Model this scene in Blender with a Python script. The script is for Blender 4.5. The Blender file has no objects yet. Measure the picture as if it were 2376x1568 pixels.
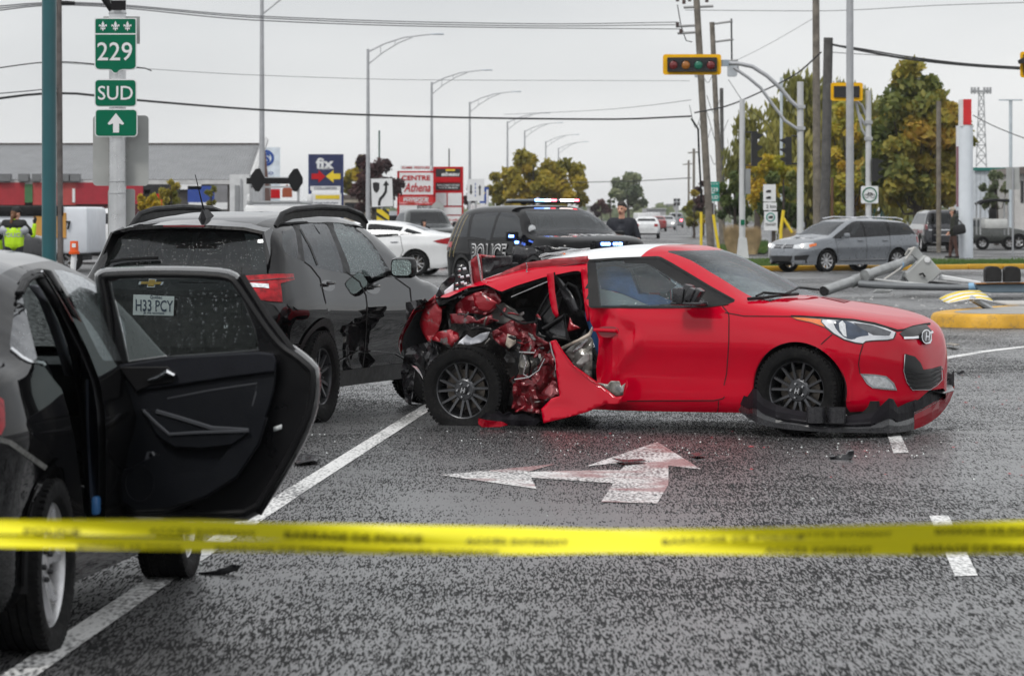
import bpy, bmesh, math, random
from mathutils import Vector, Matrix, noise
from mathutils.bvhtree import BVHTree
from mathutils.geometry import delaunay_2d_cdt, intersect_point_line
R = math.radians
SC = bpy.context.scene
COL = SC.collection
random.seed(7)
# ---------------------------------------------------------------- camera, world, sun, exposure
CAM_H = 1.6                      # eye height of the photographer
FP, CX, HY = 8353.0, 1188.0, 496.5   # focal length / principal column / horizon row, measured on the photo at 2376 px width
cam = bpy.data.objects.new('camera', bpy.data.cameras.new('camera'))
COL.objects.link(cam); SC.camera = cam
cam.location = (0, 0, CAM_H); cam.rotation_euler = (R(90), 0, 0)
cam.data.sensor_width = 36.0; cam.data.lens = 36.0 * FP / 2376.0
cam.data.shift_y = -(784.0 - HY) / 2376.0
cam.data.clip_start = 0.1; cam.data.clip_end = 6000
cam.data.dof.use_dof = True; cam.data.dof.focus_distance = 27.0; cam.data.dof.aperture_fstop = 8.0

W = bpy.data.worlds.new('World'); SC.world = W; W.use_nodes = True
def build_world():
 nt = W.node_tree; nt.nodes.clear()
 N, L = nt.nodes.new, nt.links.new
 out = N('ShaderNodeOutputWorld'); bg = N('ShaderNodeBackground')
 sky = N('ShaderNodeTexSky'); sky.sky_type = 'NISHITA'; sky.sun_disc = False
 sky.sun_elevation = R(48); sky.sun_rotation = R(200)
 sc = N('ShaderNodeVectorMath'); sc.operation = 'SCALE'; sc.inputs['Scale'].default_value = 0.09
 L(sky.outputs[0], sc.inputs[0])
 tc = N('ShaderNodeTexCoord')
 mp = N('ShaderNodeMapping'); mp.inputs['Scale'].default_value = (1, 1, 3.2)
 L(tc.outputs['Generated'], mp.inputs[0])
 n1 = N('ShaderNodeTexNoise'); n1.inputs['Scale'].default_value = 2.6; n1.inputs['Detail'].default_value = 6; n1.inputs['Roughness'].default_value = .5
 L(mp.outputs[0], n1.inputs['Vector'])
 rp = N('ShaderNodeValToRGB'); e = rp.color_ramp.elements
 e[0].position = .36; e[0].color = (.64, .655, .672, 1); e[1].position = .64; e[1].color = (.90, .905, .908, 1)
 L(n1.outputs[0], rp.inputs[0])
 sx = N('ShaderNodeSeparateXYZ'); L(tc.outputs['Generated'], sx.inputs[0])
 cl = N('ShaderNodeMath'); cl.operation = 'MULTIPLY_ADD'; cl.use_clamp = False
 mx0 = N('ShaderNodeMath'); mx0.operation = 'MAXIMUM'; mx0.inputs[1].default_value = 0; L(sx.outputs[2], mx0.inputs[0])
 L(mx0.outputs[0], cl.inputs[0]); cl.inputs[1].default_value = .40; cl.inputs[2].default_value = 1.0   # overcast sky: brighter towards the zenith
 ms = N('ShaderNodeVectorMath'); ms.operation = 'SCALE'
 L(rp.outputs[0], ms.inputs[0]); L(cl.outputs[0], ms.inputs['Scale'])
 mix = N('ShaderNodeMixRGB'); mix.inputs[0].default_value = .93
 L(sc.outputs[0], mix.inputs[1]); L(ms.outputs[0], mix.inputs[2])
 L(mix.outputs[0], bg.inputs[0]); bg.inputs[1].default_value = 1.0
 L(bg.outputs[0], out.inputs[0])
build_world()
sun = bpy.data.objects.new('sun', bpy.data.lights.new('sun', 'SUN')); COL.objects.link(sun)
sun.data.energy = 1.45; sun.data.angle = R(12); sun.data.color = (1, .97, .92)
sun.rotation_euler = (R(42), 0, R(-35))
vs = SC.view_settings
vs.view_transform = 'Standard'; vs.look = 'None'; vs.exposure = 0.1; vs.gamma = 1.0; vs.use_curve_mapping = False
SC.cycles.max_bounces = 8; SC.cycles.transparent_max_bounces = 24; SC.cycles.caustics_reflective = False; SC.cycles.caustics_refractive = False
SC.cycles.sample_clamp_indirect = 4.0; SC.cycles.use_denoising = True

# ---------------------------------------------------------------- measuring helpers (photo px at 2376 width -> metres)
def P(u, v, Y): return Vector(((u - CX) / FP * Y, Y, CAM_H - (v - HY) / FP * Y))
def GYv(v): return CAM_H * FP / (v - HY)
def G(u, v, z=0.0):
 Y = (CAM_H - z) * FP / (v - HY); return Vector(((u - CX) / FP * Y, Y, z))
def gx(u, Y, z=0.0): return Vector(((u - CX) / FP * Y, Y, z))
def zat(v, Y): return CAM_H - (v - HY) / FP * Y

# ---------------------------------------------------------------- materials
_M = {}
def newmat(name):
 m = bpy.data.materials.new(name); m.use_nodes = True
 nt = m.node_tree; b = nt.nodes['Principled BSDF']
 return m, nt, b
def mat(name, col=(.5, .5, .5), rough=.5, metal=0.0, coat=0.0, var=.12, vscale=3.0, bump=0.0, bscale=40.0, emit=None, estr=0.0, dirt=0.0, spec=.5, drops=0.0, rvar=.15, dscale=70.0, cior=1.4):
 if name in _M: return _M[name]
 m, nt, b = newmat(name)
 N, L = nt.nodes.new, nt.links.new
 tc = N('ShaderNodeTexCoord')
 n = N('ShaderNodeTexNoise'); n.inputs['Scale'].default_value = vscale; n.inputs['Detail'].default_value = 5
 L(tc.outputs['Object'], n.inputs['Vector'])
 rp = N('ShaderNodeMapRange'); rp.inputs[1].default_value = .3; rp.inputs[2].default_value = .7
 rp.inputs[3].default_value = 1 - var; rp.inputs[4].default_value = 1 + var
 L(n.outputs[0], rp.inputs[0])
 vm = N('ShaderNodeVectorMath'); vm.operation = 'SCALE'; vm.inputs[0].default_value = col[:3]
 L(rp.outputs[0], vm.inputs['Scale'])
 cout = vm.outputs[0]
 if dirt > 0:
  n2 = N('ShaderNodeTexNoise'); n2.inputs['Scale'].default_value = vscale * 2.7; n2.inputs['Detail'].default_value = 8; n2.inputs['Roughness'].default_value = .7
  L(tc.outputs['Object'], n2.inputs['Vector'])
  r2 = N('ShaderNodeMapRange'); r2.inputs[1].default_value = .52; r2.inputs[2].default_value = .78; r2.inputs[3].default_value = 0; r2.inputs[4].default_value = dirt
  L(n2.outputs[0], r2.inputs[0])
  mx = N('ShaderNodeMixRGB'); L(r2.outputs[0], mx.inputs[0]); L(cout, mx.inputs[1]); mx.inputs[2].default_value = (.09, .085, .075, 1)
  cout = mx.outputs[0]
 L(cout, b.inputs['Base Color'])
 rr = N('ShaderNodeMapRange'); rr.inputs[1].default_value = .3; rr.inputs[2].default_value = .7
 rr.inputs[3].default_value = max(.02, rough * (1 - rvar)); rr.inputs[4].default_value = min(1, rough * (1 + rvar))
 n3 = N('ShaderNodeTexNoise'); n3.inputs['Scale'].default_value = vscale * 3.1; n3.inputs['Detail'].default_value = 4
 L(tc.outputs['Object'], n3.inputs['Vector']); L(n3.outputs[0], rr.inputs[0]); L(rr.outputs[0], b.inputs['Roughness'])
 b.inputs['Metallic'].default_value = metal; b.inputs['Specular IOR Level'].default_value = spec
 if coat:
  b.inputs['Coat Weight'].default_value = coat; b.inputs['Coat Roughness'].default_value = .02; b.inputs['Coat IOR'].default_value = cior
 hsrc = None
 if bump > 0:
  nb = N('ShaderNodeTexNoise'); nb.inputs['Scale'].default_value = bscale; nb.inputs['Detail'].default_value = 6
  L(tc.outputs['Object'], nb.inputs['Vector']); hsrc = nb.outputs[0]; bs = bump
 if drops > 0:      # rain drops: raised beads at random cells
  vo = N('ShaderNodeTexVoronoi'); vo.inputs['Scale'].default_value = dscale; vo.inputs['Randomness'].default_value = 1
  L(tc.outputs['Object'], vo.inputs['Vector'])
  md = N('ShaderNodeMapRange'); md.inputs[1].default_value = .12; md.inputs[2].default_value = .34; md.inputs[3].default_value = 1; md.inputs[4].default_value = 0
  L(vo.outputs['Distance'], md.inputs[0])
  sp = N('ShaderNodeSeparateColor'); L(vo.outputs['Color'], sp.inputs[0])
  gt = N('ShaderNodeMath'); gt.operation = 'GREATER_THAN'; gt.inputs[1].default_value = .78; L(sp.outputs[0], gt.inputs[0])
  mu = N('ShaderNodeMath'); mu.operation = 'MULTIPLY'; L(md.outputs[0], mu.inputs[0]); L(gt.outputs[0], mu.inputs[1])
  hsrc = mu.outputs[0]; bs = drops
 if hsrc is not None:
  bp = N('ShaderNodeBump'); bp.inputs['Strength'].default_value = bs; bp.inputs['Distance'].default_value = .004 if drops else .01
  L(hsrc, bp.inputs['Height'])
  L(bp.outputs[0], b.inputs['Normal'])
  if coat and drops < .05: L(bp.outputs[0], b.inputs['Coat Normal'])
 if emit:
  b.inputs['Emission Color'].default_value = (*emit, 1); b.inputs['Emission Strength'].default_value = estr
 _M[name] = m; return m
def glassmat(name, tint=(.5, .55, .55), refl=1.0, rough=.02, drops=.0, dscale=60, wet=0.0, wetcol=(.55, .6, .62), tintdark=None):
 """thin window glass: tinted see-through sheet with a Fresnel mirror coat; wet = share of pale droplet film"""
 if name in _M: return _M[name]
 m = bpy.data.materials.new(name); m.use_nodes = True; nt = m.node_tree; nt.nodes.clear()
 N, L = nt.nodes.new, nt.links.new
 out = N('ShaderNodeOutputMaterial'); tr = N('ShaderNodeBsdfTransparent'); gl = N('ShaderNodeBsdfGlossy'); mx = N('ShaderNodeMixShader')
 tr.inputs[0].default_value = (*tint, 1); gl.inputs['Roughness'].default_value = rough; gl.inputs[0].default_value = (.95, .97, 1, 1)
 fr = N('ShaderNodeFresnel'); fr.inputs[0].default_value = 1.55
 ml = N('ShaderNodeMath'); ml.operation = 'MULTIPLY'; ml.inputs[1].default_value = refl; ml.use_clamp = True
 L(fr.outputs[0], ml.inputs[0]); L(ml.outputs[0], mx.inputs[0]); L(tr.outputs[0], mx.inputs[1]); L(gl.outputs[0], mx.inputs[2])
 tc = N('ShaderNodeTexCoord')
 last = mx.outputs[0]
 if drops > 0 or wet > 0:
  vo = N('ShaderNodeTexVoronoi'); vo.inputs['Scale'].default_value = dscale; L(tc.outputs['Object'], vo.inputs['Vector'])
  md = N('ShaderNodeMapRange'); md.inputs[1].default_value = .1; md.inputs[2].default_value = .38; md.inputs[3].default_value = 1; md.inputs[4].default_value = 0
  L(vo.outputs['Distance'], md.inputs[0])
  sp = N('ShaderNodeSeparateColor'); L(vo.outputs['Color'], sp.inputs[0])
  gt = N('ShaderNodeMath'); gt.operation = 'GREATER_THAN'; gt.inputs[1].default_value = .55; L(sp.outputs[0], gt.inputs[0])
  mu = N('ShaderNodeMath'); mu.operation = 'MULTIPLY'; L(md.outputs[0], mu.inputs[0]); L(gt.outputs[0], mu.inputs[1])
  bp = N('ShaderNodeBump'); bp.inputs['Strength'].default_value = max(drops, .2); bp.inputs['Distance'].default_value = .004
  L(mu.outputs[0], bp.inputs['Height']); L(bp.outputs[0], gl.inputs['Normal']); L(bp.outputs[0], fr.inputs['Normal'])
  if wet > 0:
   df = N('ShaderNodeBsdfTranslucent'); df.inputs[0].default_value = (*wetcol, 1)
   d2 = N('ShaderNodeBsdfDiffuse'); d2.inputs[0].default_value = (*wetcol, 1)
   ad = N('ShaderNodeMixShader'); ad.inputs[0].default_value = .5; L(df.outputs[0], ad.inputs[1]); L(d2.outputs[0], ad.inputs[2])
   n = N('ShaderNodeTexNoise'); n.inputs['Scale'].default_value = dscale * .6; n.inputs['Detail'].default_value = 5; L(tc.outputs['Object'], n.inputs['Vector'])
   mr = N('ShaderNodeMapRange'); mr.inputs[1].default_value = .3; mr.inputs[2].default_value = .7; mr.inputs[3].default_value = wet * .4; mr.inputs[4].default_value = min(1, wet * 1.6)
   L(n.outputs[0], mr.inputs[0])
   m2 = N('ShaderNodeMixShader'); L(mr.outputs[0], m2.inputs[0]); L(last, m2.inputs[1]); L(ad.outputs[0], m2.inputs[2]); last = m2.outputs[0]
 L(last, out.inputs[0]); _M[name] = m; return m
def leafmat(name, cols, trans=.25):
 if name in _M: return _M[name]
 m, nt, b = newmat(name); N, L = nt.nodes.new, nt.links.new
 ge = N('ShaderNodeNewGeometry'); rp = N('ShaderNodeValToRGB'); el = rp.color_ramp.elements
 while len(el) < len(cols): el.new(.5)
 for i, c in enumerate(cols): el[i].position = i / (len(cols) - 1); el[i].color = (*c, 1)
 at = N('ShaderNodeAttribute'); at.attribute_name = 'tone'
 ad = N('ShaderNodeMath'); ad.operation = 'MULTIPLY_ADD'; ad.inputs[1].default_value = .35; L(ge.outputs['Random Per Island'], ad.inputs[0]); L(at.outputs['Fac'], ad.inputs[2])
 L(ad.outputs[0], rp.inputs[0]); L(rp.outputs[0], b.inputs['Base Color'])
 b.inputs['Roughness'].default_value = .6
 tl = N('ShaderNodeBsdfTranslucent'); L(rp.outputs[0], tl.inputs[0]); mx = N('ShaderNodeMixShader'); mx.inputs[0].default_value = trans
 L(b.outputs[0], mx.inputs[1]); L(tl.outputs[0], mx.inputs[2]); L(mx.outputs[0], nt.nodes['Material Output'].inputs[0])
 _M[name] = m; return m

# ---------------------------------------------------------------- object helpers
def link(o, parent=None):
 COL.objects.link(o)
 if parent is not None: o.parent = parent
 return o
def mesh_obj(name, vs_, fs, m, parent=None, smooth=False, auto=None):
 me = bpy.data.meshes.new(name); me.from_pydata([tuple(v) for v in vs_], [], fs); me.update()
 if m is not None: me.materials.append(m)
 if smooth:
  me.polygons.foreach_set('use_smooth', [True] * len(me.polygons))
  if auto:
   try: me.set_sharp_from_angle(angle=R(auto))
   except Exception: pass
 return link(bpy.data.objects.new(name, me), parent)
def tag(o, label=None, cat=None, group=None, kind=None):
 if label: o['label'] = label
 if cat: o['category'] = cat
 if group: o['group'] = group
 if kind: o['kind'] = kind
 return o
def thing(name, loc, rz=0.0, label=None, cat=None, group=None):
 o = bpy.data.objects.new(name, None); COL.objects.link(o); o.location = loc; o.rotation_euler = (0, 0, rz); o.empty_display_size = .2
 return tag(o, label, cat, group)
def children(o): return [c for c in bpy.data.objects if c.parent == o]
def copy_tree(o, parent=None):
 c = o.copy(); COL.objects.link(c)
 if parent is not None: c.parent = parent
 for ch in children(o): copy_tree(ch, c)
 return c
class MB:
 """collects boxes, tubes, prisms ... and builds ONE mesh object"""
 def __init__(s): s.v = []; s.f = []
 def add(s, vs_, fs):
  o = len(s.v); s.v += [Vector(v) for v in vs_]; s.f += [tuple(i + o for i in f) for f in fs]; return s
 def box(s, c, d, rz=0.0, M=None, taper=1.0):
  x, y, z = d[0] / 2, d[1] / 2, d[2] / 2
  vs_ = [Vector((sx * x * (taper if sz > 0 else 1), sy * y * (taper if sz > 0 else 1), sz * z)) for sz in (-1, 1) for sx, sy in ((-1, -1), (1, -1), (1, 1), (-1, 1))]
  rot = Matrix.Rotation(rz, 3, 'Z') if M is None else M
  return s.add([rot @ v + Vector(c) for v in vs_], [(3, 2, 1, 0), (4, 5, 6, 7), (0, 1, 5, 4), (1, 2, 6, 5), (2, 3, 7, 6), (3, 0, 4, 7)])
 def rbox(s, c, d, r=.02, M=None):
  """box with chamfered edges (24 verts)"""
  x, y, z = d[0] / 2, d[1] / 2, d[2] / 2; r = min(r, x * .9, y * .9, z * .9)
  bm = bmesh.new(); bmesh.ops.create_cube(bm, size=1)
  for v in bm.verts: v.co = Vector((v.co.x * d[0], v.co.y * d[1], v.co.z * d[2]))
  bmesh.ops.bevel(bm, geom=bm.edges[:], offset=r, segments=2, affect='EDGES', profile=.5)
  bm.verts.index_update(); T = M if M is not None else Matrix.Identity(3)
  vs_ = [T @ v.co + Vector(c) for v in bm.verts]; fs = [[v.index for v in f.verts] for f in bm.faces]; bm.free()
  return s.add(vs_, fs)
 def tube(s, pts, r, n=10, caps=True, closed=False):
  pts = [Vector(p) for p in pts]; k = len(pts); rs = r if isinstance(r, (list, tuple)) else [r] * k
  vs_ = []; up = None
  for i, p in enumerate(pts):
   if closed: t = (pts[(i + 1) % k] - pts[i - 1])
   else: t = (pts[min(i + 1, k - 1)] - pts[max(i - 1, 0)])
   t = t.normalized() if t.length > 1e-9 else Vector((0, 0, 1))
   if up is None:
    a = Vector((0, 0, 1)) if abs(t.z) < .9 else Vector((1, 0, 0)); up = (a - t * a.dot(t)).normalized()
   else:
    up = up - t * up.dot(t); up = up.normalized() if up.length > 1e-6 else t.orthogonal().normalized()
   w = t.cross(up)
   for j in range(n):
    a = 2 * math.pi * j / n; vs_.append(p + (up * math.cos(a) + w * math.sin(a)) * rs[i])
  fs = []
  for i in range(k if closed else k - 1):
   a, b = i * n, ((i + 1) % k) * n
   for j in range(n): fs.append((a + j, a + (j + 1) % n, b + (j + 1) % n, b + j))
  if caps and not closed: fs += [tuple(reversed(range(n))), tuple(range((k - 1) * n, k * n))]
  return s.add(vs_, fs)
 def lathe(s, prof, c=(0, 0, 0), n=32, M=None, close=False):
  """prof = [(radius, height)] round local Z"""
  T = M if M is not None else Matrix.Identity(3); vs_ = []
  for r, h in prof:
   for j in range(n):
    a = 2 * math.pi * j / n; vs_.append(T @ Vector((r * math.cos(a), r * math.sin(a), h)) + Vector(c))
  fs = []; k = len(prof)
  for i in range(k if close else k - 1):
   a, b = i * n, ((i + 1) % k) * n
   for j in range(n): fs.append((a + j, a + (j + 1) % n, b + (j + 1) % n, b + j))
  if not close:
   if prof[0][0] > 1e-6: fs.append(tuple(reversed(range(n))))
   if prof[-1][0] > 1e-6: fs.append(tuple(range((k - 1) * n, k * n)))
  return s.add(vs_, fs)
 def prism(s, poly, o, ex, ey, t):
  """polygon given in (ex, ey) axes at origin o, extruded by vector t"""
  o, ex, ey, t = Vector(o), Vector(ex), Vector(ey), Vector(t); n = len(poly)
  a = [o + ex * p[0] + ey * p[1] for p in poly]
  return s.add(a + [p + t for p in a], [tuple(range(n)), tuple(reversed(range(n, 2 * n)))] + [((i + 1) % n, i, n + i, n + (i + 1) % n) for i in range(n)])
 def ring(s, outer, inner, o, ex, ey, t):
  o, ex, ey, t = Vector(o), Vector(ex), Vector(ey), Vector(t); n = len(outer)
  f = lambda pl, d: [o + ex * p[0] + ey * p[1] + d for p in pl]
  z = Vector((0, 0, 0)); vs_ = f(outer, z) + f(inner, z) + f(outer, t) + f(inner, t); fs = []
  for i in range(n):
   j = (i + 1) % n
   fs += [(i, j, n + j, n + i), (2 * n + i, 3 * n + i, 3 * n + j, 2 * n + j), (i, 2 * n + i, 2 * n + j, j), (n + i, n + j, 3 * n + j, 3 * n + i)]
  return s.add(vs_, fs)
 def build(s, name, m, parent=None, smooth=False, auto=35):
  o = mesh_obj(name, s.v, s.f, m, parent, smooth, auto if smooth else None)
  bm = bmesh.new(); bm.from_mesh(o.data); bmesh.ops.recalc_face_normals(bm, faces=bm.faces[:]); bm.to_mesh(o.data); bm.free()
  return o
def arc(cx, cy, r, a0, a1, n=8): return [(cx + r * math.cos(a0 + (a1 - a0) * i / n), cy + r * math.sin(a0 + (a1 - a0) * i / n)) for i in range(n + 1)]
def rrect(w, h, r, n=4, cx=0, cy=0):
 p = []
 for sx, sy, a in ((1, 1, 0), (-1, 1, 90), (-1, -1, 180), (1, -1, 270)):
  p += [(cx + q[0], cy + q[1]) for q in arc(sx * (w / 2 - r), sy * (h / 2 - r), r, R(a), R(a + 90), n)]
 return p
def circ(r, n=24, cx=0, cy=0): return [(cx + r * math.cos(2 * math.pi * i / n), cy + r * math.sin(2 * math.pi * i / n)) for i in range(n)]
def text_mesh(s, size=1.0, bold=0.0, sx=1.0, align='CENTER', spacing=1.0, shear=0.0):
 """returns (verts2d, faces) of lettering centred on 0,0; cap height about 0.7*size"""
 cu = bpy.data.curves.new('lettering', 'FONT'); cu.body = s; cu.size = size; cu.align_x = align; cu.align_y = 'CENTER'; cu.offset = bold; cu.space_character = spacing; cu.shear = shear
 cu.resolution_u = 3
 ob = bpy.data.objects.new('lettering', cu); COL.objects.link(ob)
 dg = bpy.context.evaluated_depsgraph_get(); me = bpy.data.meshes.new_from_object(ob.evaluated_get(dg))
 v = [(p.co.x * sx, p.co.y) for p in me.vertices]; f = [tuple(p.vertices) for p in me.polygons]
 bpy.data.objects.remove(ob); bpy.data.curves.remove(cu); bpy.data.meshes.remove(me)
 return v, f
def flat_text(mb, s, o, ex, ey, nrm, size, bold=0.0, sx=1.0, width=None, spacing=1.0, shear=0.0, align='CENTER'):
 """lettering lying on a plane, a hair proud of it"""
 v, f = text_mesh(s, size, bold, sx, align, spacing, shear)
 if not v: return mb
 if width:
  w = max(p[0] for p in v) - min(p[0] for p in v); k = width / w; v = [(p[0] * k, p[1]) for p in v]
 yc = (max(p[1] for p in v) + min(p[1] for p in v)) / 2
 o, ex, ey, nrm = Vector(o), Vector(ex), Vector(ey), Vector(nrm)
 return mb.add([o + ex * p[0] + ey * (p[1] - yc) + nrm for p in v], f)
def lerp(a, b, t): return a + (b - a) * t
def pchip(keys):
 """monotone cubic through [(x, y)]"""
 xs = [k[0] for k in keys]; ys = [k[1] for k in keys]; n = len(xs)
 if n == 1: return lambda x: ys[0]
 h = [xs[i + 1] - xs[i] for i in range(n - 1)]; d = [(ys[i + 1] - ys[i]) / h[i] for i in range(n - 1)]
 m = [d[0]] + [0 if d[i - 1] * d[i] <= 0 else 2 * d[i - 1] * d[i] / (d[i - 1] + d[i]) for i in range(1, n - 1)] + [d[-1]]
 def f(x):
  if x <= xs[0]: return ys[0]
  if x >= xs[-1]: return ys[-1]
  i = 0
  while x > xs[i + 1]: i += 1
  t = (x - xs[i]) / h[i]; t2, t3 = t * t, t * t * t
  return (2 * t3 - 3 * t2 + 1) * ys[i] + (t3 - 2 * t2 + t) * h[i] * m[i] + (-2 * t3 + 3 * t2) * ys[i + 1] + (t3 - t2) * h[i] * m[i + 1]
 return f
def inpoly(x, y, poly):
 c = False; j = len(poly) - 1
 for i in range(len(poly)):
  xi, yi = poly[i]; xj, yj = poly[j]
  if (yi > y) != (yj > y) and x < (xj - xi) * (y - yi) / (yj - yi) + xi: c = not c
  j = i
 return c
def smooth_poly(pts, it=2):
 """Chaikin corner cutting of a closed outline"""
 for _ in range(it):
  q = []
  for i in range(len(pts)):
   a, b = pts[i], pts[(i + 1) % len(pts)]
   q += [(a[0] * .75 + b[0] * .25, a[1] * .75 + b[1] * .25), (a[0] * .25 + b[0] * .75, a[1] * .25 + b[1] * .75)]
  pts = q
 return pts
def resample(pts, step, closed=True):
 out = []; n = len(pts)
 for i in range(n if closed else n - 1):
  a, b = Vector(pts[i]), Vector(pts[(i + 1) % n]); k = max(1, int((b - a).length / step + .5))
  out += [tuple(a.lerp(b, j / k)) for j in range(k)]
 if not closed: out.append(tuple(pts[-1]))
 return out
def fill(poly, step):
 """triangulated 2-D region with inner points: (pts, tris, boundary count)"""
 b = resample(poly, step); nb = len(b)
 x0, x1 = min(p[0] for p in b), max(p[0] for p in b); y0, y1 = min(p[1] for p in b), max(p[1] for p in b)
 pts = list(b); y = y0 + step / 2; row = 0
 while y < y1:
  x = x0 + step / 2 + (step / 2 if row % 2 else 0)
  while x < x1:
   if inpoly(x, y, b) and min((x - p[0]) ** 2 + (y - p[1]) ** 2 for p in b) > (step * .45) ** 2: pts.append((x, y))
   x += step
  y += step * .87; row += 1
 r = delaunay_2d_cdt([Vector(p) for p in pts], [(i, (i + 1) % nb) for i in range(nb)], [], 1, 1e-7)
 return [tuple(v) for v in r[0]], [tuple(f) for f in r[2]], nb
# ---------------------------------------------------------------- vehicle kit: a lofted shell, cut into real parts
def superell(y0, H, zb, n, tum, k=22):
 raw = []
 for i in range(121):
  a = math.pi / 2 * i / 120; c, s_ = math.cos(a), math.sin(a)
  yy = max(c, 0) ** (2 / n); zz = max(s_, 0) ** (2 / n)
  raw.append((max(0.0, y0 - tum * H * zz) * yy, zb + H * zz))
 d = [0.0]
 for i in range(1, len(raw)): d.append(d[-1] + math.hypot(raw[i][0] - raw[i - 1][0], raw[i][1] - raw[i - 1][1]))
 out = []; j = 0
 for i in range(k + 1):
  t = d[-1] * i / k
  while j < len(d) - 2 and d[j + 1] < t: j += 1
  q = (t - d[j]) / max(1e-9, d[j + 1] - d[j]); out.append((lerp(raw[j][0], raw[j + 1][0], q), lerp(raw[j][1], raw[j + 1][1], q)))
 return out
class Car:
 def __init__(s, name, loc, rz, label, cat, spec, paint, group=None, res=.03, tilt=(0, 0)):
  s.root = thing(name, loc, rz, label, cat, group); s.root.rotation_euler = (tilt[0], tilt[1], rz)
  s.Mw = Matrix.Translation(Vector(loc)) @ s.root.rotation_euler.to_matrix().to_4x4(); s.Mi = s.Mw.inverted()
  s.cam = s.Mi @ Vector((0, 0, CAM_H)); s.paint = paint
  top, belt, sill, wid = (pchip(spec[k]) for k in ('top', 'belt', 'sill', 'width'))
  s.top, s.belt, s.sill, s.wid = top, belt, sill, wid
  prof = pchip(spec.get('prof', [(0, .93), (.14, .975), (.45, 1.0), (.72, .99), (1, .955)]))
  tum = spec.get('tum', .38); sq = spec.get('sq', 5.5); hsq = spec.get('hsq', 3.0); x0, x1 = spec['top'][0][0], spec['top'][-1][0]
  nl, nu = spec.get('nl', 18), spec.get('nu', 24)
  xs = []; E = .30
  for i in range(14): xs.append(x0 + E * (1 - math.cos(math.pi / 2 * i / 14)))
  m = int((x1 - x0 - 2 * E) / res); xs += [x0 + E + (x1 - x0 - 2 * E) * i / m for i in range(m + 1)]
  for i in range(13, -1, -1): xs.append(x1 - E * (1 - math.cos(math.pi / 2 * i / 14)))
  s.V = []; s.F = []; nh = nl + nu + 1
  for x in xs:
   zt, zb, zs, w = top(x), belt(x), sill(x), wid(x)
   zb = min(zb, zt - .012); zs = min(zs, zb - .02); H = zt - zb
   half = [(w * prof(i / nl), zs + (zb - zs) * i / nl) for i in range(nl)]
   n = lerp(hsq, sq, min(1, max(0, (H - .1) / .3))); half += superell(w * prof(1), H, zb, n, tum, nu)
   ring = [Vector((x, -y, z)) for y, z in half] + [Vector((x, y, z)) for y, z in reversed(half[:-1])]
   s.V += ring; k = len(ring)
  s.k = k
  for i in range(len(xs) - 1):
   for j in range(k - 1): s.F.append((i * k + j, i * k + j + 1, (i + 1) * k + j + 1, (i + 1) * k + j))
  s.F.append(tuple(range(k))); b = (len(xs) - 1) * k; s.F.append(tuple(reversed(range(b, b + k))))
  s.tags = ['body'] * len(s.F); s.bvh = BVHTree.FromPolygons(s.V, s.F)
  s.fix_normals()
 def fix_normals(s):
  s.N = []
  for f in s.F:
   a, b, c = s.V[f[0]], s.V[f[1]], s.V[f[len(f) // 2]]; s.N.append((b - a).cross(c - a).normalized() if (b - a).cross(c - a).length > 1e-12 else Vector((0, 0, 1)))
  i = min(range(len(s.F)), key=lambda q: s.V[s.F[q][0]].y)
  if s.N[i].y > 0: s.F = [tuple(reversed(f)) for f in s.F]; s.N = [-n for n in s.N]
 # --- views: 'R','L' side (x,z); 'F','B' front/back (y,z); 'T' top (x,y); 'px' photo pixels
 def to2(s, view, p):
  if view in 'RL': return (p.x, p.z)
  if view in 'FB': return (p.y, p.z)
  if view == 'T': return (p.x, p.y)
  q = s.Mw @ p; return (CX + FP * q.x / q.y, HY - FP * (q.z - CAM_H) / q.y)
 def ray(s, view, a, b):
  if view == 'R': return Vector((a, -4, b)), Vector((0, 1, 0))
  if view == 'L': return Vector((a, 4, b)), Vector((0, -1, 0))
  if view == 'F': return Vector((6, a, b)), Vector((-1, 0, 0))
  if view == 'B': return Vector((-6, a, b)), Vector((1, 0, 0))
  if view == 'T': return Vector((a, b, 4)), Vector((0, 0, -1))
  d = s.Mi.to_3x3() @ Vector(((a - CX) / FP, 1, -(b - HY) / FP)); return s.cam, d.normalized()
 def cast(s, view, a, b, off=0.0):
  o, d = s.ray(view, a, b); h = s.bvh.ray_cast(o, d)
  if h[0] is None:
   # nearest place on the shell to that line of sight
   t0 = -o.dot(d); best = None
   for k in range(-12, 13):
    q = s.bvh.find_nearest(o + d * (t0 + k * .12))
    if q[0] is not None and (best is None or q[3] < best[3]): best = q
   h = best
  n = h[1]
  if n.dot(d) > 0: n = -n
  return h[0] + n * off
 def visible(s, view, i):
  n = s.N[i]
  if view == 'R': return n.y < .05
  if view == 'L': return n.y > -.05
  if view == 'F': return n.x > .02
  if view == 'B': return n.x < -.02
  if view == 'T': return n.z > .02
  return n.dot(s.V[s.F[i][0]] - s.cam) < 0
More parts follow.
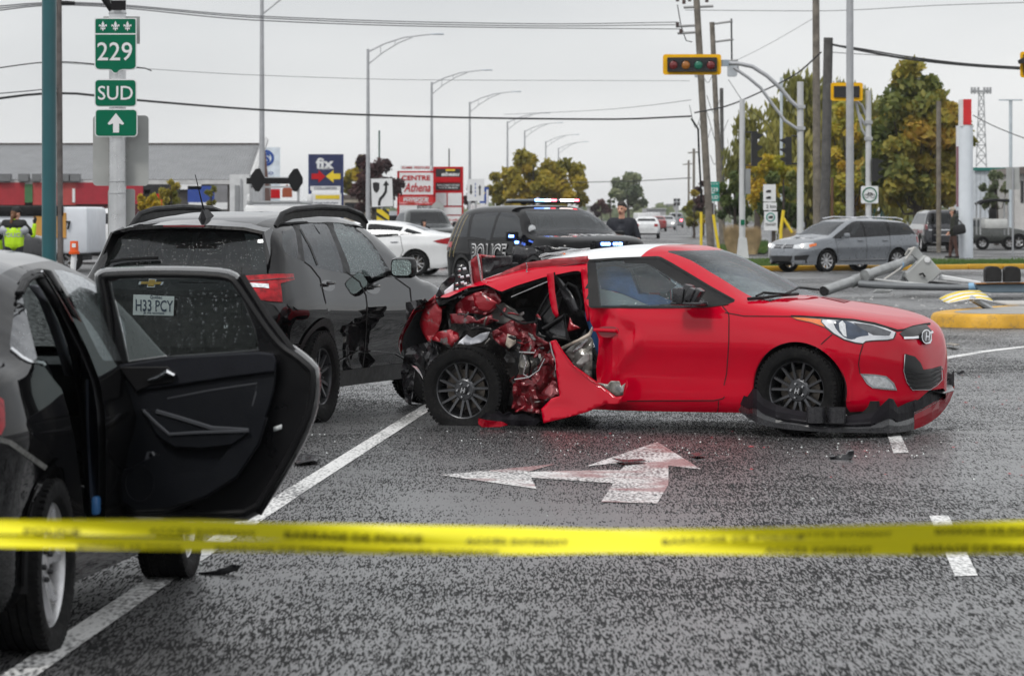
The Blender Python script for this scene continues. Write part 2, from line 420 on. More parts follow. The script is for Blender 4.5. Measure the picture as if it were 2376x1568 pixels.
 def region(s, view, poly, name, src=('body',), snap=True):
  """faces of the shell inside the outline become the part `name`; the edge is moved onto the outline"""
  x0, x1 = min(p[0] for p in poly), max(p[0] for p in poly); y0, y1 = min(p[1] for p in poly), max(p[1] for p in poly)
  ins = set()
  for i, f in enumerate(s.F):
   if s.tags[i] not in src or not s.visible(view, i): continue
   c = sum((s.V[j] for j in f), Vector()) / len(f); a, b = s.to2(view, c)
   if x0 <= a <= x1 and y0 <= b <= y1 and inpoly(a, b, poly): ins.add(i)
  if snap:
   vi = set(j for i in ins for j in s.F[i]); edge = set()
   for i, f in enumerate(s.F):
    if i not in ins:
     for j in f:
      if j in vi: edge.add(j)
   seg = [(Vector((*poly[i], 0)), Vector((*poly[(i + 1) % len(poly)], 0))) for i in range(len(poly))]
   lim = (.05 if view != 'px' else 14.0)
   for j in edge:
    p = Vector((*s.to2(view, s.V[j]), 0)); best = None
    for a, b in seg:
     q, t = intersect_point_line(p, a, b); q = a.lerp(b, min(1, max(0, t))); d = (q - p).length
     if best is None or d < best[0]: best = (d, q)
    if best[0] < lim: s.V[j] = s.cast(view, best[1].x, best[1].y)
  for i in ins: s.tags[i] = name
  return ins
 def faces_obj(s, tagname, name, m, parent=None, off=0.0, smooth=True):
  idx = [i for i, t in enumerate(s.tags) if t == tagname]
  mp = {}; vs_ = []; fs = []
  for i in idx:
   f = []
   for j in s.F[i]:
    if j not in mp: mp[j] = len(vs_); vs_.append(s.V[j].copy())
    f.append(mp[j])
   fs.append(f)
  o = mesh_obj(name, vs_, fs, m, parent if parent else s.root, smooth, 50)
  return o
 def liner(s, m, skip=(), off=.03, name='cabin_liner', zmin=.3):
  vn = {}
  for i, f in enumerate(s.F):
   for j in f: vn[j] = vn.get(j, Vector()) + s.N[i]
  mp = {}; vs_ = []; fs = []
  for i, f in enumerate(s.F):
   if s.tags[i] in skip: continue
   if min(s.V[j].z for j in f) < zmin or len(f) > 4: continue
   g = []
   for j in f:
    if j not in mp: mp[j] = len(vs_); vs_.append(s.V[j] - vn[j].normalized() * off)
    g.append(mp[j])
   fs.append(g)
  return mesh_obj(name, vs_, fs, m, s.root, True)
 def patch(s, view, poly, m, name, parent=None, off=.003, step=None, thick=False, smooth=True, bulge=0.0):
  step = step or (.04 if view != 'px' else 12)
  pts, tris, nb = fill(poly, step)
  vs_ = [s.cast(view, a, b, off) for a, b in pts]; fs = [tuple(t) for t in tris]
  if thick:
   ec = {}
   for t in tris:
    for i in range(3):
     e = (t[i], t[(i + 1) % 3]); ec[tuple(sorted(e))] = ec.get(tuple(sorted(e)), []) + [e]
   lo = {}
   for k_, e in ec.items():
    if len(e) == 1:
     a, b = e[0]
     for q in (a, b):
      if q not in lo: lo[q] = len(vs_); vs_.append(s.cast(view, *pts[q], -.004))
     fs.append((b, a, lo[a], lo[b]))
  return mesh_obj(name, vs_, fs, m, parent or s.root, smooth, 40)
 def strip(s, view, line, width, m, name, parent=None, off=.002, closed=False, step=None, mb=None):
  step = step or (.04 if view != 'px' else 10)
  pts = [Vector(p) for p in resample(line, step, closed)]; n = len(pts); vs_ = []; fs = []
  for i, p in enumerate(pts):
   if closed: d0, d1 = (p - pts[i - 1]), (pts[(i + 1) % n] - p)
   else: d0 = p - pts[max(i - 1, 0)]; d1 = pts[min(i + 1, n - 1)] - p
   if d0.length < 1e-9: d0 = d1
   if d1.length < 1e-9: d1 = d0
   t = d0.normalized() + d1.normalized()
   t = t.normalized() if t.length > 1e-6 else d0.normalized()
   nn = Vector((-t.y, t.x)); c = max(.5, nn.dot(Vector((-d1.y, d1.x)).normalized())); w = width / 2 / c
   for sg in (-1, 1):
    q = p + nn * sg * w; vs_.append(s.cast(view, q.x, q.y, off))
  for i in range(n if closed else n - 1):
   j = (i + 1) % n; fs.append((2 * i, 2 * j, 2 * j + 1, 2 * i + 1))
  if mb is not None: mb.add(vs_, fs); return mb
  return mesh_obj(name, vs_, fs, m, parent or s.root, True)
 def lettering(s, view, txt, cx, cy, size, m, name='lettering', parent=None, ax=(1, 0), ay=(0, 1), bold=0.0, width=None, off=.004, shear=0.0, spacing=1.0, outline=None):
  v, f = text_mesh(txt, size, bold, shear=shear, spacing=spacing); v0 = text_mesh(txt, size, 0, shear=shear, spacing=spacing)[0]
  w = max(p[0] for p in v0) - min(p[0] for p in v0); k = (width / w) if width else 1
  yc = (max(p[1] for p in v) + min(p[1] for p in v)) / 2
  vs_ = [s.cast(view, cx + ax[0] * p[0] * k + ay[0] * (p[1] - yc), cy + ax[1] * p[0] * k + ay[1] * (p[1] - yc), off) for p in v]
  return mesh_obj(name, vs_, f, m, parent or s.root)
 def loc(s, view, a, b, off=0.0): return s.cast(view, a, b, off)
def arch_poly(x, z, r, zlow, n=28):
 p = [(x + r * math.cos(math.pi * i / n), z + r * math.sin(math.pi * i / n)) for i in range(n + 1)]
 return [(x + r, zlow)] + p + [(x - r, zlow)]
RUBBER = mat('tyre_rubber', (.008, .008, .0085), .7, spec=.12, var=.25, vscale=12, bump=.25, bscale=90, dirt=.25)
BLKPL = mat('black_plastic', (.009, .009, .010), .45, spec=.2, var=.2, vscale=6, bump=.08, bscale=120, drops=0)
BLKGLOSS = mat('gloss_black_trim', (.01, .01, .011), .12, coat=.5, var=.2)
DARK = mat('dark_void', (.008, .008, .009), .8)
GAP = mat('panel_gap', (.006, .006, .006), .9)
LINER = mat('dark_cabin_cloth', (.02, .021, .024), .9, var=.2, vscale=9)
CHROME = mat('bright_metal', (.75, .76, .78), .12, 1.0, var=.05)
ALLOY = mat('silver_alloy', (.55, .55, .56), .3, .9, var=.08, dirt=.25, vscale=8)
GUNMETAL = mat('gunmetal_alloy', (.085, .087, .093), .3, .7, var=.15, vscale=10, dirt=.15)
DISCM = mat('brake_disc_steel', (.12, .105, .09), .5, .8, var=.3, vscale=10)
STEELBLK = mat('black_steel_wheel', (.022, .022, .024), .45, .3, var=.2, dirt=.3)
REDLENS = mat('red_lens', (.30, .004, .010), .3, coat=.6, var=.45, vscale=22, spec=.1)
CLEARLENS = mat('clear_lens', (.62, .64, .66), .1, .3, coat=1, var=.3, vscale=40)
AMBERLENS = mat('amber_lens', (.75, .16, .02), .2, coat=.8, var=.15, vscale=30)
SEATM = mat('seat_cloth', (.022, .023, .026), .85, var=.25, vscale=14, bump=.1, bscale=200)
def make_wheel(parent, c, side, Rt, Wt, Rr, style, rimm, rot=0.0, camber=0.0, steer=0.0, squash=0.0, name='wheel'):
 """side -1: outer face looks to local -y. wheel > tyre, rim (+ brake_disc)"""
 e = bpy.data.objects.new(name, None); COL.objects.link(e); e.parent = parent; e.location = c; e.empty_display_size = .1
 e.rotation_euler = (camber, 0, steer)
 M = Matrix.Rotation(R(90) * (1 if side < 0 else -1), 3, 'X')     # local +Z of the lathe -> outward
 h = Wt / 2; t = MB(); sw = Rt - Rr
 g = [(Rr * .97, -h * .72), (Rr + sw * .2, -h * .96), (Rr + sw * .55, -h), (Rt - sw * .12, -h * .93), (Rt - .006, -h * .8)]
 for q in (-.5, -.17, .17, .5): g += [(Rt, h * (q - .13)), (Rt, h * (q - .04)), (Rt - .009, h * (q - .03)), (Rt - .009, h * (q + .03)), (Rt, h * (q + .04)), (Rt, h * (q + .13))]
 g += [(Rt - .006, h * .8), (Rt - sw * .12, h * .93), (Rt - sw * .16, h * .97), (Rr + sw * .55, h), (Rr + sw * .22, h * .97), (Rr + sw * .18, h * .95), (Rr * .97, h * .74)]
 t.lathe(g, n=64, M=M, close=True)
 # shoulder lugs
 for j in range(60):
  a = 2 * math.pi * j / 60
  for sg in (-1, 1):
   T = M @ Matrix.Rotation(a, 3, 'Z'); t.box(T @ Vector((Rt - .007, 0, sg * h * .86)), (.016, .021, h * .2), M=T)
 to = t.build('tyre', RUBBER, e, True, 30)
 if squash > 0:
  for v in to.data.vertices:
   if v.co.z < -(Rt - squash): v.co.z = -(Rt - squash) + (v.co.z + Rt - squash) * .1; v.co.y *= 1.12
 r = MB(); lip = h * .74
 r.lathe([(Rr * .93, -lip), (Rr * 1.0, lip * .9), (Rr * 1.01, lip), (Rr * .985, lip * 1.04), (Rr * .955, lip * .98), (Rr * .93, lip * .72), (Rr * .93, lip * .2), (Rr * .90, -lip)], n=64, M=M, close=True)
 zf = lip * .86
 def spoke(a0, r0, w0, a1, r1, w1, z0=0.0, z1=0.0, th=.022):
  p0 = Vector((r0 * math.cos(a0), r0 * math.sin(a0), zf + z0)); p1 = Vector((r1 * math.cos(a1), r1 * math.sin(a1), zf + z1))
  d = (p1 - p0).normalized(); n = Vector((-d.y, d.x, 0)).normalized(); dn = Vector((0, 0, -th))
  q = []
  for p, w in ((p0, w0), (p1, w1)): q += [p - n * w / 2 + dn, p + n * w / 2 + dn, p + n * w * .36, p - n * w * .36]
  r.add([M @ v for v in q], [(0, 1, 2, 3), (7, 6, 5, 4), (0, 4, 5, 1), (1, 5, 6, 2), (2, 6, 7, 3), (3, 7, 4, 0)])
 tau = 2 * math.pi
 if style == 'mesh':
  for i in range(7):
   a = rot + tau * i / 7
   for sg in (-1, 1): spoke(a + sg * .15, Rr * .30, Rr * .13, a + sg * .215, Rr * .95, Rr * .10, -.018, 0)
   spoke(a - .2, Rr * .33, Rr * .1, a + .2, Rr * .33, Rr * .1, -.016, -.016)
  r.lathe([(Rr * .40, zf - .05), (Rr * .40, zf - .022), (Rr * .33, zf - .012), (Rr * .16, zf - .012), (Rr * .15, zf + .004), (0.0001, zf + .006)], n=32, M=M)
 elif style == 'turbine':
  for i in range(9):
   a = rot + tau * i / 9; spoke(a, Rr * .2, Rr * .16, a + .05, Rr * .95, Rr * .36, -.01, .0)
  r.lathe([(Rr * .26, zf - .04), (Rr * .25, zf - .004), (.0001, zf)], n=24, M=M)
 elif style == 'five':
  for i in range(5):
   a = rot + tau * i / 5
   for sg in (-1, 1): spoke(a + sg * .16, Rr * .18, Rr * .16, a + sg * .26, Rr * .95, Rr * .13, -.02, 0)
  r.lathe([(Rr * .30, zf - .05), (Rr * .28, zf - .012), (.0001, zf - .004)], n=24, M=M)
 elif style == 'steel':
  r.lathe([(Rr * .95, zf - .03), (Rr * .86, zf - .03), (Rr * .72, zf - .005), (Rr * .58, zf - .045), (Rr * .36, zf - .035), (Rr * .34, zf - .012), (Rr * .2, zf - .005), (.0001, zf - .003)], n=40, M=M)
 elif style == 'five_simple':
  for i in range(5):
   a = rot + tau * i / 5; spoke(a, Rr * .15, Rr * .3, a, Rr * .95, Rr * .26, -.01, 0)
  r.lathe([(Rr * .24, zf - .04), (.0001, zf)], n=20, M=M)
 ro = r.build('rim', rimm, e, True, 32)
 if style in ('mesh', 'five', 'steel'):
  nb = MB(); nr = Rr * (.235 if style != 'steel' else .27)
  for i in range(5 if style != 'steel' else 6):
   a = rot + .4 + tau * i / (5 if style != 'steel' else 6)
   nb.lathe([(.0105, zf - .03), (.0105, zf + .002), (.007, zf + .008), (.0001, zf + .008)], c=M @ Vector((nr * math.cos(a), nr * math.sin(a), 0)), n=8, M=M)
  tag(nb.build('lug_nuts', CHROME if style == 'mesh' else STEELBLK, ro, True), kind='stuff')
  if style == 'steel':
   hb = MB()
   for i in range(12):
    a = tau * i / 12; hb.lathe([(Rr * .07, zf - .012), (Rr * .06, zf - .004), (.0001, zf - .0042)], c=M @ Vector((Rr * .75 * math.cos(a), Rr * .75 * math.sin(a), 0)), n=12, M=M)
   tag(hb.build('vent_holes', DARK, ro), kind='stuff')
 if style != 'steel':
  d = MB(); d.lathe([(.0001, -lip * .1), (Rr * .7, -lip * .1), (Rr * .7, lip * .1), (Rr * .32, lip * .1), (Rr * .3, lip * .4), (.0001, lip * .4)], n=40, M=M); d.build('brake_disc', DISCM, e, True)
 return e
def wheel_well(car, x, z, r, w, side, depth=.34, parent=None):
 """dark arch liner: half tube behind the opening"""
 mb = MB(); n = 20; y0 = side * (w - .03); y1 = side * (w - depth); vs_ = []; fs = []
 for i in range(n + 1):
  a = math.pi * (1.12 * i / n - .06); vs_ += [(x + r * math.cos(a), y0, z + r * math.sin(a)), (x + r * math.cos(a), y1, z + r * math.sin(a))]
 for i in range(n): fs.append((2 * i, 2 * i + 1, 2 * i + 3, 2 * i + 2))
 fs.append(tuple(2 * i + 1 for i in range(n + 1))); mb.add(vs_, fs)
 return mb.build('wheel_well_liner', DARK, car.root)
def seat(parent, x, y, m=SEATM, w=.5, recl=R(18), zs=.5, h=.62, head=True):
 mb = MB(); mb.rbox((x, y, zs - .07), (.52, w, .2), .07)
 T = Matrix.Rotation(-recl, 3, 'Y'); b = Vector((x - .26, y, zs))
 mb.rbox(b + T @ Vector((-.02, 0, h / 2)), (.17, w * .95, h), .07, T)
 if head: mb.rbox(b + T @ Vector((0, 0, h + .13)), (.11, .27, .19), .05, T)
 return mb.build('seat', m, parent, True)
def underbody(car, x0, x1, w, z=.2):
 mb = MB(); mb.box(((x0 + x1) / 2, 0, z), (x1 - x0, 2 * w, .1)); return mb.build('underbody', DARK, car.root)
# ---------------------------------------------------------------- the setting: wet asphalt, markings, kerbs, verges
def asphalt_mat():
 m, nt, b = newmat('wet_asphalt'); N, L = nt.nodes.new, nt.links.new
 tc = N('ShaderNodeTexCoord')
 def noise_(scale, detail=4, rough=.55, st=(1, 1, 1), loc=(0, 0, 0)):
  mp = N('ShaderNodeMapping'); mp.inputs['Scale'].default_value = st; mp.inputs['Location'].default_value = loc; L(tc.outputs['Object'], mp.inputs[0])
  n = N('ShaderNodeTexNoise'); n.inputs['Scale'].default_value = scale; n.inputs['Detail'].default_value = detail; n.inputs['Roughness'].default_value = rough
  L(mp.outputs[0], n.inputs['Vector']); return n.outputs[0]
 def ramp(src, a, b_, lo=0.0, hi=1.0):
  r = N('ShaderNodeMapRange'); r.inputs[1].default_value = a; r.inputs[2].default_value = b_; r.inputs[3].default_value = lo; r.inputs[4].default_value = hi; L(src, r.inputs[0]); return r.outputs[0]
 def math_(op, a, b_):
  q = N('ShaderNodeMath'); q.operation = op
  for i, x in enumerate((a, b_)):
   if isinstance(x, (int, float)): q.inputs[i].default_value = x
   else: L(x, q.inputs[i])
  return q.outputs[0]
 vm_ = N('ShaderNodeMapping'); vm_.inputs['Scale'].default_value = (1, .08, 1); L(tc.outputs['Object'], vm_.inputs[0])
 vo = N('ShaderNodeTexVoronoi'); vo.inputs['Scale'].default_value = 178; L(vm_.outputs[0], vo.inputs['Vector']); vs2 = N('ShaderNodeSeparateColor'); L(vo.outputs['Color'], vs2.inputs[0]); fine = vs2.outputs[0]   # stone heads, drawn out along the lane
 film = noise_(.26, 5, .55, (1, .45, 1), (1.3, 2.2, 0))            # where the water film lies
 wear = noise_(2.6, 6, .65, (.5, .9, 1))
 big = math_('ADD', math_('MULTIPLY', math_('SUBTRACT', film, .5), 2.6), math_('MULTIPLY', math_('SUBTRACT', wear, .5), 1.1))
 filmm = ramp(math_('SUBTRACT', math_('ADD', big, .64), fine), -.06, .06)      # 1 = film, 0 = dry stone head
 stone = filmm; stone2 = fine
 crack = N('ShaderNodeTexVoronoi'); crack.feature = 'DISTANCE_TO_EDGE'; crack.inputs['Scale'].default_value = .28
 wv = N('ShaderNodeMixRGB'); wv.inputs[0].default_value = .35; L(tc.outputs['Object'], wv.inputs[1])
 wn = N('ShaderNodeTexNoise'); wn.inputs['Scale'].default_value = 1.1; wn.inputs['Detail'].default_value = 6; L(tc.outputs['Object'], wn.inputs['Vector']); L(wn.outputs['Color'], wv.inputs[2]); L(wv.outputs[0], crack.inputs['Vector'])
 ck = ramp(crack.outputs['Distance'], .0, .006, 0.0, 1.0)
 c1 = N('ShaderNodeMixRGB'); L(math_('MULTIPLY', filmm, ramp(vs2.outputs[1], 0, 1, .5, 1)), c1.inputs[0]); c1.inputs[1].default_value = (.009, .009, .0095, 1); c1.inputs[2].default_value = (.10, .10, .102, 1)  # film cells take a paler base colour too, standing in for sky sheen
 c3 = N('ShaderNodeMixRGB'); L(ck, c3.inputs[0]); c3.inputs[1].default_value = (.008, .008, .008, 1); L(c1.outputs[0], c3.inputs[2])
 L(c3.outputs[0], b.inputs['Base Color'])
 b.inputs['Roughness'].default_value = .7; b.inputs['Specular IOR Level'].default_value = .12
 L(math_('MULTIPLY', filmm, 1.0), b.inputs['Coat Weight']); b.inputs['Coat Roughness'].default_value = .33; b.inputs['Coat IOR'].default_value = 1.45
 bp = N('ShaderNodeBump'); bp.inputs['Strength'].default_value = .5; bp.inputs['Distance'].default_value = .006; L(fine, bp.inputs['Height']); L(bp.outputs[0], b.inputs['Normal'])
 bp2 = N('ShaderNodeBump'); bp2.inputs['Strength'].default_value = .12; bp2.inputs['Distance'].default_value = .003; L(fine, bp2.inputs['Height']); L(bp2.outputs[0], b.inputs['Coat Normal'])
 return m
ASPH = asphalt_mat()
def paint_mat(name, col, wear=.5, red=False):
 m, nt, b = newmat(name); N, L = nt.nodes.new, nt.links.new
 tc = N('ShaderNodeTexCoord'); mp = N('ShaderNodeMapping'); mp.inputs['Scale'].default_value = (1, .25, 1); L(tc.outputs['Object'], mp.inputs[0])
 n = N('ShaderNodeTexNoise'); n.inputs['Scale'].default_value = 55; n.inputs['Detail'].default_value = 4; L(mp.outputs[0], n.inputs['Vector'])
 n2 = N('ShaderNodeTexNoise'); n2.inputs['Scale'].default_value = 2.2; n2.inputs['Detail'].default_value = 6; L(mp.outputs[0], n2.inputs['Vector'])
 ad = N('ShaderNodeMath'); ad.operation = 'MULTIPLY_ADD'; ad.inputs[1].default_value = .6; L(n2.outputs[0], ad.inputs[0]); L(n.outputs[0], ad.inputs[2])
 r = N('ShaderNodeMapRange'); r.inputs[1].default_value = .62 + .2 * (1 - wear); r.inputs[2].default_value = .86 + .2 * (1 - wear); L(ad.outputs[0], r.inputs[0])
 c = N('ShaderNodeMixRGB'); L(r.outputs[0], c.inputs[0]); c.inputs[1].default_value = (*col, 1); c.inputs[2].default_value = (.05, .05, .052, 1)
 last = c.outputs[0]
 if red:      # smears of crushed red paint and fluid
  n3 = N('ShaderNodeTexNoise'); n3.inputs['Scale'].default_value = 1.6; n3.inputs['Detail'].default_value = 5
  m3 = N('ShaderNodeMapping'); m3.inputs['Scale'].default_value = (1.2, .9, 1); m3.inputs['Rotation'].default_value = (0, 0, R(50)); m3.inputs['Location'].default_value = (.35, .2, 0); L(tc.outputs['Object'], m3.inputs[0]); L(m3.outputs[0], n3.inputs['Vector'])
  r3 = N('ShaderNodeMapRange'); r3.inputs[1].default_value = .50; r3.inputs[2].default_value = .62; r3.inputs[4].default_value = .75; L(n3.outputs[0], r3.inputs[0])
  c3 = N('ShaderNodeMixRGB'); L(r3.outputs[0], c3.inputs[0]); L(last, c3.inputs[1]); c3.inputs[2].default_value = (.22, .05, .05, 1); last = c3.outputs[0]
 L(last, b.inputs['Base Color']); b.inputs['Roughness'].default_value = .42
 b.inputs['Coat Weight'].default_value = .25; b.inputs['Coat Roughness'].default_value = .25
 bp = N('ShaderNodeBump'); bp.inputs['Strength'].default_value = .35; bp.inputs['Distance'].default_value = .004; L(n.outputs[0], bp.inputs['Height']); L(bp.outputs[0], b.inputs['Normal'])
 return m
WHITEPAINT = paint_mat('road_paint_white', (.78, .78, .77), .38)
WHITEPAINT2 = paint_mat('road_paint_arrow', (.74, .73, .72), .5, True)
g = mesh_obj('ground', [(-1500, -60, 0), (1500, -60, 0), (1500, 4000, 0), (-1500, 4000, 0)], [(0, 1, 2, 3)], ASPH)
tag(g, 'wet grey asphalt of the intersection', None, None, 'structure')
def flat(name, pts, m, z=.004, label=None):
 pts = [(p.x, p.y) for p in pts]; v, t, nb = fill(pts, max(.12, (max(p[0] for p in pts) - min(p[0] for p in pts)) / 12))
 o = mesh_obj(name, [(a, b, z) for a, b in v], [tuple(q) for q in t], m); bm = bmesh.new(); bm.from_mesh(o.data); bmesh.ops.recalc_face_normals(bm, faces=bm.faces[:])
 if sum(f.normal.z for f in bm.faces) < 0: bmesh.ops.reverse_faces(bm, faces=bm.faces[:])
 bm.to_mesh(o.data); bm.free()
 return tag(o, label, None, None, 'structure')
def line_strip(name, uv, w, m, z=.004, label=None):
 c = [G(*p) for p in uv]; L_, R_ = [], []
 for i, p in enumerate(c):
  d = (c[min(i + 1, len(c) - 1)] - c[max(i - 1, 0)]).normalized(); n = Vector((-d.y, d.x, 0)) * w / 2; L_.append(p + n); R_.append(p - n)
 return flat(name, L_ + R_[::-1], m, z, label)
line_strip('lane_line', [(-120, 1680), (374, 1343), (700, 1130), (955, 968), (1010, 934)], .125, WHITEPAINT, label='solid white lane line running under the two black cars')
flat('lane_dash', [G(2156, 1197), G(2201, 1197), G(2269, 1336), G(2216, 1338)], WHITEPAINT, label='nearer white lane dash')
flat('lane_dash', [G(2050, 985), G(2078, 985), G(2109, 1051), G(2073, 1052)], WHITEPAINT, label='white lane dash by the torn bumper')
arrow = [(1525, 1026), (1628, 1090), (1551, 1081), (1551, 1126), (1525, 1169), (1395, 1165), (1423, 1122), (1232, 1109), (1245, 1135), (1022, 1103), (1290, 1077), (1225, 1095), (1440, 1091), (1460, 1072), (1358, 1083)]
flat('turn_arrow', [G(*p) for p in arrow], WHITEPAINT2, label='worn white straight and left turn arrow painted on the lane')
line_strip('lane_line', [(2140, 842), (2200, 830), (2290, 815), (2420, 800)], .16, WHITEPAINT, label='faint curved white line past the red car nose')
line_strip('lane_line', [(1700, 636), (2000, 631), (2500, 626)], .3, WHITEPAINT, label='white edge line along the far yellow kerb')
line_strip('lane_line', [(2150, 652), (2500, 649)], .25, WHITEPAINT, label='white line beyond the fallen signal pole')
line_strip('lane_line', [(2190, 569), (2520, 567)], .9, WHITEPAINT, label='white line in the far car park lane')
YKERB = mat('yellow_kerb_paint', (.62, .33, .015), .6, var=.3, vscale=2.6, bump=.6, bscale=22, dirt=1.0)
YKERB2 = mat('yellow_kerb_paint_clean', (.66, .36, .02), .6, var=.12, vscale=3, bump=.2, bscale=20, dirt=.35)
CONC = mat('concrete', (.30, .295, .28), .75, var=.18, vscale=2, bump=.25, bscale=30, dirt=.3)
# near island: rounded yellow nose, concrete top
def island():
 k = tag(thing('traffic_island', (0, 0, 0)), 'concrete traffic island with worn yellow painted kerb', None, None, 'structure')
 pts = [(5.95, 51.6), (6.02, 51.0), (6.35, 50.6), (6.9, 50.45), (8.2, 50.45), (10.2, 50.45), (14, 50.5), (14, 56.8), (10, 57.3), (7.6, 56), (6.3, 53)]
 pts = smooth_poly(pts, 2)
 def ins(d):
  c = Vector((10, 53.6)); return [tuple(Vector(p) + (c - Vector(p)).normalized() * d) for p in pts]
 n = len(pts); v = []; h = .19
 for ring_, z in ((pts, 0), (ins(.02), h - .05), (ins(.05), h - .012), (ins(.10), h), (ins(.42), h)): v += [(p[0], p[1], z) for p in ring_]
 f = [(r * n + i, r * n + (i + 1) % n, (r + 1) * n + (i + 1) % n, (r + 1) * n + i) for r in range(4) for i in range(n)]
 mb = MB(); mb.add(v, f); mb.build('kerb', YKERB, k, True, 40)
 q = ins(.42); mb = MB(); mb.add([(p[0], p[1], h + .003) for p in q], [tuple(range(n))]); mb.build('island_top', CONC, k)
 mb = MB(); mb.rbox((9.1, 56.0, h + .02), (3.0, 1.7, .05), .02); mb.build('paving_slab', mat('pale_concrete', (.45, .44, .42), .7, var=.12, bump=.2), k)
island()
kb = tag(thing('kerb', (0, 0, 0)), 'long yellow painted kerb along the far verge', None, None, 'structure')
a, b_ = G(1738, 630), G(2480, 622); d = (b_ - a); nst = 9; kang = math.atan2(d.y, d.x)
smb = MB(); smb.rbox((0, 0, .07), (d.length / nst - .05, .22, .16), .03); st0 = smb.build('kerb_stone', YKERB2, kb, True)
for i in range(nst):
 o = st0 if i == 0 else link(bpy.data.objects.new('kerb_stone', st0.data), kb)
 o.location = a + d * ((i + .5) / nst); o.location.z = random.uniform(-.012, .012); o.rotation_euler = (0, 0, kang + random.uniform(-.004, .004))
GRASSM = leafmat('grass_blades', [(.035, .07, .012), (.06, .13, .02), (.10, .17, .03), (.16, .18, .05)], .3)
GRASSB = mat('turf_soil', (.05, .075, .02), .9, var=.35, vscale=1.2)
def verge(name, poly, label, n, h=.12):
 v, t, nb = fill(poly, 2.5); base = mesh_obj(name, [(x, y, .05) for x, y in v], [tuple(q) for q in t], GRASSB); tag(base, label, None, None, 'structure')
 x0, x1 = min(p[0] for p in poly), max(p[0] for p in poly); y0, y1 = min(p[1] for p in poly), max(p[1] for p in poly)
 vs_, fs, tone = [], [], []
 while len(fs) < n:
  x, y = random.uniform(x0, x1), y0 + (y1 - y0) * random.random() ** 1.8
  if not inpoly(x, y, poly): continue
  a = random.uniform(0, 6.28); w = random.uniform(.012, .03); hh = h * random.uniform(.5, 1.25) * (.7 + .6 * noise.noise(Vector((x * .4, y * .4, 0)))); q = len(vs_)
  dx, dy = math.cos(a) * w, math.sin(a) * w; lx, ly = random.gauss(0, .04), random.gauss(0, .04)
  vs_ += [(x - dx, y - dy, .04), (x + dx, y + dy, .04), (x + lx, y + ly, .05 + hh)]; fs.append((q, q + 1, q + 2))
  tn = min(.65, max(0, .3 + .5 * noise.noise(Vector((x * .5, y * .3, 3))))); tone += [tn] * 3
 o = mesh_obj('grass', vs_, fs, GRASSM); at = o.data.attributes.new('tone', 'FLOAT', 'POINT'); at.data.foreach_set('value', tone)
 tag(o, 'short green grass on the ' + name.replace('_', ' '), 'grass', None, 'stuff')
def vpoly(*uvy): return [(gx(u, Y).x, Y) for u, Y in uvy]
verge('grass_verge', vpoly((2075, 105.5), (2500, 107.6), (2500, 120), (2080, 118)), 'green grass verge behind the far yellow kerb', 16000)
verge('corner_lawn', vpoly((1698, 108), (1745, 102.5), (1900, 103), (1880, 122), (1690, 122)), 'green grass corner behind the kerb beside the signal post', 7000)
verge('rough_strip', vpoly((1672, 150), (1775, 142), (1800, 190), (1668, 230)), 'rough grass strip along the far street', 5000, .25)
# glass crumbs and chips strewn over the lane
def crumbs(name, label, boxes, m, smin, smax, flatk=.5):
 vs_, fs = [], []
 for (u0, u1, v0, v1, n) in boxes:
  for _ in range(n):
   p = G(random.uniform(u0, u1), random.uniform(v0, v1)); r_ = random.uniform(smin, smax) * (1 if random.random() < .9 else 2.0); q = len(vs_)
   for j in range(4):
    a = 1.57 * j + random.uniform(-.5, .5); vs_.append((p.x + r_ * math.cos(a), p.y + r_ * math.sin(a), .002))
   vs_.append((p.x + random.uniform(-.3, .3) * r_, p.y, .002 + r_ * flatk * random.uniform(.5, 1.4)))
   fs += [(q + j, q + (j + 1) % 4, q + 4) for j in range(4)]
 return tag(mesh_obj(name, vs_, fs, m), label, 'debris', None, 'stuff')
crumbs('glass_crumbs', 'tiny glass crumbs strewn round the wrecked cars', [(1100, 2300, 985, 1060, 700), (720, 1100, 950, 1060, 200), (330, 470, 1290, 1345, 160), (1950, 2376, 680, 715, 160), (1200, 2376, 1050, 1200, 160)], mat('crumb_glass', (.62, .66, .64), .08, var=.3, vscale=50, coat=1), .002, .0045, .8)
crumbs('black_chips', 'small black plastic and stone chips scattered on the asphalt', [(700, 2376, 985, 1200, 700), (500, 2376, 1290, 1560, 420), (1900, 2376, 690, 800, 260), (2200, 2376, 800, 1000, 60)], mat('chip_black', (.015, .015, .016), .6, var=.3), .0025, .0065, .6)
crumbs('pole_debris', 'broken grey bits scattered round the toppled signal pole', [(1930, 2330, 684, 712, 44), (2160, 2376, 715, 722, 8)], mat('grey_bits', (.3, .3, .3), .6, var=.6, vscale=3), .015, .05, .7)
crumbs('red_chips', 'small red paint chips lying on the asphalt', [(1300, 2376, 990, 1120, 26), (2200, 2376, 860, 960, 16)], mat('chip_red', (.4, .01, .02), .3), .006, .014, .4)
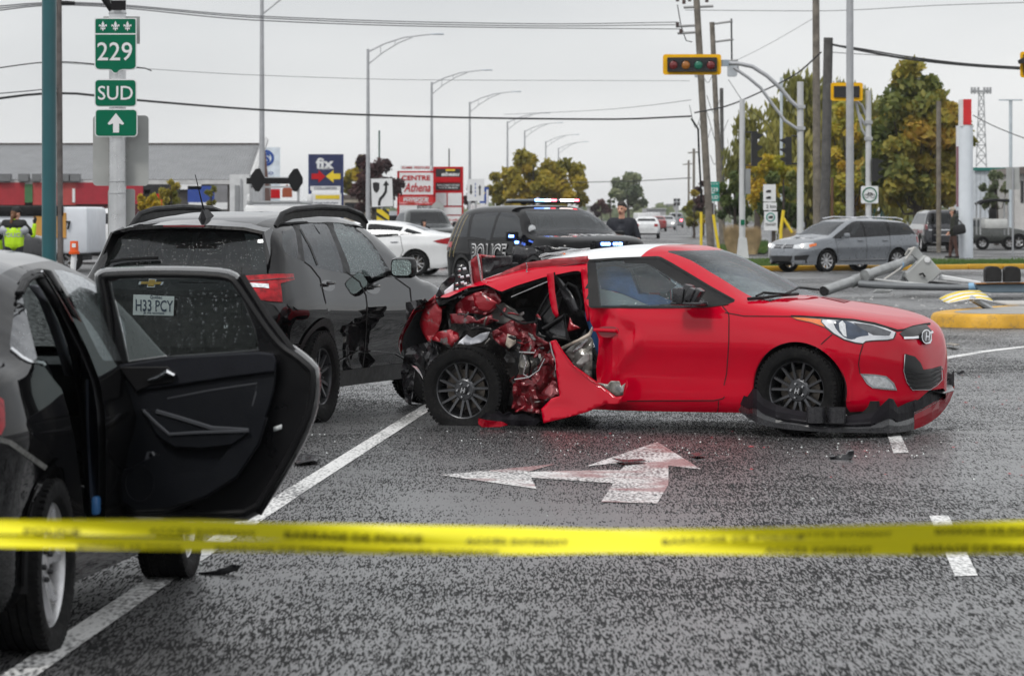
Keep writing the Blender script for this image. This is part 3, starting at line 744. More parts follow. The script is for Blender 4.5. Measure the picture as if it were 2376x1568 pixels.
# ---------------------------------------------------------------- the wrecked red hatchback
def wetpaint(name, col, coat=1.0, rough=.3, metal=.35, dirt=.25, drops=.25, dscale=55):
 return mat(name, col, rough, metal, coat, var=.06, vscale=1.5, dirt=dirt, drops=drops, dscale=dscale, spec=0, cior=1.5)
REDP = wetpaint('red_car_paint', (.50, .0005, .017), .72, .35, .0, .02, .15)
WROOF = wetpaint('white_roof_paint', (.72, .73, .74), 1, .3, 0, .05, .12)
def scrap_mat(name, paint, bare=(.30, .30, .31), amount=.5, metal=.5):
 """crushed sheet metal: paint flaked off to grey primer and grime along the folds"""
 m, nt, b = newmat(name); N, L = nt.nodes.new, nt.links.new
 tc = N('ShaderNodeTexCoord')
 def nz(sc_, d=6, r_=.6, st=(1, 1, 1)):
  mp = N('ShaderNodeMapping'); mp.inputs['Scale'].default_value = st; L(tc.outputs['Object'], mp.inputs[0])
  n = N('ShaderNodeTexNoise'); n.inputs['Scale'].default_value = sc_; n.inputs['Detail'].default_value = d; n.inputs['Roughness'].default_value = r_; L(mp.outputs[0], n.inputs['Vector']); return n.outputs[0]
 def rmp(src, a, b_, lo=0., hi=1.):
  q = N('ShaderNodeMapRange'); q.inputs[1].default_value = a; q.inputs[2].default_value = b_; q.inputs[3].default_value = lo; q.inputs[4].default_value = hi; L(src, q.inputs[0]); return q.outputs[0]
 c = N('ShaderNodeMixRGB'); L(rmp(nz(7, 7, .65), .62 - amount * .25, .68 - amount * .25), c.inputs[0]); c.inputs[1].default_value = (*paint, 1); c.inputs[2].default_value = (*bare, 1)
 c2 = N('ShaderNodeMixRGB'); L(rmp(nz(4.3, 8, .7), .55, .72, 0, .9), c2.inputs[0]); L(c.outputs[0], c2.inputs[1]); c2.inputs[2].default_value = (.03, .026, .025, 1)
 c3 = N('ShaderNodeMixRGB'); L(rmp(nz(34, 3, .6, (1, 1, .3)), .71, .74, 0, .6), c3.inputs[0]); L(c2.outputs[0], c3.inputs[1]); c3.inputs[2].default_value = (.5, .5, .5, 1)
 L(c3.outputs[0], b.inputs['Base Color']); b.inputs['Roughness'].default_value = .33; b.inputs['Metallic'].default_value = metal
 b.inputs['Coat Weight'].default_value = .6; b.inputs['Coat Roughness'].default_value = .08
 bp = N('ShaderNodeBump'); bp.inputs['Strength'].default_value = .5; bp.inputs['Distance'].default_value = .015; L(nz(22, 5, .6), bp.inputs['Height']); L(bp.outputs[0], b.inputs['Normal'])
 return m
SCRAPR = scrap_mat('crushed_red_sheet', (.15, .003, .009), (.10, .09, .09), .24, .3)
SCRAPR2 = scrap_mat('torn_red_sheet', (.27, .002, .010), (.16, .16, .16), .2, .25)
SCRAPG = scrap_mat('bare_inner_sheet', (.23, .22, .20), (.12, .12, .12), .4, .3)
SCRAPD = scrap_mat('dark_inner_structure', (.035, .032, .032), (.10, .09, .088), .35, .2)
SCRAPB = mat('torn_black_plastic', (.022, .022, .025), .28, var=.3, vscale=8, coat=.3, bump=.3, bscale=14)
TAN = mat('tan_primer_sheet', (.42, .36, .30), .35, .2, coat=.4, var=.2, vscale=12)
WHCLOTH = mat('white_cloth', (.72, .73, .78), .85, var=.06, bump=.6, bscale=18)
EDGE = mat('torn_bright_edge', (.55, .55, .56), .25, .8, var=.25, vscale=20)
GREYTRIM = mat('grey_trim_panel', (.22, .21, .20), .5, var=.15, vscale=5, bump=.3, bscale=9)
BLUEC = mat('blue_seat_tone', (.012, .06, .17), .7, var=.25, vscale=6)  # blue tone given to both front seats
RGLASS = glassmat('wet_side_glass', (.66, .76, .80), .9, .02, .25, 55, wet=.08, wetcol=(.5, .58, .6))
RWIND = glassmat('wet_windshield', (.82, .88, .87), .6, .03, .3, 55, wet=.05, wetcol=(.62, .72, .71))
def c1_(p): return [(1740 + .22197 * x, 667 + .22197 * y) for x, y in p]
def c2_(p): return [(1305 + .22197 * x, 551 + .22197 * y) for x, y in p]
def c3_(p): return [(951.3 + .22197 * x, 551 + .22197 * y) for x, y in p]
def c5_(p): return [(928 + .333 * x, 522 + .333 * y) for x, y in p]
def c6_(p): return [(1392 + .414 * x, 522 + .414 * y) for x, y in p]
spec = dict(
 top=[(-2.02, .62), (-2.0, .80), (-1.93, .90), (-1.75, .99), (-1.3, 1.16), (-.9, 1.275), (-.5, 1.345), (-.15, 1.372), (.08, 1.362), (.26, 1.318), (.55, 1.185), (.97, .985), (1.10, .965), (1.45, .92), (1.75, .86), (1.90, .805), (1.985, .73), (2.04, .60), (2.06, .47)],
 belt=[(-2.02, .55), (-1.9, .85), (-1.5, .93), (-1.0, .96), (-.5, .93), (.0, .915), (.5, .905), (.9, .90), (1.2, .875), (1.5, .835), (1.8, .76), (1.93, .69), (2.02, .58), (2.06, .43)],
 sill=[(-2.02, .42), (-1.9, .30), (-1.6, .22), (-1.0, .15), (0.0, .14), (1.0, .15), (1.65, .17), (1.9, .19), (2.02, .24), (2.06, .31)],
 width=[(-2.02, .60), (-1.9, .78), (-1.6, .87), (-1.0, .885), (-.4, .875), (.3, .87), (1.0, .885), (1.35, .885), (1.6, .85), (1.75, .775), (1.88, .64), (1.97, .48), (2.03, .33), (2.06, .18)],
 prof=[(0, .90), (.08, .945), (.16, .955), (.3, .955), (.5, .974), (.66, 1.0), (.69, .999), (.86, .98), (1, .945)], tum=.46, sq=4.4, hsq=2.6)
red = Car('red_hatchback', (1.275, 27.41, 0), R(-26), 'red hatchback with white roof and crushed torn-open rear quarter', 'car', spec, REDP, res=.024)
rr = red.root
# --- cut the shell
WS = [(-.66, .955), (-.50, 1.325), (.50, 1.325), (.66, .955), (.3, .985), (0, .992), (-.3, .985)]
red.region('F', WS, 'windshield')
red.region('T', [(-.88, -.60), (-.06, -.60), (-.02, -.4), (.02, 0), (-.02, .4), (-.06, .60), (-.88, .60)], 'roof')
BLK = [(1362, 602), (1430, 597.5), (1498, 595), (1530, 594), (1560, 610), (1600, 634), (1650, 664), (1711, 698), (1680, 709), (1500, 712), (1366, 712)]
GLS = [(1382, 611), (1440, 611), (1498, 611), (1514, 618), (1560, 646), (1592, 667), (1625, 690), (1652, 706), (1500, 709), (1392, 708)]
GLSu = [(1390, 619), (1440, 619), (1497, 619), (1508, 624), (1556, 653), (1588, 673), (1612, 689), (1636, 703), (1500, 705.5), (1398, 704.5)]
red.region('px', GLS, 'side_glass')
red.region('px', BLK, 'frame')
DOOR = [(1366, 712), (1500, 712), (1680, 709), (1690, 725), (1692, 760), (1690, 850), (1684, 900), (1676, 922), (1660, 929), (1500, 931), (1400, 932), (1372, 932), (1372, 860), (1376, 800), (1368, 745)]
red.region('px', DOOR, 'door')
HOLE = [(1366, 742), (1351, 628), (1330, 629), (1262, 643), (1200, 662), (1162, 677), (1128, 660), (1085, 668), (1040, 690), (930, 690), (930, 1000), (1378, 1000), (1372, 932), (1372, 860), (1376, 800), (1368, 745)]
red.region('px', HOLE, 'crushed')
red.region('T', [(-1.95, -.6), (-.88, -.52), (-.88, .5), (-1.95, .55)], 'rear_glass')
fa = arch_poly(1.30, .325, .35, .05); red.region('R', fa, 'arch', src=('body',)); red.region('L', fa, 'arch')
red.region('L', arch_poly(-1.33, .325, .35, .05), 'arch')
red.region('L', [(-.42, .93), (-.38, 1.25), (.2, 1.26), (.35, 1.2), (.68, .95)], 'left_glass')
red.region('L', [(-1.25, 1.0), (-1.15, 1.13), (-.46, 1.24), (-.5, .98)], 'left_glass')
HOOD = [(1.0, -.66), (1.35, -.72), (1.65, -.66), (1.82, -.5), (1.89, -.3), (1.915, 0), (1.89, .3), (1.82, .5), (1.65, .66), (1.35, .72), (1.0, .66), (.985, .3), (.99, 0), (.985, -.3)]
red.region('T', HOOD, 'hood')
# --- dent the rear of the door
def dent(p):
 u, v = red.to2('px', p)
 w = max(0, 1 - abs(u - 1368) / 62.0)
 if p.y < -.3 and 715 < v < 960 and w > 0:
  k = w * w * (3 - 2 * w); f = math.sin((v - 715) / 245 * math.pi) ** .6
  p.y += .13 * k * f; p.y += .020 * math.sin(u * .16 + v * .05) * w + .012 * noise.noise(p * 9) * w
 elif p.y < -.3 and 715 < v < 940 and u < 1470:
  w = (1470 - u) / 100; p.y += .032 * w * math.sin((u + (v - 700) * .55) * .055)
def fold(p):
 u, v = red.to2('px', p)
 if p.y > -.3: return
 for a, b_, w, h in (((1376, 742), (1381, 800), 16, .045), ((1381, 800), (1374, 905), 18, .04), ((1478, 792), (1395, 905), 20, .028), ((1405, 735), (1462, 770), 18, -.022), ((1462, 770), (1466, 805), 16, -.02), ((1372, 925), (1470, 905), 16, -.02)):
  q, t = intersect_point_line(Vector((u, v, 0)), Vector((*a, 0)), Vector((*b_, 0))); t = min(1, max(0, t)); d = (Vector((u, v, 0)) - Vector((*a, 0)).lerp(Vector((*b_, 0)), t)).length
  if d < w: p.y -= h * (1 - d / w)
done = set()
for i, f in enumerate(red.F):
 if red.tags[i] in ('door', 'body'):
  for j in f:
   if j not in done: done.add(j); dent(red.V[j]); fold(red.V[j])
body = red.faces_obj('body', 'body', REDP)
hood = red.faces_obj('hood', 'hood', REDP)
door = red.faces_obj('door', 'door', REDP); door['label'] = 'dented red front door'
red.faces_obj('roof', 'roof_panel', WROOF)
red.faces_obj('frame', 'window_frame', BLKPL)
red.faces_obj('windshield', 'windshield', RWIND)
red.faces_obj('side_glass', 'window', RGLASS)
red.faces_obj('left_glass', 'window', RGLASS)
red.faces_obj('rear_glass', 'rear_window', mat('shattered_black_glass', (.015, .016, .018), .15, var=.3, coat=.6, bump=.5, bscale=30))
red.liner(LINER, ('windshield', 'side_glass', 'left_glass', 'crushed', 'arch', 'rear_glass', 'hood'))
underbody(red, -1.6, 1.85, .70, .2)
for sd in (-1, 1): wheel_well(red, 1.30, .325, .36, .86, sd)
# --- seams and trim
sm = MB()
for ln in (c2_([(1670, 715), (1735, 790), (1742, 830), (1740, 1100), (1718, 1420), (1690, 1545)]), c6_([(700, 960), (690, 972), (640, 983), (150, 985)]),
     c1_([(-260, 262), (-60, 300), (430, 303)]), c1_([(860, 490), (780, 560), (685, 650)]), c1_([(1182, 600), (1150, 700), (1135, 800), (1150, 900)]), c6_([(665, 985), (663, 1050)])):
 red.strip('px', ln, 2.2, GAP, 'panel_gap', off=.0025)
red.strip('px', c1_([(430, 300), (760, 318), (1080, 342), (1300, 378), (1540, 452), (1610, 445), (1700, 412), (1830, 386), (1885, 380)]), 4.5, GAP, 'hood_gap', off=.004)
red.strip('px', [(1370, 712.5), (1500, 713.5), (1640, 712), (1690, 705)], 4.5, BLKPL, 'window_seal', off=.006)
red.strip('px', [(1368, 607), (1430, 602), (1497, 600), (1530, 600), (1600, 640), (1650, 669), (1700, 696)], 2.2, mat('frame_seal_line', (.004, .004, .004), .8), 'frame_seal', off=.003)
hd = MB(); hd.rbox(red.cast('px', 1407, 767, .028), (.19, .022, .026), .01, Matrix.Rotation(R(2), 3, 'Y')); hd.build('handle', REDP, door, True)
red.patch('px', smooth_poly([(1385, 758), (1425, 756), (1440, 766), (1420, 784), (1392, 782)], 2), mat('handle_recess_shade', (.25, .004, .012), .4, .3, .8), 'handle_recess', door, off=.001)  # darker red painted as the shade in the handle recess
wl = MB(); ring_o = [(1.30 + .372 * math.cos(math.pi * i / 30), .325 + .365 * math.sin(math.pi * i / 30)) for i in range(-2, 33)]
red.strip('R', ring_o, .03, REDP, 'wheel_arch_lip', off=.008)
# --- front lamps, grille, badge
hl = red.patch('px', c1_([(430, 308), (560, 312), (760, 328), (1080, 352), (1300, 390), (1420, 425), (1530, 470), (1522, 500), (1500, 540), (1440, 555), (1280, 562), (1210, 570), (1180, 595), (1100, 585), (980, 550), (870, 490), (780, 420), (640, 370), (490, 340)]), mat('lamp_edge', (.01, .01, .01), .3), 'headlight', off=.004, step=9)
red.patch('px', c1_([(445, 313), (560, 318), (745, 336), (742, 362), (785, 414), (640, 364), (500, 337)]), AMBERLENS, 'indicator_lens', hl, off=.007, step=8)
red.patch('px', c1_([(762, 338), (1080, 362), (1300, 400), (1420, 434), (1515, 472), (1490, 532), (1430, 546), (1275, 552), (1205, 560), (1176, 583), (1105, 574), (985, 540), (880, 480), (800, 412), (756, 362)]), mat('chrome_lamp_bowl', (.62, .63, .65), .16, .8, .8, var=.12, vscale=9), 'lamp_bowl', hl, off=.008, step=8)
red.patch('px', smooth_poly(c1_([(866, 358), (1000, 352), (1110, 400), (1270, 500), (1130, 515), (1080, 548), (1000, 535), (905, 450)]), 1), mat('lamp_projector_glass', (.03, .045, .075), .05, 0, 1, var=.4, vscale=14), 'projector_lens', hl, off=.011, step=7)
red.patch('px', c1_([(930, 380), (965, 358), (995, 385), (1010, 520), (975, 505), (940, 450)]), CLEARLENS, 'lamp_reflector', hl, off=.014, step=6)
red.patch('px', c1_([(1080, 375), (1280, 405), (1470, 470), (1450, 505), (1290, 500), (1150, 430)]), mat('lamp_dark_bowl', (.09, .095, .105), .2, .3, .7, var=.4, vscale=16), 'lamp_inner', hl, off=.011, step=8)
fg = red.patch('px', c1_([(1150, 898), (1300, 905), (1425, 925), (1505, 1000), (1534, 1075), (1400, 1065), (1280, 1050), (1218, 1005)]), CHROME, 'fog_lamp', off=.005, step=7)
red.patch('px', c1_([(1180, 918), (1300, 922), (1412, 940), (1480, 1005), (1505, 1056), (1290, 1035), (1235, 995)]), CLEARLENS, 'fog_lamp_lens', fg, off=.009, step=7)
gr = red.patch('px', c1_([(1612, 690), (1720, 722), (1780, 790), (1808, 857), (1900, 846), (1992, 818), (1996, 960), (1940, 1020), (1870, 1062), (1690, 1067), (1630, 980), (1600, 870)]), mat('grille_black', (.007, .007, .008), .4, var=.2), 'lower_grille', off=.006, step=8)
for k in range(4):
 y = 890 + k * 48; red.strip('px', c1_([(1612 + k * 12, y - 8), (1740, y + 14), (1880, y + 2), (1992 - k * 18, y - 42)]), 2.4, BLKGLOSS, 'grille_slat', gr, off=.022)
red.strip('px', c1_([(1990, 826), (1998, 960), (1942, 1022), (1870, 1066), (1690, 1071), (1628, 985), (1598, 870), (1609, 700)]), 1.6, CHROME, 'grille_surround', gr, off=.012)
ug = red.patch('px', c1_([(1560, 482), (1640, 432), (1740, 405), (1840, 392), (1905, 462), (1880, 560), (1780, 548), (1600, 522)]), mat('grille_black', (.007, .007, .008), .4), 'upper_grille', off=.005, step=8)
red.strip('px', c1_([(1600, 530), (1700, 530), (1780, 520), (1860, 492), (1905, 468)]), 5.0, CHROME, 'grille_bar', ug, off=.010)
red.strip('px', c1_([(1770, 545), (1830, 585), (1868, 580), (1885, 545)]), 4.0, CHROME, 'grille_bar', ug, off=.010)
bd = red.patch('px', [(1740 + .222 * (1820 + 52 * math.cos(t * .2618)), 667 + .222 * (528 + 70 * math.sin(t * .2618))) for t in range(24)], CHROME, 'badge', ug, off=.024, step=4)
red.patch('px', [(1740 + .222 * (1820 + 42 * math.cos(t * .2618)), 667 + .222 * (528 + 58 * math.sin(t * .2618))) for t in range(24)], mat('badge_black', (.02, .02, .022), .3), 'badge_field', bd, off=.026, step=4)
red.lettering('px', 'H', 1740 + .222 * 1820, 667 + .222 * 528, 26, CHROME, 'badge_letter', bd, ay=(0, -1), off=.028, shear=.25, width=11, bold=.2)
red.patch('px', c1_([(700, 95), (860, 108), (1062, 140), (985, 160), (860, 130)]), mat('hood_vent_red', (.16, .002, .006), .5), 'hood_vent', hood, off=.003, step=8)
# --- wipers and cowl
cw = MB(); cw.tube([red.cast('px', *q, .02) for q in [(1735, 699), (1770, 697), (1800, 692), (1850, 688)]], .012, 6); cw.build('cowl', BLKPL, rr, True)
wp = MB(); wp.tube([red.cast('px', *q, .03) for q in c1_([(60, 130), (130, 92), (260, 104), (400, 112)])], .009, 6); wp.build('wiper', BLKPL, rr, True)
wp = MB(); wp.tube([red.cast('px', *q, .035) for q in c1_([(380, 108), (490, 45), (560, 50), (700, 66)])], .010, 6); wp.build('wiper', BLKPL, rr, True)
# --- interior
for yy in (-.36, .36): seat(rr, -.02, yy, BLUEC, .5, R(20), .40, .55)
seat(rr, -.75, 0, SEATM, 1.1, R(24), .42, .50, False)
for yy in (.33,):
 mb = MB(); mb.tube([(.52 + .05 * math.sin(a), .36 + .18 * math.cos(a), .83 + .17 * math.sin(a)) for a in [i * .314 for i in range(20)]], .014, 6, closed=True); mb.build('steering_wheel', BLKPL, rr, True)
mb = MB(); mb.rbox((.80, 0, .76), (.42, 1.3, .26), .08); mb.build('dashboard', BLKPL, rr, True)
mb = MB(); mb.rbox((.2, 0, 1.255), (.03, .2, .06), .015); mb.build('rear_view_mirror', BLKPL, rr, True)
def inner_sheet(name, poly, y, m):
 o = MB(); o.add([plane_pt(*p, y) for p in poly], [tuple(range(len(poly)))]); ob = o.build(name, m, rr); ob.modifiers.new('s', 'SOLIDIFY').thickness = .01
def plane_pt(u, v, y):
 o, d = red.ray('px', u, v); t = (y - o.y) / d.y; return o + d * t
def scrap(name, poly, y, m, amp=.05, step=9, seed=0, freq=7.0, th=.003, parent=None, lean=0.0, smooth=False, label=None, curl=0.0):
 """torn, folded sheet: outline at its own depth y in the car, folded by ridged noise"""
 freq *= .8
 pts, tris, nb = fill(poly, step); cu = sum(p[0] for p in pts) / len(pts); cv = sum(p[1] for p in pts) / len(pts); vs_ = []
 for a, b in pts:
  q = plane_pt(a, b, y); s3 = Vector((seed * 3.7, seed * 1.3, 0))
  nz = abs(noise.noise(q * freq + s3)) * 1.3 - .35 + .45 * noise.noise(q * freq * 2.3 + s3)
  d = amp * nz + lean * (b - cv) / 100 + curl * ((a - cu) / 100) ** 2
  vs_.append(plane_pt(a, b, y - d) + Vector((amp * .25 * noise.noise(q * freq * 1.5 - s3), 0, amp * .25 * noise.noise(q * freq * 1.7 + s3 * 2))))
 o = mesh_obj(name, vs_, [tuple(t) for t in tris], m, parent or rr, True, 18)
 md = o.modifiers.new('sheet', 'SOLIDIFY'); md.thickness = th; md.offset = 0
 if label: o['label'] = label
 return o
def rods(name, lines, y, r, m, parent=None):
 mb = MB()
 for ln in lines: mb.tube([plane_pt(a, b, y + (k * .01)) for k, (a, b) in enumerate(ln)], r, 6)
 return mb.build(name, m, parent or rr, True)
inner_sheet('blue_sheet', c2_([(350, 350), (420, 310), (560, 300), (700, 330), (760, 480), (800, 590), (1000, 600), (1200, 690), (900, 705), (620, 580), (370, 520)]), -.50, mat('blue_sheet_tone', (.012, .085, .23), .7, var=.4, vscale=9))  # blue sheet set behind the door glass
inner_sheet('door_lining', c2_([(372, 530), (620, 590), (890, 706), (392, 706)]), -.56, mat('pale_lining', (.34, .38, .37), .7))
inner_sheet('window_light_sheet', c2_([(740, 330), (900, 300), (1200, 500), (1080, 580), (830, 570)]), .2, mat('painted_window_light', (.5, .58, .58), .6))  # pale sheet painted as daylight coming through the far window
# dark sheets added as the shade deep behind the tear
scrap('cavity_shade', c3_([(330, 640), (560, 480), (960, 520), (1830, 330), (1880, 1560), (1250, 2080), (360, 1800), (330, 1000)]), -.10, SCRAPD, .12, 22, 1, 4)
scrap('cavity_shade', c3_([(380, 760), (900, 680), (1300, 900), (1500, 1200), (1480, 1900), (1000, 1700), (420, 1300)]), -.52, SCRAPD, .14, 14, 2, 5)
scrap('quarter_panel', c3_([(262, 590), (170, 680), (120, 800), (100, 900), (140, 1000), (190, 1090), (215, 1092), (240, 1040), (300, 980), (335, 860), (330, 740), (300, 722), (262, 660)]), -.62, SCRAPR2, .05, 8, 3, 4, curl=-.03, smooth=True)
scrap('tail_lamp_housing', c3_([(245, 640), (330, 490), (460, 370), (480, 400), (450, 600), (390, 690), (280, 722)]), -.60, SCRAPB, .04, 8, 4)
scrap('lamp_fragment', c3_([(360, 560), (460, 480), (450, 600), (370, 620)]), -.66, WHCLOTH, .02, 6, 5)
scrap('tail_lamp_housing', c3_([(490, 290), (560, 280), (612, 362), (620, 430), (560, 565), (420, 640), (440, 560), (480, 400)]), -.66, SCRAPB, .03, 7, 6)
for k in range(14):
 x, y = 445 + (k % 3) * 45 + (k // 3) * 12 + 14 * (k % 2), 620 - (k // 3) * 72 - (k % 2) * 12
 scrap('lamp_fragment', c3_([(x, y), (x + 34, y - 8), (x + 40, y + 18), (x + 6, y + 26)]), -.69, WHCLOTH if k % 3 else EDGE, .012, 5, 7 + k)
scrap('hatch_edge', c3_([(620, 250), (700, 180), (742, 178), (765, 480), (660, 512), (640, 430)]), -.64, SCRAPR2, .025, 8, 21)
rods('torn_edge', [c3_([(705, 172), (728, 300), (742, 400), (758, 480)]), c3_([(622, 250), (640, 420), (655, 505)])], -.67, .009, EDGE)
scrap('hatch_cavity_shade', c3_([(735, 205), (900, 190), (1075, 190), (1075, 300), (900, 330), (780, 400), (740, 350)]), -.45, SCRAPB, .03, 9, 22)  # black sheet painted as the darkness inside the hatch
scrap('hatch_edge', c3_([(712, 172), (890, 188), (892, 210), (800, 215), (718, 206)]), -.62, SCRAPR2, .015, 6, 23)
scrap('torn_plastic', c3_([(1080, 60), (1110, 85), (1350, 140), (1340, 172), (1200, 240), (1140, 300), (1030, 300), (1060, 250), (1075, 160)]), -.35, SCRAPB, .06, 8, 24, smooth=True)
scrap('torn_plastic', c3_([(1280, 100), (1430, 82), (1400, 155), (1350, 135)]), -.30, SCRAPB, .03, 8, 25)
scrap('torn_plastic', c3_([(1448, 82), (1540, 100), (1690, 115), (1580, 150), (1490, 160)]), -.25, SCRAPB, .04, 8, 26)
rods('torn_edge', [c3_([(1350, 205), (1450, 175), (1560, 158), (1700, 140), (1880, 118)]), c3_([(1370, 225), (1480, 205), (1650, 196), (1800, 190)]), c3_([(1365, 190), (1420, 172), (1600, 180)])], -.45, .008, EDGE)
# roof rail, folded, and the pillar stump
scrap('roof_rail', c3_([(1860, 190), (1560, 214), (1310, 246), (1200, 262), (1000, 348), (800, 470), (815, 540), (900, 520), (960, 560), (1250, 440), (1420, 385), (1790, 330), (1860, 320)]), -.66, SCRAPR2, .022, 8, 27, 5, smooth=True)
rods('rail_seal', [c3_([(960, 555), (1250, 425), (1420, 380), (1780, 318)]), c3_([(900, 500), (1220, 372), (1400, 335), (1830, 262)])], -.69, .007, SCRAPR)
rods('torn_edge', [c3_([(1215, 268), (1228, 310), (1218, 350), (1238, 400)]), c3_([(800, 470), (780, 500), (830, 545)]), c3_([(1060, 620), (1250, 540), (1440, 460)])], -.72, .006, EDGE)
scrap('torn_insulation', c3_([(965, 545), (1110, 490), (1210, 465), (1222, 490), (1080, 545)]), -.68, mat('yellow_insulation', (.20, .19, .05), .8), .015, 6, 28)
scrap('door_post', c3_([(1785, 330), (1842, 318), (1862, 560), (1880, 870), (1850, 880), (1810, 600)]), -.74, REDP, .008, 9, 29, smooth=True)
scrap('crushed_pillar', c3_([(470, 720), (560, 640), (740, 545), (815, 480), (900, 570), (955, 610), (950, 670), (870, 760), (820, 810), (640, 790), (480, 810)]), -.72, SCRAPR, .07, 8, 30, 6)
scrap('torn_panel', c3_([(655, 590), (745, 566), (912, 684), (875, 742), (800, 792), (680, 722)]), -.80, SCRAPR2, .022, 8, 31)
scrap('torn_panel', c3_([(415, 805), (550, 798), (660, 832), (690, 872), (780, 830), (864, 812), (868, 880), (800, 922), (660, 892), (560, 912), (425, 900)]), -.80, SCRAPR, .05, 7, 32)
scrap('inner_wheel_house', c3_([(900, 690), (980, 680), (1100, 760), (1195, 862), (1120, 900), (1000, 895), (900, 880), (840, 800)]), -.60, GREYTRIM, .05, 8, 33, smooth=True)
scrap('torn_panel', c3_([(300, 985), (420, 960), (505, 990), (520, 1050), (440, 1142), (395, 1140), (230, 1062)]), -.74, SCRAPR2, .06, 8, 34)
scrap('airbag_cloth', c3_([(505, 1115), (560, 1060), (605, 1005), (660, 1042), (740, 1000), (832, 985), (810, 1060), (740, 1102), (640, 1120)]), -.72, WHCLOTH, .06, 7, 35, smooth=True)
scrap('torn_panel', c3_([(840, 1000), (920, 950), (1050, 880), (1220, 868), (1330, 905), (1320, 1020), (1450, 1130), (1445, 1200), (1350, 1262), (1250, 1215), (1160, 1192), (1150, 1060), (1000, 1012)]), -.80, SCRAPR, .11, 8, 36, 8)
scrap('torn_panel', c3_([(860, 1005), (960, 972), (1100, 1030), (1112, 1100), (1030, 1182), (950, 1132), (870, 1052)]), -.84, SCRAPR, .07, 7, 37, 9)
scrap('torn_panel', c3_([(1020, 1010), (1105, 1035), (1105, 1100), (1040, 1160), (1000, 1120)]), -.88, TAN, .03, 7, 38)
scrap('inner_structure', c3_([(1170, 1190), (1300, 1195), (1345, 1240), (1310, 1400), (1240, 1480), (1170, 1500), (1120, 1440)]), -.72, SCRAPG, .07, 8, 39, 9)
scrap('inner_structure', c3_([(1040, 1500), (1100, 1440), (1200, 1430), (1330, 1380), (1460, 1200), (1530, 1250), (1540, 1420), (1480, 1460), (1380, 1560), (1100, 1580)]), -.80, SCRAPR, .10, 8, 40, 9)
scrap('inner_structure', c5_([(780, 1115), (870, 1090), (960, 1000), (1020, 900), (1062, 890), (1085, 985), (1092, 1180), (1000, 1235), (988, 1322), (880, 1310), (775, 1285), (792, 1210)]), -.86, SCRAPR, .11, 8, 41, 9)
scrap('inner_structure', c5_([(850, 900), (920, 880), (980, 930), (940, 1030), (860, 1070), (830, 1000)]), -.76, SCRAPG, .08, 7, 42, 10)
scrap('torn_panel', c5_([(985, 1180), (1060, 1090), (1090, 1100), (1116, 1190), (1065, 1215)]), -.94, SCRAPR, .05, 7, 43, 9)
rods('torn_edge', [c5_([(1045, 815), (1060, 890), (1088, 960), (1085, 1010)]), c5_([(1010, 930), (970, 1010), (900, 1060), (800, 1075)]), c5_([(860, 905), (880, 960), (860, 1040), (900, 1060)]), c5_([(830, 885), (940, 890), (945, 870)])], -.92, .006, EDGE)
# loose door skin leaning out
sk = scrap('hanging_door_skin', c5_([(1045, 812), (1082, 802), (1130, 880), (1200, 975), (1290, 1045), (1370, 1095), (1450, 1152), (1508, 1202), (1562, 1192), (1582, 1085), (1586, 1130), (1532, 1242), (1500, 1252), (1440, 1242), (1300, 1302), (1150, 1345), (1000, 1382), (985, 1280), (1060, 1205), (1116, 1190), (1095, 1050), (1082, 920)]), -.98, REDP, .03, 9, 44, 2.2, .004, lean=.05, smooth=True, label='loose red door skin hanging out of the wreck')
scrap('skin_inside', c5_([(1372, 1098), (1450, 1112), (1470, 1090), (1530, 1090), (1545, 1125), (1572, 1100), (1555, 1182), (1505, 1192), (1440, 1142)]), -.97, SCRAPG, .035, 6, 45, 9)
rods('torn_edge', [c5_([(1082, 802), (1135, 885), (1205, 978), (1370, 1096)])], -1.02, .006, REDP)
# door aperture parts: tan strip, latch, mechanism
scrap('inner_structure', c5_([(1150, 880), (1310, 765), (1345, 800), (1338, 1062), (1290, 1035), (1210, 975)]), -.70, SCRAPG, .05, 8, 46, 10)
scrap('door_frame_strip', c5_([(1118, 852), (1240, 795), (1310, 750), (1338, 705), (1342, 740), (1330, 770), (1240, 815), (1130, 872)]), -.82, TAN, .03, 6, 47, 5, smooth=True)
scrap('latch', c5_([(1205, 880), (1230, 850), (1300, 795), (1312, 802), (1260, 862), (1220, 890)]), -.80, EDGE, .02, 5, 48)
scrap('door_brace', c5_([(1225, 960), (1300, 890), (1318, 900), (1318, 950), (1250, 980)]), -.78, mat('grey_brace', (.36, .35, .34), .5, .3, var=.2), .02, 6, 49)
scrap('window_channel', c3_([(1428, 376), (1500, 365), (1515, 560), (1555, 815), (1530, 842), (1490, 780), (1460, 640)]), -.80, REDP, .008, 8, 50, smooth=True)
rods('rubber_seal', [c3_([(1500, 370), (1590, 520), (1690, 640), (1770, 760)]), c3_([(1510, 480), (1420, 640), (1330, 800), (1315, 960)]), c3_([(1560, 560), (1440, 740), (1340, 860), (1330, 1010), (1420, 1040)]), c3_([(1600, 540), (1650, 480), (1740, 520), (1790, 640), (1795, 760)])], -.72, .012, BLKPL)
scrap('window_channel', c3_([(1500, 372), (1580, 440), (1700, 600), (1770, 760), (1700, 800), (1560, 560)]), -.70, SCRAPB, .03, 8, 51)
tri = c3_([(1400, 955), (1610, 822), (1652, 1062), (1500, 1040)])
mb = MB(); q = [plane_pt(a, b, -.88) for a, b in tri]; mb.tube(q, .022, 8, closed=True); mb.build('quarter_window_frame', BLKPL, rr, True)
scrap('quarter_window_frame', tri, -.86, SCRAPB, .01, 8, 52, smooth=True)
scrap('torn_panel', c3_([(1640, 990), (1670, 830), (1700, 900), (1785, 945)]), -.72, SCRAPR2, .015, 7, 53)
rs = random.Random(3)
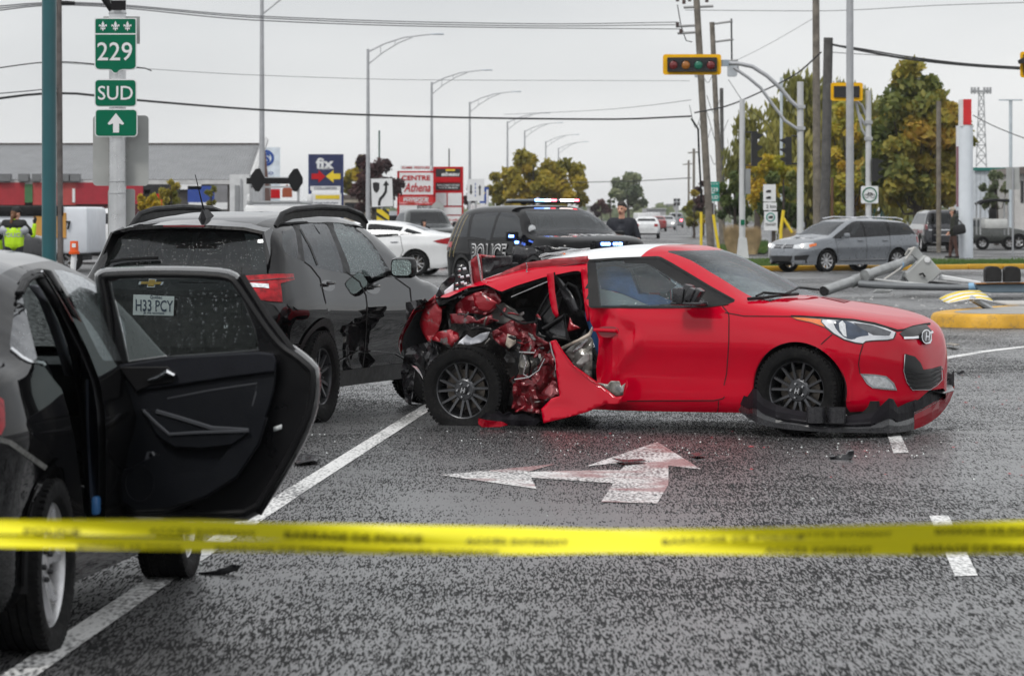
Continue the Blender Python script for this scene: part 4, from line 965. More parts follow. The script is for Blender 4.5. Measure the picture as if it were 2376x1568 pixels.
for k in range(64):
 x, y = rs.uniform(420, 1480), rs.uniform(720, 1880)
 if x < 1050 and y > 1120 - (x - 420) * .05: continue
 a = rs.uniform(0, 6.28); L_, W_ = rs.uniform(45, 130), rs.uniform(12, 42); ca, sa = math.cos(a), math.sin(a)
 scrap('torn_shard', c3_([(x + ca * i * L_ - sa * j * W_, y + sa * i * L_ + ca * j * W_) for i, j in ((-.5, -.3), (-.1, -.5), (.4, -.2), (.55, .1), (.1, .5), (-.45, .35))]), rs.uniform(-.93, -.74), rs.choice((SCRAPR, SCRAPR, SCRAPD, SCRAPG, SCRAPB, SCRAPR2, GREYTRIM)), .05, 5, 60 + k, 12)
rods('loose_cable', [c3_([(1000, 1180), (1100, 1260), (1130, 1400), (1080, 1500)]), c3_([(560, 900), (640, 960), (760, 940), (860, 980)]), c3_([(1230, 1230), (1260, 1330), (1240, 1450), (1290, 1520)]), c3_([(900, 700), (1000, 820), (1180, 900), (1330, 880)])], -.86, .009, BLKPL)
# --- shattered door mirror
mm = MB(); o = red.cast('px', 1590, 690, 0)
for k in range(5): mm.rbox(plane_pt(1572 + k * 11, 684 + 3 * math.sin(k * 2), -.98 - .02 * (k % 2)), (.05, .10, .10 + .02 * (k % 3)), .008, Matrix.Rotation(.15 * k, 3, 'Y'))
mm.rbox(plane_pt(1598, 704, -.97), (.24, .14, .025), .01); mm.tube([plane_pt(1606, 702, -.95), plane_pt(1640, 706, -.86)], .02, 8)
mm.build('door_mirror', SCRAPB, rr, True)
# --- wheels
make_wheel(rr, (1.295, -.775, .32), -1, .32, .215, .218, 'mesh', GUNMETAL, rot=.2, steer=R(-2))
make_wheel(rr, (1.295, .775, .32), 1, .32, .215, .218, 'mesh', GUNMETAL)
w = make_wheel(rr, (-1.41, -.80, .272), -1, .325, .215, .218, 'mesh', GUNMETAL, rot=.3, squash=.053, steer=R(4), camber=R(3))
make_wheel(rr, (-1.34, .775, .32), 1, .32, .215, .218, 'mesh', GUNMETAL)
for w in [o for o in children(rr) if o.name.startswith('wheel') and o.type == 'EMPTY' and o.location.y < 0]:
 mb = MB(); mb.lathe([(.03, .0), (.03, .004), (.0001, .005)], c=(0, -.083, 0), n=20, M=Matrix.Rotation(R(90), 3, 'X')); hubcap = mb.build('hub_badge', mat('badge_black', (.02, .02, .022), .3), w)
 mb = MB(); flat_text(mb, 'H', (0, -.0885, 0), (1, 0, 0), (0, 0, 1), (0, -.001, 0), .05, .002, shear=.25); mb.build('badge_letter', CHROME, w)
# ---------------------------------------------------------------- pieces torn off the red car, lying on the lane
PURP = mat('dark_purple_plastic', (.011, .010, .0125), .5, spec=.06, var=.35, vscale=7, bump=.25, bscale=30)
def torn_bumper():
 t = thing('torn_bumper', G(1950, 1006), 0, 'torn lower bumper lip lying round the front wheel of the red car', 'bumper')
 # columns along the lip: (u, v top, v bottom, depth)
 cols = [(1697, 908, 930, 26.5), (1712, 911, 950, 26.35), (1735, 921, 968, 26.15), (1748, 903, 976, 26.05), (1757, 902, 981, 26.0), (1770, 922, 986, 25.95), (1800, 938, 992, 25.85), (1830, 948, 996, 25.8), (1865, 955, 999, 25.75), (1900, 962, 1001, 25.7), (1950, 966, 1003, 25.7), (1990, 962, 1004, 25.7), (2020, 958, 1004, 25.7), (2045, 940, 1004, 25.75), (2062, 925, 1004, 25.8), (2072, 926, 1004, 25.85), (2082, 945, 1003, 25.9), (2105, 936, 1000, 26.05), (2120, 928, 996, 26.15)]
 colr = [(2120, 928, 996, 26.15), (2140, 916, 989, 26.3), (2160, 905, 978, 26.5), (2178, 896, 964, 26.75), (2192, 890, 948, 27.0), (2203, 878, 930, 27.25), (2209, 862, 915, 27.4), (2213, 905 - 40, 905, 27.5)]
 def wall(cs, name, m, bot=0.0, top=1.0):
  v, f = [], []; o = t.location
  for u, a, b, Y in cs:
   q0 = P(u, lerp(b, a, bot), Y); q1 = P(u, lerp(b, a, top), Y + .05 * top); v += [q0 - o, (q0 + q1) / 2 + Vector((0, -.012, .01 * math.sin(u * .3))) - o, q1 + Vector((0, 0, .012 * noise.noise(Vector((u * .11, 0, 0))))) - o]
  for i in range(len(cs) - 1):
   for j in range(2): f.append((3 * i + j, 3 * i + j + 1, 3 * i + j + 4, 3 * i + j + 3))
  ob = mesh_obj(name, v, f, m, t, False); md = ob.modifiers.new('sheet', 'SOLIDIFY'); md.thickness = .004; return ob
 wall(cols, 'lip', PURP, .42, 1.0); wall(cols, 'skirt', SCRAPB, 0.0, .46)
 wall([(u, a + 6, b, Y) for u, a, b, Y in colr], 'painted_end', mat('bumper_red', (.26, .001, .010), .35, 0, .4, var=.1, spec=0), 0, .62)
 wall(colr, 'lip', PURP, .58, 1.0)
 # tray behind the lip
 v, f = [], []; o = t.location
 for u, a, b, Y in cols + colr[1:]:
  p0 = P(u, lerp(b, a, .5), Y); p1 = P(u, lerp(b, a, .5) - 3, Y + .28); v += [p0 - o, p1 - o]
 for i in range(len(cols) + len(colr) - 2): f.append((2 * i, 2 * i + 1, 2 * i + 3, 2 * i + 2))
 ob = mesh_obj('tray', v, f, SCRAPB, t, True); ob.modifiers.new('sheet', 'SOLIDIFY').thickness = .005
 for u in (1893, 1941):      # two open duct rings
  mb = MB(); c = P(u, 961, 25.7) - o; mb.lathe([(.066, -.06), (.068, .05), (.06, .05), (.058, -.06)], c=c, n=20, close=True); mb.build('duct_ring', SCRAPB, t, True)
 mb = MB(); mb.add([P(u, v_, Y) - o for u, v_, Y in ((2150, 902, 26.5), (2170, 885, 26.9), (2208, 893, 27.2), (2215, 905, 27.0), (2190, 912, 26.6))], [(0, 1, 2, 3, 4)]); ob = mb.build('splash_shield', SCRAPB, t); ob.modifiers.new('sheet', 'SOLIDIFY').thickness = .006
 mb = MB(); mb.add([P(u, v_, 27.3) - o for u, v_ in ((2170, 885), (2192, 870), (2196, 862), (2208, 868), (2213, 858), (2214, 895), (2200, 905))], [tuple(range(7))]); ob = mb.build('splash_shield', SCRAPB, t); ob.modifiers.new('sheet', 'SOLIDIFY').thickness = .006
torn_bumper()
def chunk(name, label, uv, Y, m, amp=.02, step=7, thick=.012, seed=0, cat='debris', flatz=None, group=None):
 """piece of torn plastic; its outline stands up or lies at depth Y"""
 pts, tris, nb = fill(uv, step); o = P(sum(p[0] for p in uv) / len(uv), max(p[1] for p in uv), Y); o.z = 0; vs_ = []
 for a, b in pts:
  q = P(a, b, Y) if flatz is None else G(a, b, flatz); s3 = Vector((seed * 2.1, 0, seed)); k = amp * noise.noise(q * 14 + s3)
  q = q + Vector((0, k, 0)) if flatz is None else q + Vector((0, 0, abs(k) + .004)); vs_.append(q - o)
 ob = mesh_obj(name, vs_, [tuple(t) for t in tris], m); ob.location = o; md = ob.modifiers.new('sheet', 'SOLIDIFY'); md.thickness = thick
 return tag(ob, label, cat, group)
t = thing('bumper_fragment', G(1170, 988), 0, 'broken red and grey bumper piece lying under the flat rear wheel', 'debris')
def bf(name, pts, Y, m, seed):
 o = chunk(name, None, c5_(pts), Y, m, .03, 7, .008, seed); o.parent = t; o.location = o.location - t.location; o.pop('category', None)
bf('painted_edge', [(548, 1345), (600, 1358), (720, 1372), (752, 1390), (700, 1408), (570, 1408), (545, 1385)], 26.75, mat('bumper_red', (.30, .004, .014), .3), 1)
bf('torn_tray', [(560, 1340), (600, 1302), (640, 1315), (690, 1292), (720, 1318), (760, 1298), (800, 1325), (860, 1312), (905, 1330), (975, 1362), (940, 1392), (850, 1400), (752, 1392), (720, 1372), (600, 1358)], 26.9, PURP, 2)
chunk('plastic_shard', 'jagged black plastic shard standing on the lane before the red car', [(1923, 1056), (1945, 1056), (1958, 1055), (1968, 1045), (1979, 1043), (1978, 1064), (1950, 1068), (1926, 1067)], 23.5, SCRAPB, .05, 5, .02, 3)
chunk('plastic_shard', 'curled black plastic strip on the lane beside the front wheel of the black sedan', [(462, 1326), (500, 1322), (540, 1308), (560, 1309), (552, 1322), (520, 1331), (465, 1331)], 16.0, SCRAPB, .03, 6, .01, 4)
chunk('plastic_shard', 'flat dark plastic scrap lying left of the white lane line', [(668, 1066), (700, 1056), (742, 1060), (735, 1074), (690, 1078)], 23, SCRAPB, .02, 8, .006, 5, flatz=.01)
chunk('plastic_shard', 'thin dark strip lying across the painted arrow head', [(1420, 1066), (1450, 1070), (1490, 1068), (1500, 1072), (1450, 1077)], 23, SCRAPB, .01, 8, .006, 6, flatz=.012)
chunk('plastic_shard', 'small dark scrap lying right of the painted arrow head', [(1600, 1056), (1618, 1053), (1640, 1058), (1615, 1062)], 23.6, SCRAPB, .01, 8, .006, 7, flatz=.01)
chunk('plastic_shard', 'small black piece on the asphalt behind the red car nose', [(2190, 800), (2205, 798), (2228, 802), (2215, 806)], 43, SCRAPB, .02, 8, .01, 8, flatz=.03)
chunk('plastic_shard', 'bent black flap on the asphalt past the torn bumper end', [(2218, 866), (2235, 858), (2238, 862), (2228, 872)], 36, SCRAPB, .02, 5, .01, 9)
chunk('plastic_shard', 'black lump lying on the lane near the nearer white dash', [(1716, 762), (1722, 760), (1726, 766), (1718, 768)], 50, SCRAPB, .02, 4, .01, 10) if False else None
for i, (u, v) in enumerate([(810, 1067), (700, 1180), (760, 1172), (714, 1376), (1030, 1290)]): pass
# ---------------------------------------------------------------- black crossover the red car was pushed into
BLKP = mat('black_car_paint', (.003, .003, .0034), .4, 0, 1, var=.1, vscale=1.5, dirt=.02, drops=.2, dscale=60, spec=0, cior=1.45)
TGLASS = glassmat('dark_tinted_glass', (.10, .115, .12), .8, .03, .3, 60, wet=.05, wetcol=(.3, .33, .33))
TGLASS2 = glassmat('light_tinted_glass', (.42, .50, .50), .9, .03, .4, 60, wet=.22, wetcol=(.48, .58, .57))
WETROOF = mat('wet_black_roof', (.006, .006, .007), .5, 0, 1.0, var=.1, spec=0, cior=2.3, drops=.3, dscale=60)
CLAD = mat('black_cladding', (.014, .014, .015), .5, var=.2, vscale=6, bump=.12, bscale=90, dirt=.3)
def c7_(p): return [(174 + .3906 * x, 435 + .3906 * y) for x, y in p]
spec = dict(
 top=[(-2.27, .60), (-2.255, .86), (-2.2, 1.02), (-2.08, 1.12), (-1.9, 1.36), (-1.82, 1.50), (-1.72, 1.545), (-1.4, 1.59), (-.9, 1.618), (-.3, 1.62), (.25, 1.585), (.55, 1.50), (.95, 1.27), (1.25, 1.105), (1.5, 1.06), (1.95, .97), (2.15, .86), (2.25, .66), (2.27, .5)],
 belt=[(-2.27, .55), (-2.2, .98), (-1.95, 1.06), (-1.5, 1.06), (-1.0, 1.035), (0, 1.0), (.9, .99), (1.3, .99), (1.8, .90), (2.1, .80), (2.27, .45)],
 sill=[(-2.27, .42), (-2.2, .32), (-1.9, .27), (-1.0, .24), (1.0, .24), (1.9, .25), (2.2, .3), (2.27, .38)],
 width=[(-2.27, .66), (-2.2, .76), (-2.08, .845), (-1.9, .885), (-1.5, .905), (-.9, .90), (0, .90), (1.0, .905), (1.5, .905), (1.9, .83), (2.1, .72), (2.22, .54), (2.27, .36)],
 prof=[(0, .90), (.1, .925), (.3, .925), (.5, .945), (.74, 1.0), (.77, .9995), (1, .945)], tum=.34, sq=5.2, hsq=3.0)
trax = Car('black_crossover', (-1.903, 29.29, 0), R(72.6), 'black crossover car with roof rails, rear facing the open car door', 'car', spec, BLKP, res=.03)
tr = trax.root
RG = [(-.72, 1.07), (-.70, 1.12), (-.60, 1.40), (-.54, 1.455), (-.3, 1.475), (0, 1.48), (.3, 1.475), (.54, 1.455), (.60, 1.40), (.70, 1.12), (.72, 1.07), (.62, 1.035), (0, 1.02), (-.62, 1.035)]
trax.region('B', RG, 'rear_glass')
W3 = [(c7_([(1240, 262), (1308, 240), (1332, 410), (1262, 382), (1248, 350)]), 'quarter_glass'), (c7_([(1338, 245), (1420, 232), (1500, 225), (1560, 370), (1600, 495), (1440, 462), (1365, 424)]), 'rear_side_glass'), (c7_([(1532, 232), (1580, 232), (1640, 250), (1720, 305), (1790, 395), (1850, 512), (1740, 512), (1645, 500), (1590, 370)]), 'front_side_glass')]
for pl, nm in W3: trax.region('px', pl, nm)
FRAME = c7_([(1228, 262), (1300, 224), (1420, 212), (1500, 205), (1600, 212), (1680, 248), (1760, 320), (1840, 440), (1890, 530), (1740, 528), (1640, 516), (1440, 480), (1360, 442), (1250, 392), (1232, 340)])
trax.region('px', FRAME, 'frame')
trax.region('F', [(-.68, 1.09), (-.52, 1.50), (.52, 1.50), (.68, 1.09), (0, 1.12)], 'windshield')
for lx in ([(-1.9, 1.1), (-1.7, 1.42), (-.98, 1.48), (-.95, 1.08)], [(-.9, 1.08), (-.9, 1.49), (-.02, 1.50), (-.02, 1.06)], [(.05, 1.06), (.05, 1.49), (.4, 1.42), (.92, 1.06)]): trax.region('L', lx, 'left_glass')
RD = c7_([(1362, 440), (1440, 480), (1612, 512), (1690, 560), (1728, 640), (1735, 700), (1728, 860), (1720, 975), (1700, 1110), (1520, 1120), (1545, 1000), (1540, 840), (1490, 690), (1455, 540), (1400, 470)])
FD = c7_([(1612, 512), (1740, 528), (1900, 535), (1990, 600), (2000, 700), (1975, 850), (1930, 1000), (1920, 1100), (1700, 1110), (1720, 975), (1728, 860), (1735, 700), (1728, 640), (1690, 560)])
trax.region('px', RD, 'rear_door'); trax.region('px', FD, 'front_door')
for sd in 'RL':
 for wx in (-1.35, 1.35): trax.region(sd, arch_poly(wx, .35, .40, .05), 'arch')
TG = [(-.80, 1.03), (-.62, 1.0), (0, .99), (.62, 1.0), (.80, 1.03), (.80, .72), (.72, .60), (-.72, .60), (-.80, .72)]
trax.region('B', TG, 'tailgate')
trax.region('T', [(-1.80, -.5), (-.3, -.5), (.28, -.46), (.28, .46), (-.3, .5), (-1.80, .5)], 'roof')
trax.faces_obj('body', 'body', BLKP); trax.faces_obj('roof', 'roof_panel', WETROOF)
tgate = trax.faces_obj('tailgate', 'tailgate', BLKP)
fd = trax.faces_obj('front_door', 'door', BLKP); rd = trax.faces_obj('rear_door', 'door', BLKP)
trax.faces_obj('frame', 'window_frame', BLKPL); trax.faces_obj('rear_glass', 'rear_window', TGLASS)
trax.faces_obj('quarter_glass', 'window', TGLASS); trax.faces_obj('rear_side_glass', 'window', TGLASS); trax.faces_obj('front_side_glass', 'window', TGLASS2)
trax.faces_obj('left_glass', 'window', TGLASS); trax.faces_obj('windshield', 'windshield', TGLASS2)
trax.liner(LINER, ('rear_glass', 'quarter_glass', 'rear_side_glass', 'front_side_glass', 'windshield', 'left_glass', 'arch'), zmin=.5)
underbody(trax, -2.05, 2.05, .76, .33)
for sd in (-1, 1):
 for wx in (-1.35, 1.35): wheel_well(trax, wx, .35, .41, .88, sd)
sm = MB()
for ln in (c7_([(1362, 442), (1400, 470), (1455, 540), (1490, 690)]), c7_([(1610, 500), (1690, 560), (1728, 640), (1735, 700), (1728, 860), (1720, 975), (1702, 1110)]), c7_([(1900, 535), (1990, 600), (2000, 700), (1970, 850), (1930, 1000)]), c7_([(1990, 700), (2060, 706)]),
     c7_([(990, 470), (985, 520)]), c7_([(990, 690), (985, 830)])): trax.strip('px', ln, 2.0, GAP, 'panel_gap', off=.003)
trax.strip('px', c7_([(1338, 248), (1400, 360), (1440, 462)]), 4, BLKPL, 'window_divider', off=.004)
trax.strip('R', [(-1.35 + .425 * math.cos(math.pi * (i / 30)), .35 + .42 * math.sin(math.pi * (i / 30))) for i in range(-2, 33)], .06, CLAD, 'wheel_arch_cladding', off=.012)
trax.strip('R', [(1.35 + .425 * math.cos(math.pi * (i / 30)), .35 + .42 * math.sin(math.pi * (i / 30))) for i in range(-2, 33)], .06, CLAD, 'wheel_arch_cladding', off=.012)
trax.strip('R', [(-.92, .31), (0, .31), (.92, .31)], .12, CLAD, 'sill_cladding', off=.012)
trax.strip('px', c7_([(1545, 1042), (1640, 990), (1680, 972), (1780, 970), (1900, 985), (2000, 1040)]), 2.5, mat('door_crease_sheen', (.02, .02, .022), .1, .2, 1), 'door_crease', off=.01)  # paler strip painted as the sheen along the door crease
# rear details
trax.strip('B', [(-.78, 1.0), (-.62, .985), (0, .975), (.62, .985), (.78, 1.0)], .012, GAP, 'tailgate_gap', off=.003)
sp = MB()
prof_s = [(-.60, 1.50), (-.45, 1.535), (-.2, 1.55), (0, 1.553), (.2, 1.55), (.45, 1.535), (.60, 1.50)]
v, f = [], []
for y, z in prof_s:
 xe = -1.99 + .10 * (y / .6) ** 2; v += [(-1.60, y * .98, z + .012), (xe, y * 1.04, z - .035), (xe + .012, y * 1.04, z - .06), (-1.70, y * 1.0, z - .09)]
for i in range(6):
 for j in range(3): f.append((4 * i + j, 4 * i + j + 1, 4 * i + j + 5, 4 * i + j + 4))
sp.add(v, f); spo = sp.build('spoiler', WETROOF, tr, True, 25)
mb = MB(); mb.rbox((-1.985, 0, 1.507), (.02, .34, .018), .006); mb.build('brake_light', mat('dark_red_lens', (.12, .005, .01), .15, coat=1), spo)
for sd in (-1, 1):      # spoiler side fins
 mb = MB(); mb.add([(-1.93, sd * .63, 1.46), (-1.72, sd * .62, 1.50), (-1.80, sd * .665, 1.36), (-1.98, sd * .70, 1.28), (-2.03, sd * .70, 1.22)], [(0, 1, 2, 3, 4)] if sd < 0 else [(4, 3, 2, 1, 0)]); ob = mb.build('spoiler_fin', BLKGLOSS, spo); ob.modifiers.new('s', 'SOLIDIFY').thickness = .015
tl = trax.patch('px', c7_([(1006, 530), (1130, 522), (1290, 514), (1297, 550), (1215, 572), (1228, 682), (1150, 676), (1085, 668), (1040, 595)]), REDLENS, 'tail_light', off=.012, thick=True)
trax.patch('px', c7_([(1030, 575), (1150, 582), (1150, 605), (1050, 600)]), CLEARLENS, 'reverse_light', tl, off=.016)
trax.strip('px', c7_([(1012, 565), (1120, 560), (1290, 540)]), 2, BLKGLOSS, 'lens_divider', tl, off=.017)
trax.patch('B', [(.70, .98), (.83, 1.0), (.84, .93), (.76, .84), (.68, .85)], REDLENS, 'tail_light', off=.012, thick=True)
trax.patch('px', c7_([(1130, 690), (1255, 690), (1262, 785), (1225, 760), (1180, 700)]), BLKGLOSS, 'bumper_vent', off=.008)
bpm = MB(); trax.strip('B', [(-.84, .50), (-.6, .50), (0, .5), (.6, .5), (.84, .50)], .22, CLAD, 'rear_bumper', off=.02)
pl_m = mat('plate_white', (.62, .65, .66), .45, var=.06)
pc = trax.to2('px', trax.cast('px', 361, 708))
pa, pb = [(u, v) for u, v in ((313, 687), (408, 690), (406, 733), (312, 731))], None
plate = trax.patch('px', pa, pl_m, 'licence_plate', tgate, off=.03, step=20, smooth=False)
INK = mat('plate_blue_ink', (.012, .03, .07), .5)
trax.lettering('px', 'H33 PCY', 361, 711, 34, INK, 'plate_number', plate, ax=(1, .03), ay=(0, -1), width=86, off=.033, bold=.3)
trax.lettering('px', 'Québec', 366, 693, 10, INK, 'plate_text', plate, ax=(1, .03), ay=(0, -1), width=28, off=.033, bold=.1)
trax.lettering('px', 'Je me souviens', 361, 727, 8, INK, 'plate_text', plate, ax=(1, .03), ay=(0, -1), width=48, off=.033, bold=.1)
GOLD = mat('gold_badge', (.50, .32, .06), .3, .7, .4)
bow = [(324, 656), (345, 656), (346, 650), (364, 651), (363, 657), (381, 657), (377, 664), (361, 664), (360, 669), (342, 669), (343, 663), (322, 663)]
bg_ = trax.patch('px', bow, CHROME, 'bow_badge', tgate, off=.012, step=6, thick=True)
trax.patch('px', [(lerp(351, u, .82), lerp(659.5, v, .78)) for u, v in bow], GOLD, 'badge_fill', bg_, off=.015, step=6)
trax.lettering('px', 'LT', 525, 758, 9, CHROME, 'badge_letters', tgate, ay=(0, -1), off=.006, bold=.3)
wp = MB(); wp.tube([trax.cast('px', *q, .03) for q in c7_([(222, 455), (300, 440), (420, 434), (500, 432)])], .012, 6); wp.build('wiper', BLKPL, tr, True)
for u, v in c7_([(1500, 583), (1768, 600)]):
 d = rd if u < 800 else fd
 rec = trax.patch('px', [(u + 17 * math.cos(t * .3927), v + 13 * math.sin(t * .3927) + 2 * math.cos(t * .39)) for t in range(16)], BLKGLOSS, 'handle_recess', d, off=.002, step=6)
 mb = MB(); p = trax.cast('px', u, v - 3, .03); mb.rbox(p, (.17, .02, .03), .01); mb.build('handle', BLKP, d, True)
# roof rails
for sd in (-1, 1):
 mb = MB(); y = sd * .60
 pts = [(-1.62, y, 1.50), (-1.45, y * .99, 1.60), (-1.2, y * .985, 1.635), (-.6, y * .98, 1.655), (0, y * .98, 1.645), (.35, y * .98, 1.60), (.5, y * .98, 1.53)]
 mb.tube(pts, [.018, .022, .024, .024, .024, .022, .014], 8);
 v, f = [], []
 for q in pts: v += [q, (q[0], q[1] * .99, q[2] - .075)]
 for i in range(len(pts) - 1): f.append((2 * i, 2 * i + 2, 2 * i + 3, 2 * i + 1))
 mb.add(v, f); mb.build('roof_rail', BLKPL, tr, True)
mb = MB(); mb.add([(-1.66, 0, 1.56), (-1.62, -.035, 1.56), (-1.45, -.03, 1.585), (-1.40, 0, 1.59), (-1.45, .03, 1.585), (-1.62, .035, 1.56), (-1.62, 0, 1.64), (-1.5, 0, 1.635)], [(0, 1, 6), (1, 2, 7, 6), (2, 3, 7), (3, 4, 7), (4, 5, 6, 7), (5, 0, 6)]); ant = mb.build('antenna', BLKPL, tr)
mb = MB(); mb.tube([(-1.58, 0, 1.62), (-1.66, 0, 1.74), (-1.76, 0, 1.90)], [.008, .005, .003], 6); mb.build('antenna_mast', BLKPL, ant)
# mirror on the near side
mb = MB(); mc = P(937, 621, 29.2); ml = trax.Mi @ mc
mb.rbox(ml, (.11, .22, .17), .05); mir = mb.build('door_mirror', BLKP, tr, True)
mb = MB(); mb.tube([ml + Vector((.02, .08, -.04)), trax.cast('px', 905, 632, -.01)], .022, 6); mb.build('mirror_arm', BLKPL, mir, True)
mb = MB(); mb.prism(rrect(.165, .125, .035), ml + Vector((-.058, 0, 0)), (0, 1, 0), (0, 0, 1), (-.003, 0, 0)); mb.build('mirror_glass', mat('mirror_silver_wet', (.62, .74, .72), .18, .9, bump=.3, bscale=60), mir)
make_wheel(tr, (-1.35, -.80, .35), -1, .35, .22, .22, 'five', GUNMETAL, rot=.6)
make_wheel(tr, (1.35, -.82, .345), -1, .345, .22, .20, 'steel', STEELBLK, steer=R(-24), camber=R(6))
make_wheel(tr, (-1.35, .80, .35), 1, .35, .22, .22, 'five', GUNMETAL); make_wheel(tr, (1.35, .80, .35), 1, .35, .22, .22, 'five', GUNMETAL)
for yy in (-.38, .38): seat(tr, .0, yy, SEATM, .5, R(16), .62, .60)
seat(tr, -.9, 0, SEATM, 1.2, R(20), .62, .58, False)
mb = MB(); mb.rbox((.95, 0, .98), (.5, 1.4, .25), .08); mb.build('dashboard', BLKPL, tr, True)
# ---------------------------------------------------------------- black sedan in front, rear door open
SEDP = mat('dirty_black_paint', (.005, .005, .0055), .4, 0, .7, var=.15, vscale=2, dirt=.3, drops=.2, dscale=85, spec=0, cior=1.45)
SGLASS = glassmat('sedan_glass', (.55, .62, .62), 1.3, .03, .5, 80, wet=.18, wetcol=(.6, .66, .66))
DGLASS = glassmat('sedan_door_glass', (.30, .34, .335), .5, .03, .45, 75, wet=.035, wetcol=(.5, .55, .52))
PRIV = glassmat('privacy_glass', (.06, .065, .07), 1.2, .04, .3, 80)
spec = dict(
 top=[(-2.27, .62), (-2.255, .95), (-2.2, 1.06), (-1.95, 1.10), (-1.75, 1.125), (-1.45, 1.25), (-1.0, 1.40), (-.6, 1.445), (0, 1.46), (.4, 1.42), (.7, 1.31), (1.3, 1.0), (1.6, .96), (2.15, .84), (2.35, .70), (2.4, .5)],
 belt=[(-2.27, .58), (-2.2, .98), (-1.9, 1.01), (-1.3, 1.0), (0, .95), (1.2, .92), (1.9, .82), (2.3, .65), (2.4, .45)],
 sill=[(-2.27, .40), (-2.2, .26), (-1.9, .20), (1.9, .18), (2.3, .22), (2.4, .32)],
 width=[(-2.27, .62), (-2.2, .74), (-2.05, .84), (-1.8, .885), (-1.3, .90), (0, .895), (1.2, .90), (1.8, .86), (2.15, .72), (2.33, .5), (2.4, .32)],
 prof=[(0, .90), (.1, .93), (.35, .93), (.58, .958), (.78, 1.0), (.82, .99), (1, .94)], tum=.40, sq=4.6, hsq=3.0)
jet = Car('black_sedan', (-2.408, 14.62, 0), R(84.5), 'dirty black sedan with its rear door standing open', 'car', spec, SEDP, res=.026)
jr = jet.root
def k4_(p): return [(.2663 * x, 568.4 + .2663 * y) for x, y in p]
def k5_(p): return [(.6486 * x, 551 + .6486 * y) for x, y in p]
OPEN = k4_([(165, 330), (200, 290), (250, 255), (300, 240), (420, 250), (520, 420), (640, 660), (760, 900), (870, 1180)]) + [(244, 960), (246, 1100), (244, 1215), (222, 1222), (196, 1200), (190, 1140), (176, 1030), (160, 960), (145, 905)] + k4_([(420, 1110), (380, 1050), (330, 1010)])
QW = k4_([(178, 352), (330, 1005), (260, 1000), (190, 960), (95, 905), (85, 860), (120, 600), (150, 420)])
jet.region('px', QW, 'quarter_glass'); jet.region('px', OPEN, 'opening')
FWIN = k4_([(470, 215), (560, 225), (700, 270), (830, 350), (1100, 700), (1100, 1010), (890, 1005), (760, 740), (640, 500), (520, 290)])
jet.region('px', FWIN, 'front_glass')
jet.region('F', [(-.66, 1.02), (-.52, 1.38), (.52, 1.38), (.66, 1.02)], 'windshield'); jet.region('B', [(-.66, 1.14), (-.5, 1.38), (.5, 1.38), (.66, 1.14)], 'rear_glass')
jet.region('L', [(-1.2, 1.04), (-.95, 1.33), (-.1, 1.38), (-.1, 1.0)], 'left_glass'); jet.region('L', [(-.02, 1.0), (-.02, 1.38), (.4, 1.34), (.95, .98)], 'left_glass')
for sd in 'RL':
 for wx in (-1.345, 1.345): jet.region(sd, arch_poly(wx, .315, .36, .02), 'arch')
jet.region('R', [(.0, .28), (.0, .95), (1.05, .93), (1.0, .6), (.93, .28)], 'front_door')
jet.region('T', [(-.95, -.56), (.3, -.52), (.3, .52), (-.95, .56)], 'roof'); jet.faces_obj('roof', 'roof_panel', WETROOF)
jet.faces_obj('body', 'body', SEDP); jet.faces_obj('front_door', 'door', SEDP); jet.faces_obj('quarter_glass', 'window', PRIV); jet.faces_obj('front_glass', 'window', SGLASS)
jet.faces_obj('windshield', 'windshield', SGLASS); jet.faces_obj('rear_glass', 'rear_window', SGLASS); jet.faces_obj('left_glass', 'window', SGLASS)
jet.liner(LINER, ('opening', 'quarter_glass', 'front_glass', 'windshield', 'rear_glass', 'left_glass', 'arch'), zmin=.42)
underbody(jet, -2.0, 2.1, .74, .28)
for wx in (-1.345, 1.345):
 for sd in (-1, 1): wheel_well(jet, wx, .315, .37, .88, sd)
jet.strip('R', [(-1.345 + .375 * math.cos(math.pi * i / 30), .315 + .375 * math.sin(math.pi * i / 30)) for i in range(-1, 32)], .03, SEDP, 'wheel_arch_lip', off=.01)
# frames round the opening
jet.strip('px', k4_([(160, 1080), (110, 1000), (150, 420), (180, 330), (240, 262), (330, 232), (430, 232)]), 6, BLKPL, 'roof_seal', off=.008) if False else None
jet.strip('px', k4_([(165, 335), (205, 285), (260, 248), (330, 232), (420, 240)]), 9, BLKPL, 'roof_seal', off=.006)
jet.strip('px', k4_([(92, 905), (190, 985), (260, 1018), (365, 1028), (385, 1050)]), 5.5, CHROME, 'window_trim', off=.006)
GREYP = mat('grey_pillar_trim', (.16, .165, .19), .7, var=.08)
def jp(u, v, x, off=0.0):      # point at local x plane (behind the door line)
 o, d = jet.ray('px', u, v); t = (x - o.x) / d.x; return o + d * t
def jy(u, v, y):
 o, d = jet.ray('px', u, v); t = (y - o.y) / d.y; return o + d * t
def pillar(name, a, b, y, m, w=None, parent=None):
 """strip between two pixel edges a, b (lists of equal length) at car depth y"""
 mb = MB(); v, f = [], []
 for p, q in zip(a, b): v += [jy(*p, y), jy(*q, y - .02)]
 for i in range(len(a) - 1): f.append((2 * i, 2 * i + 1, 2 * i + 3, 2 * i + 2))
 mb.add(v, f); ob = mb.build(name, m, parent or jr, True); ob.modifiers.new('s', 'SOLIDIFY').thickness = .012; return ob
pillar('pillar_trim', k4_([(240, 350), (330, 470), (420, 700), (490, 900), (560, 1130)]), k4_([(330, 350), (410, 500), (510, 720), (570, 900), (622, 1130)]), -.60, GREYP)
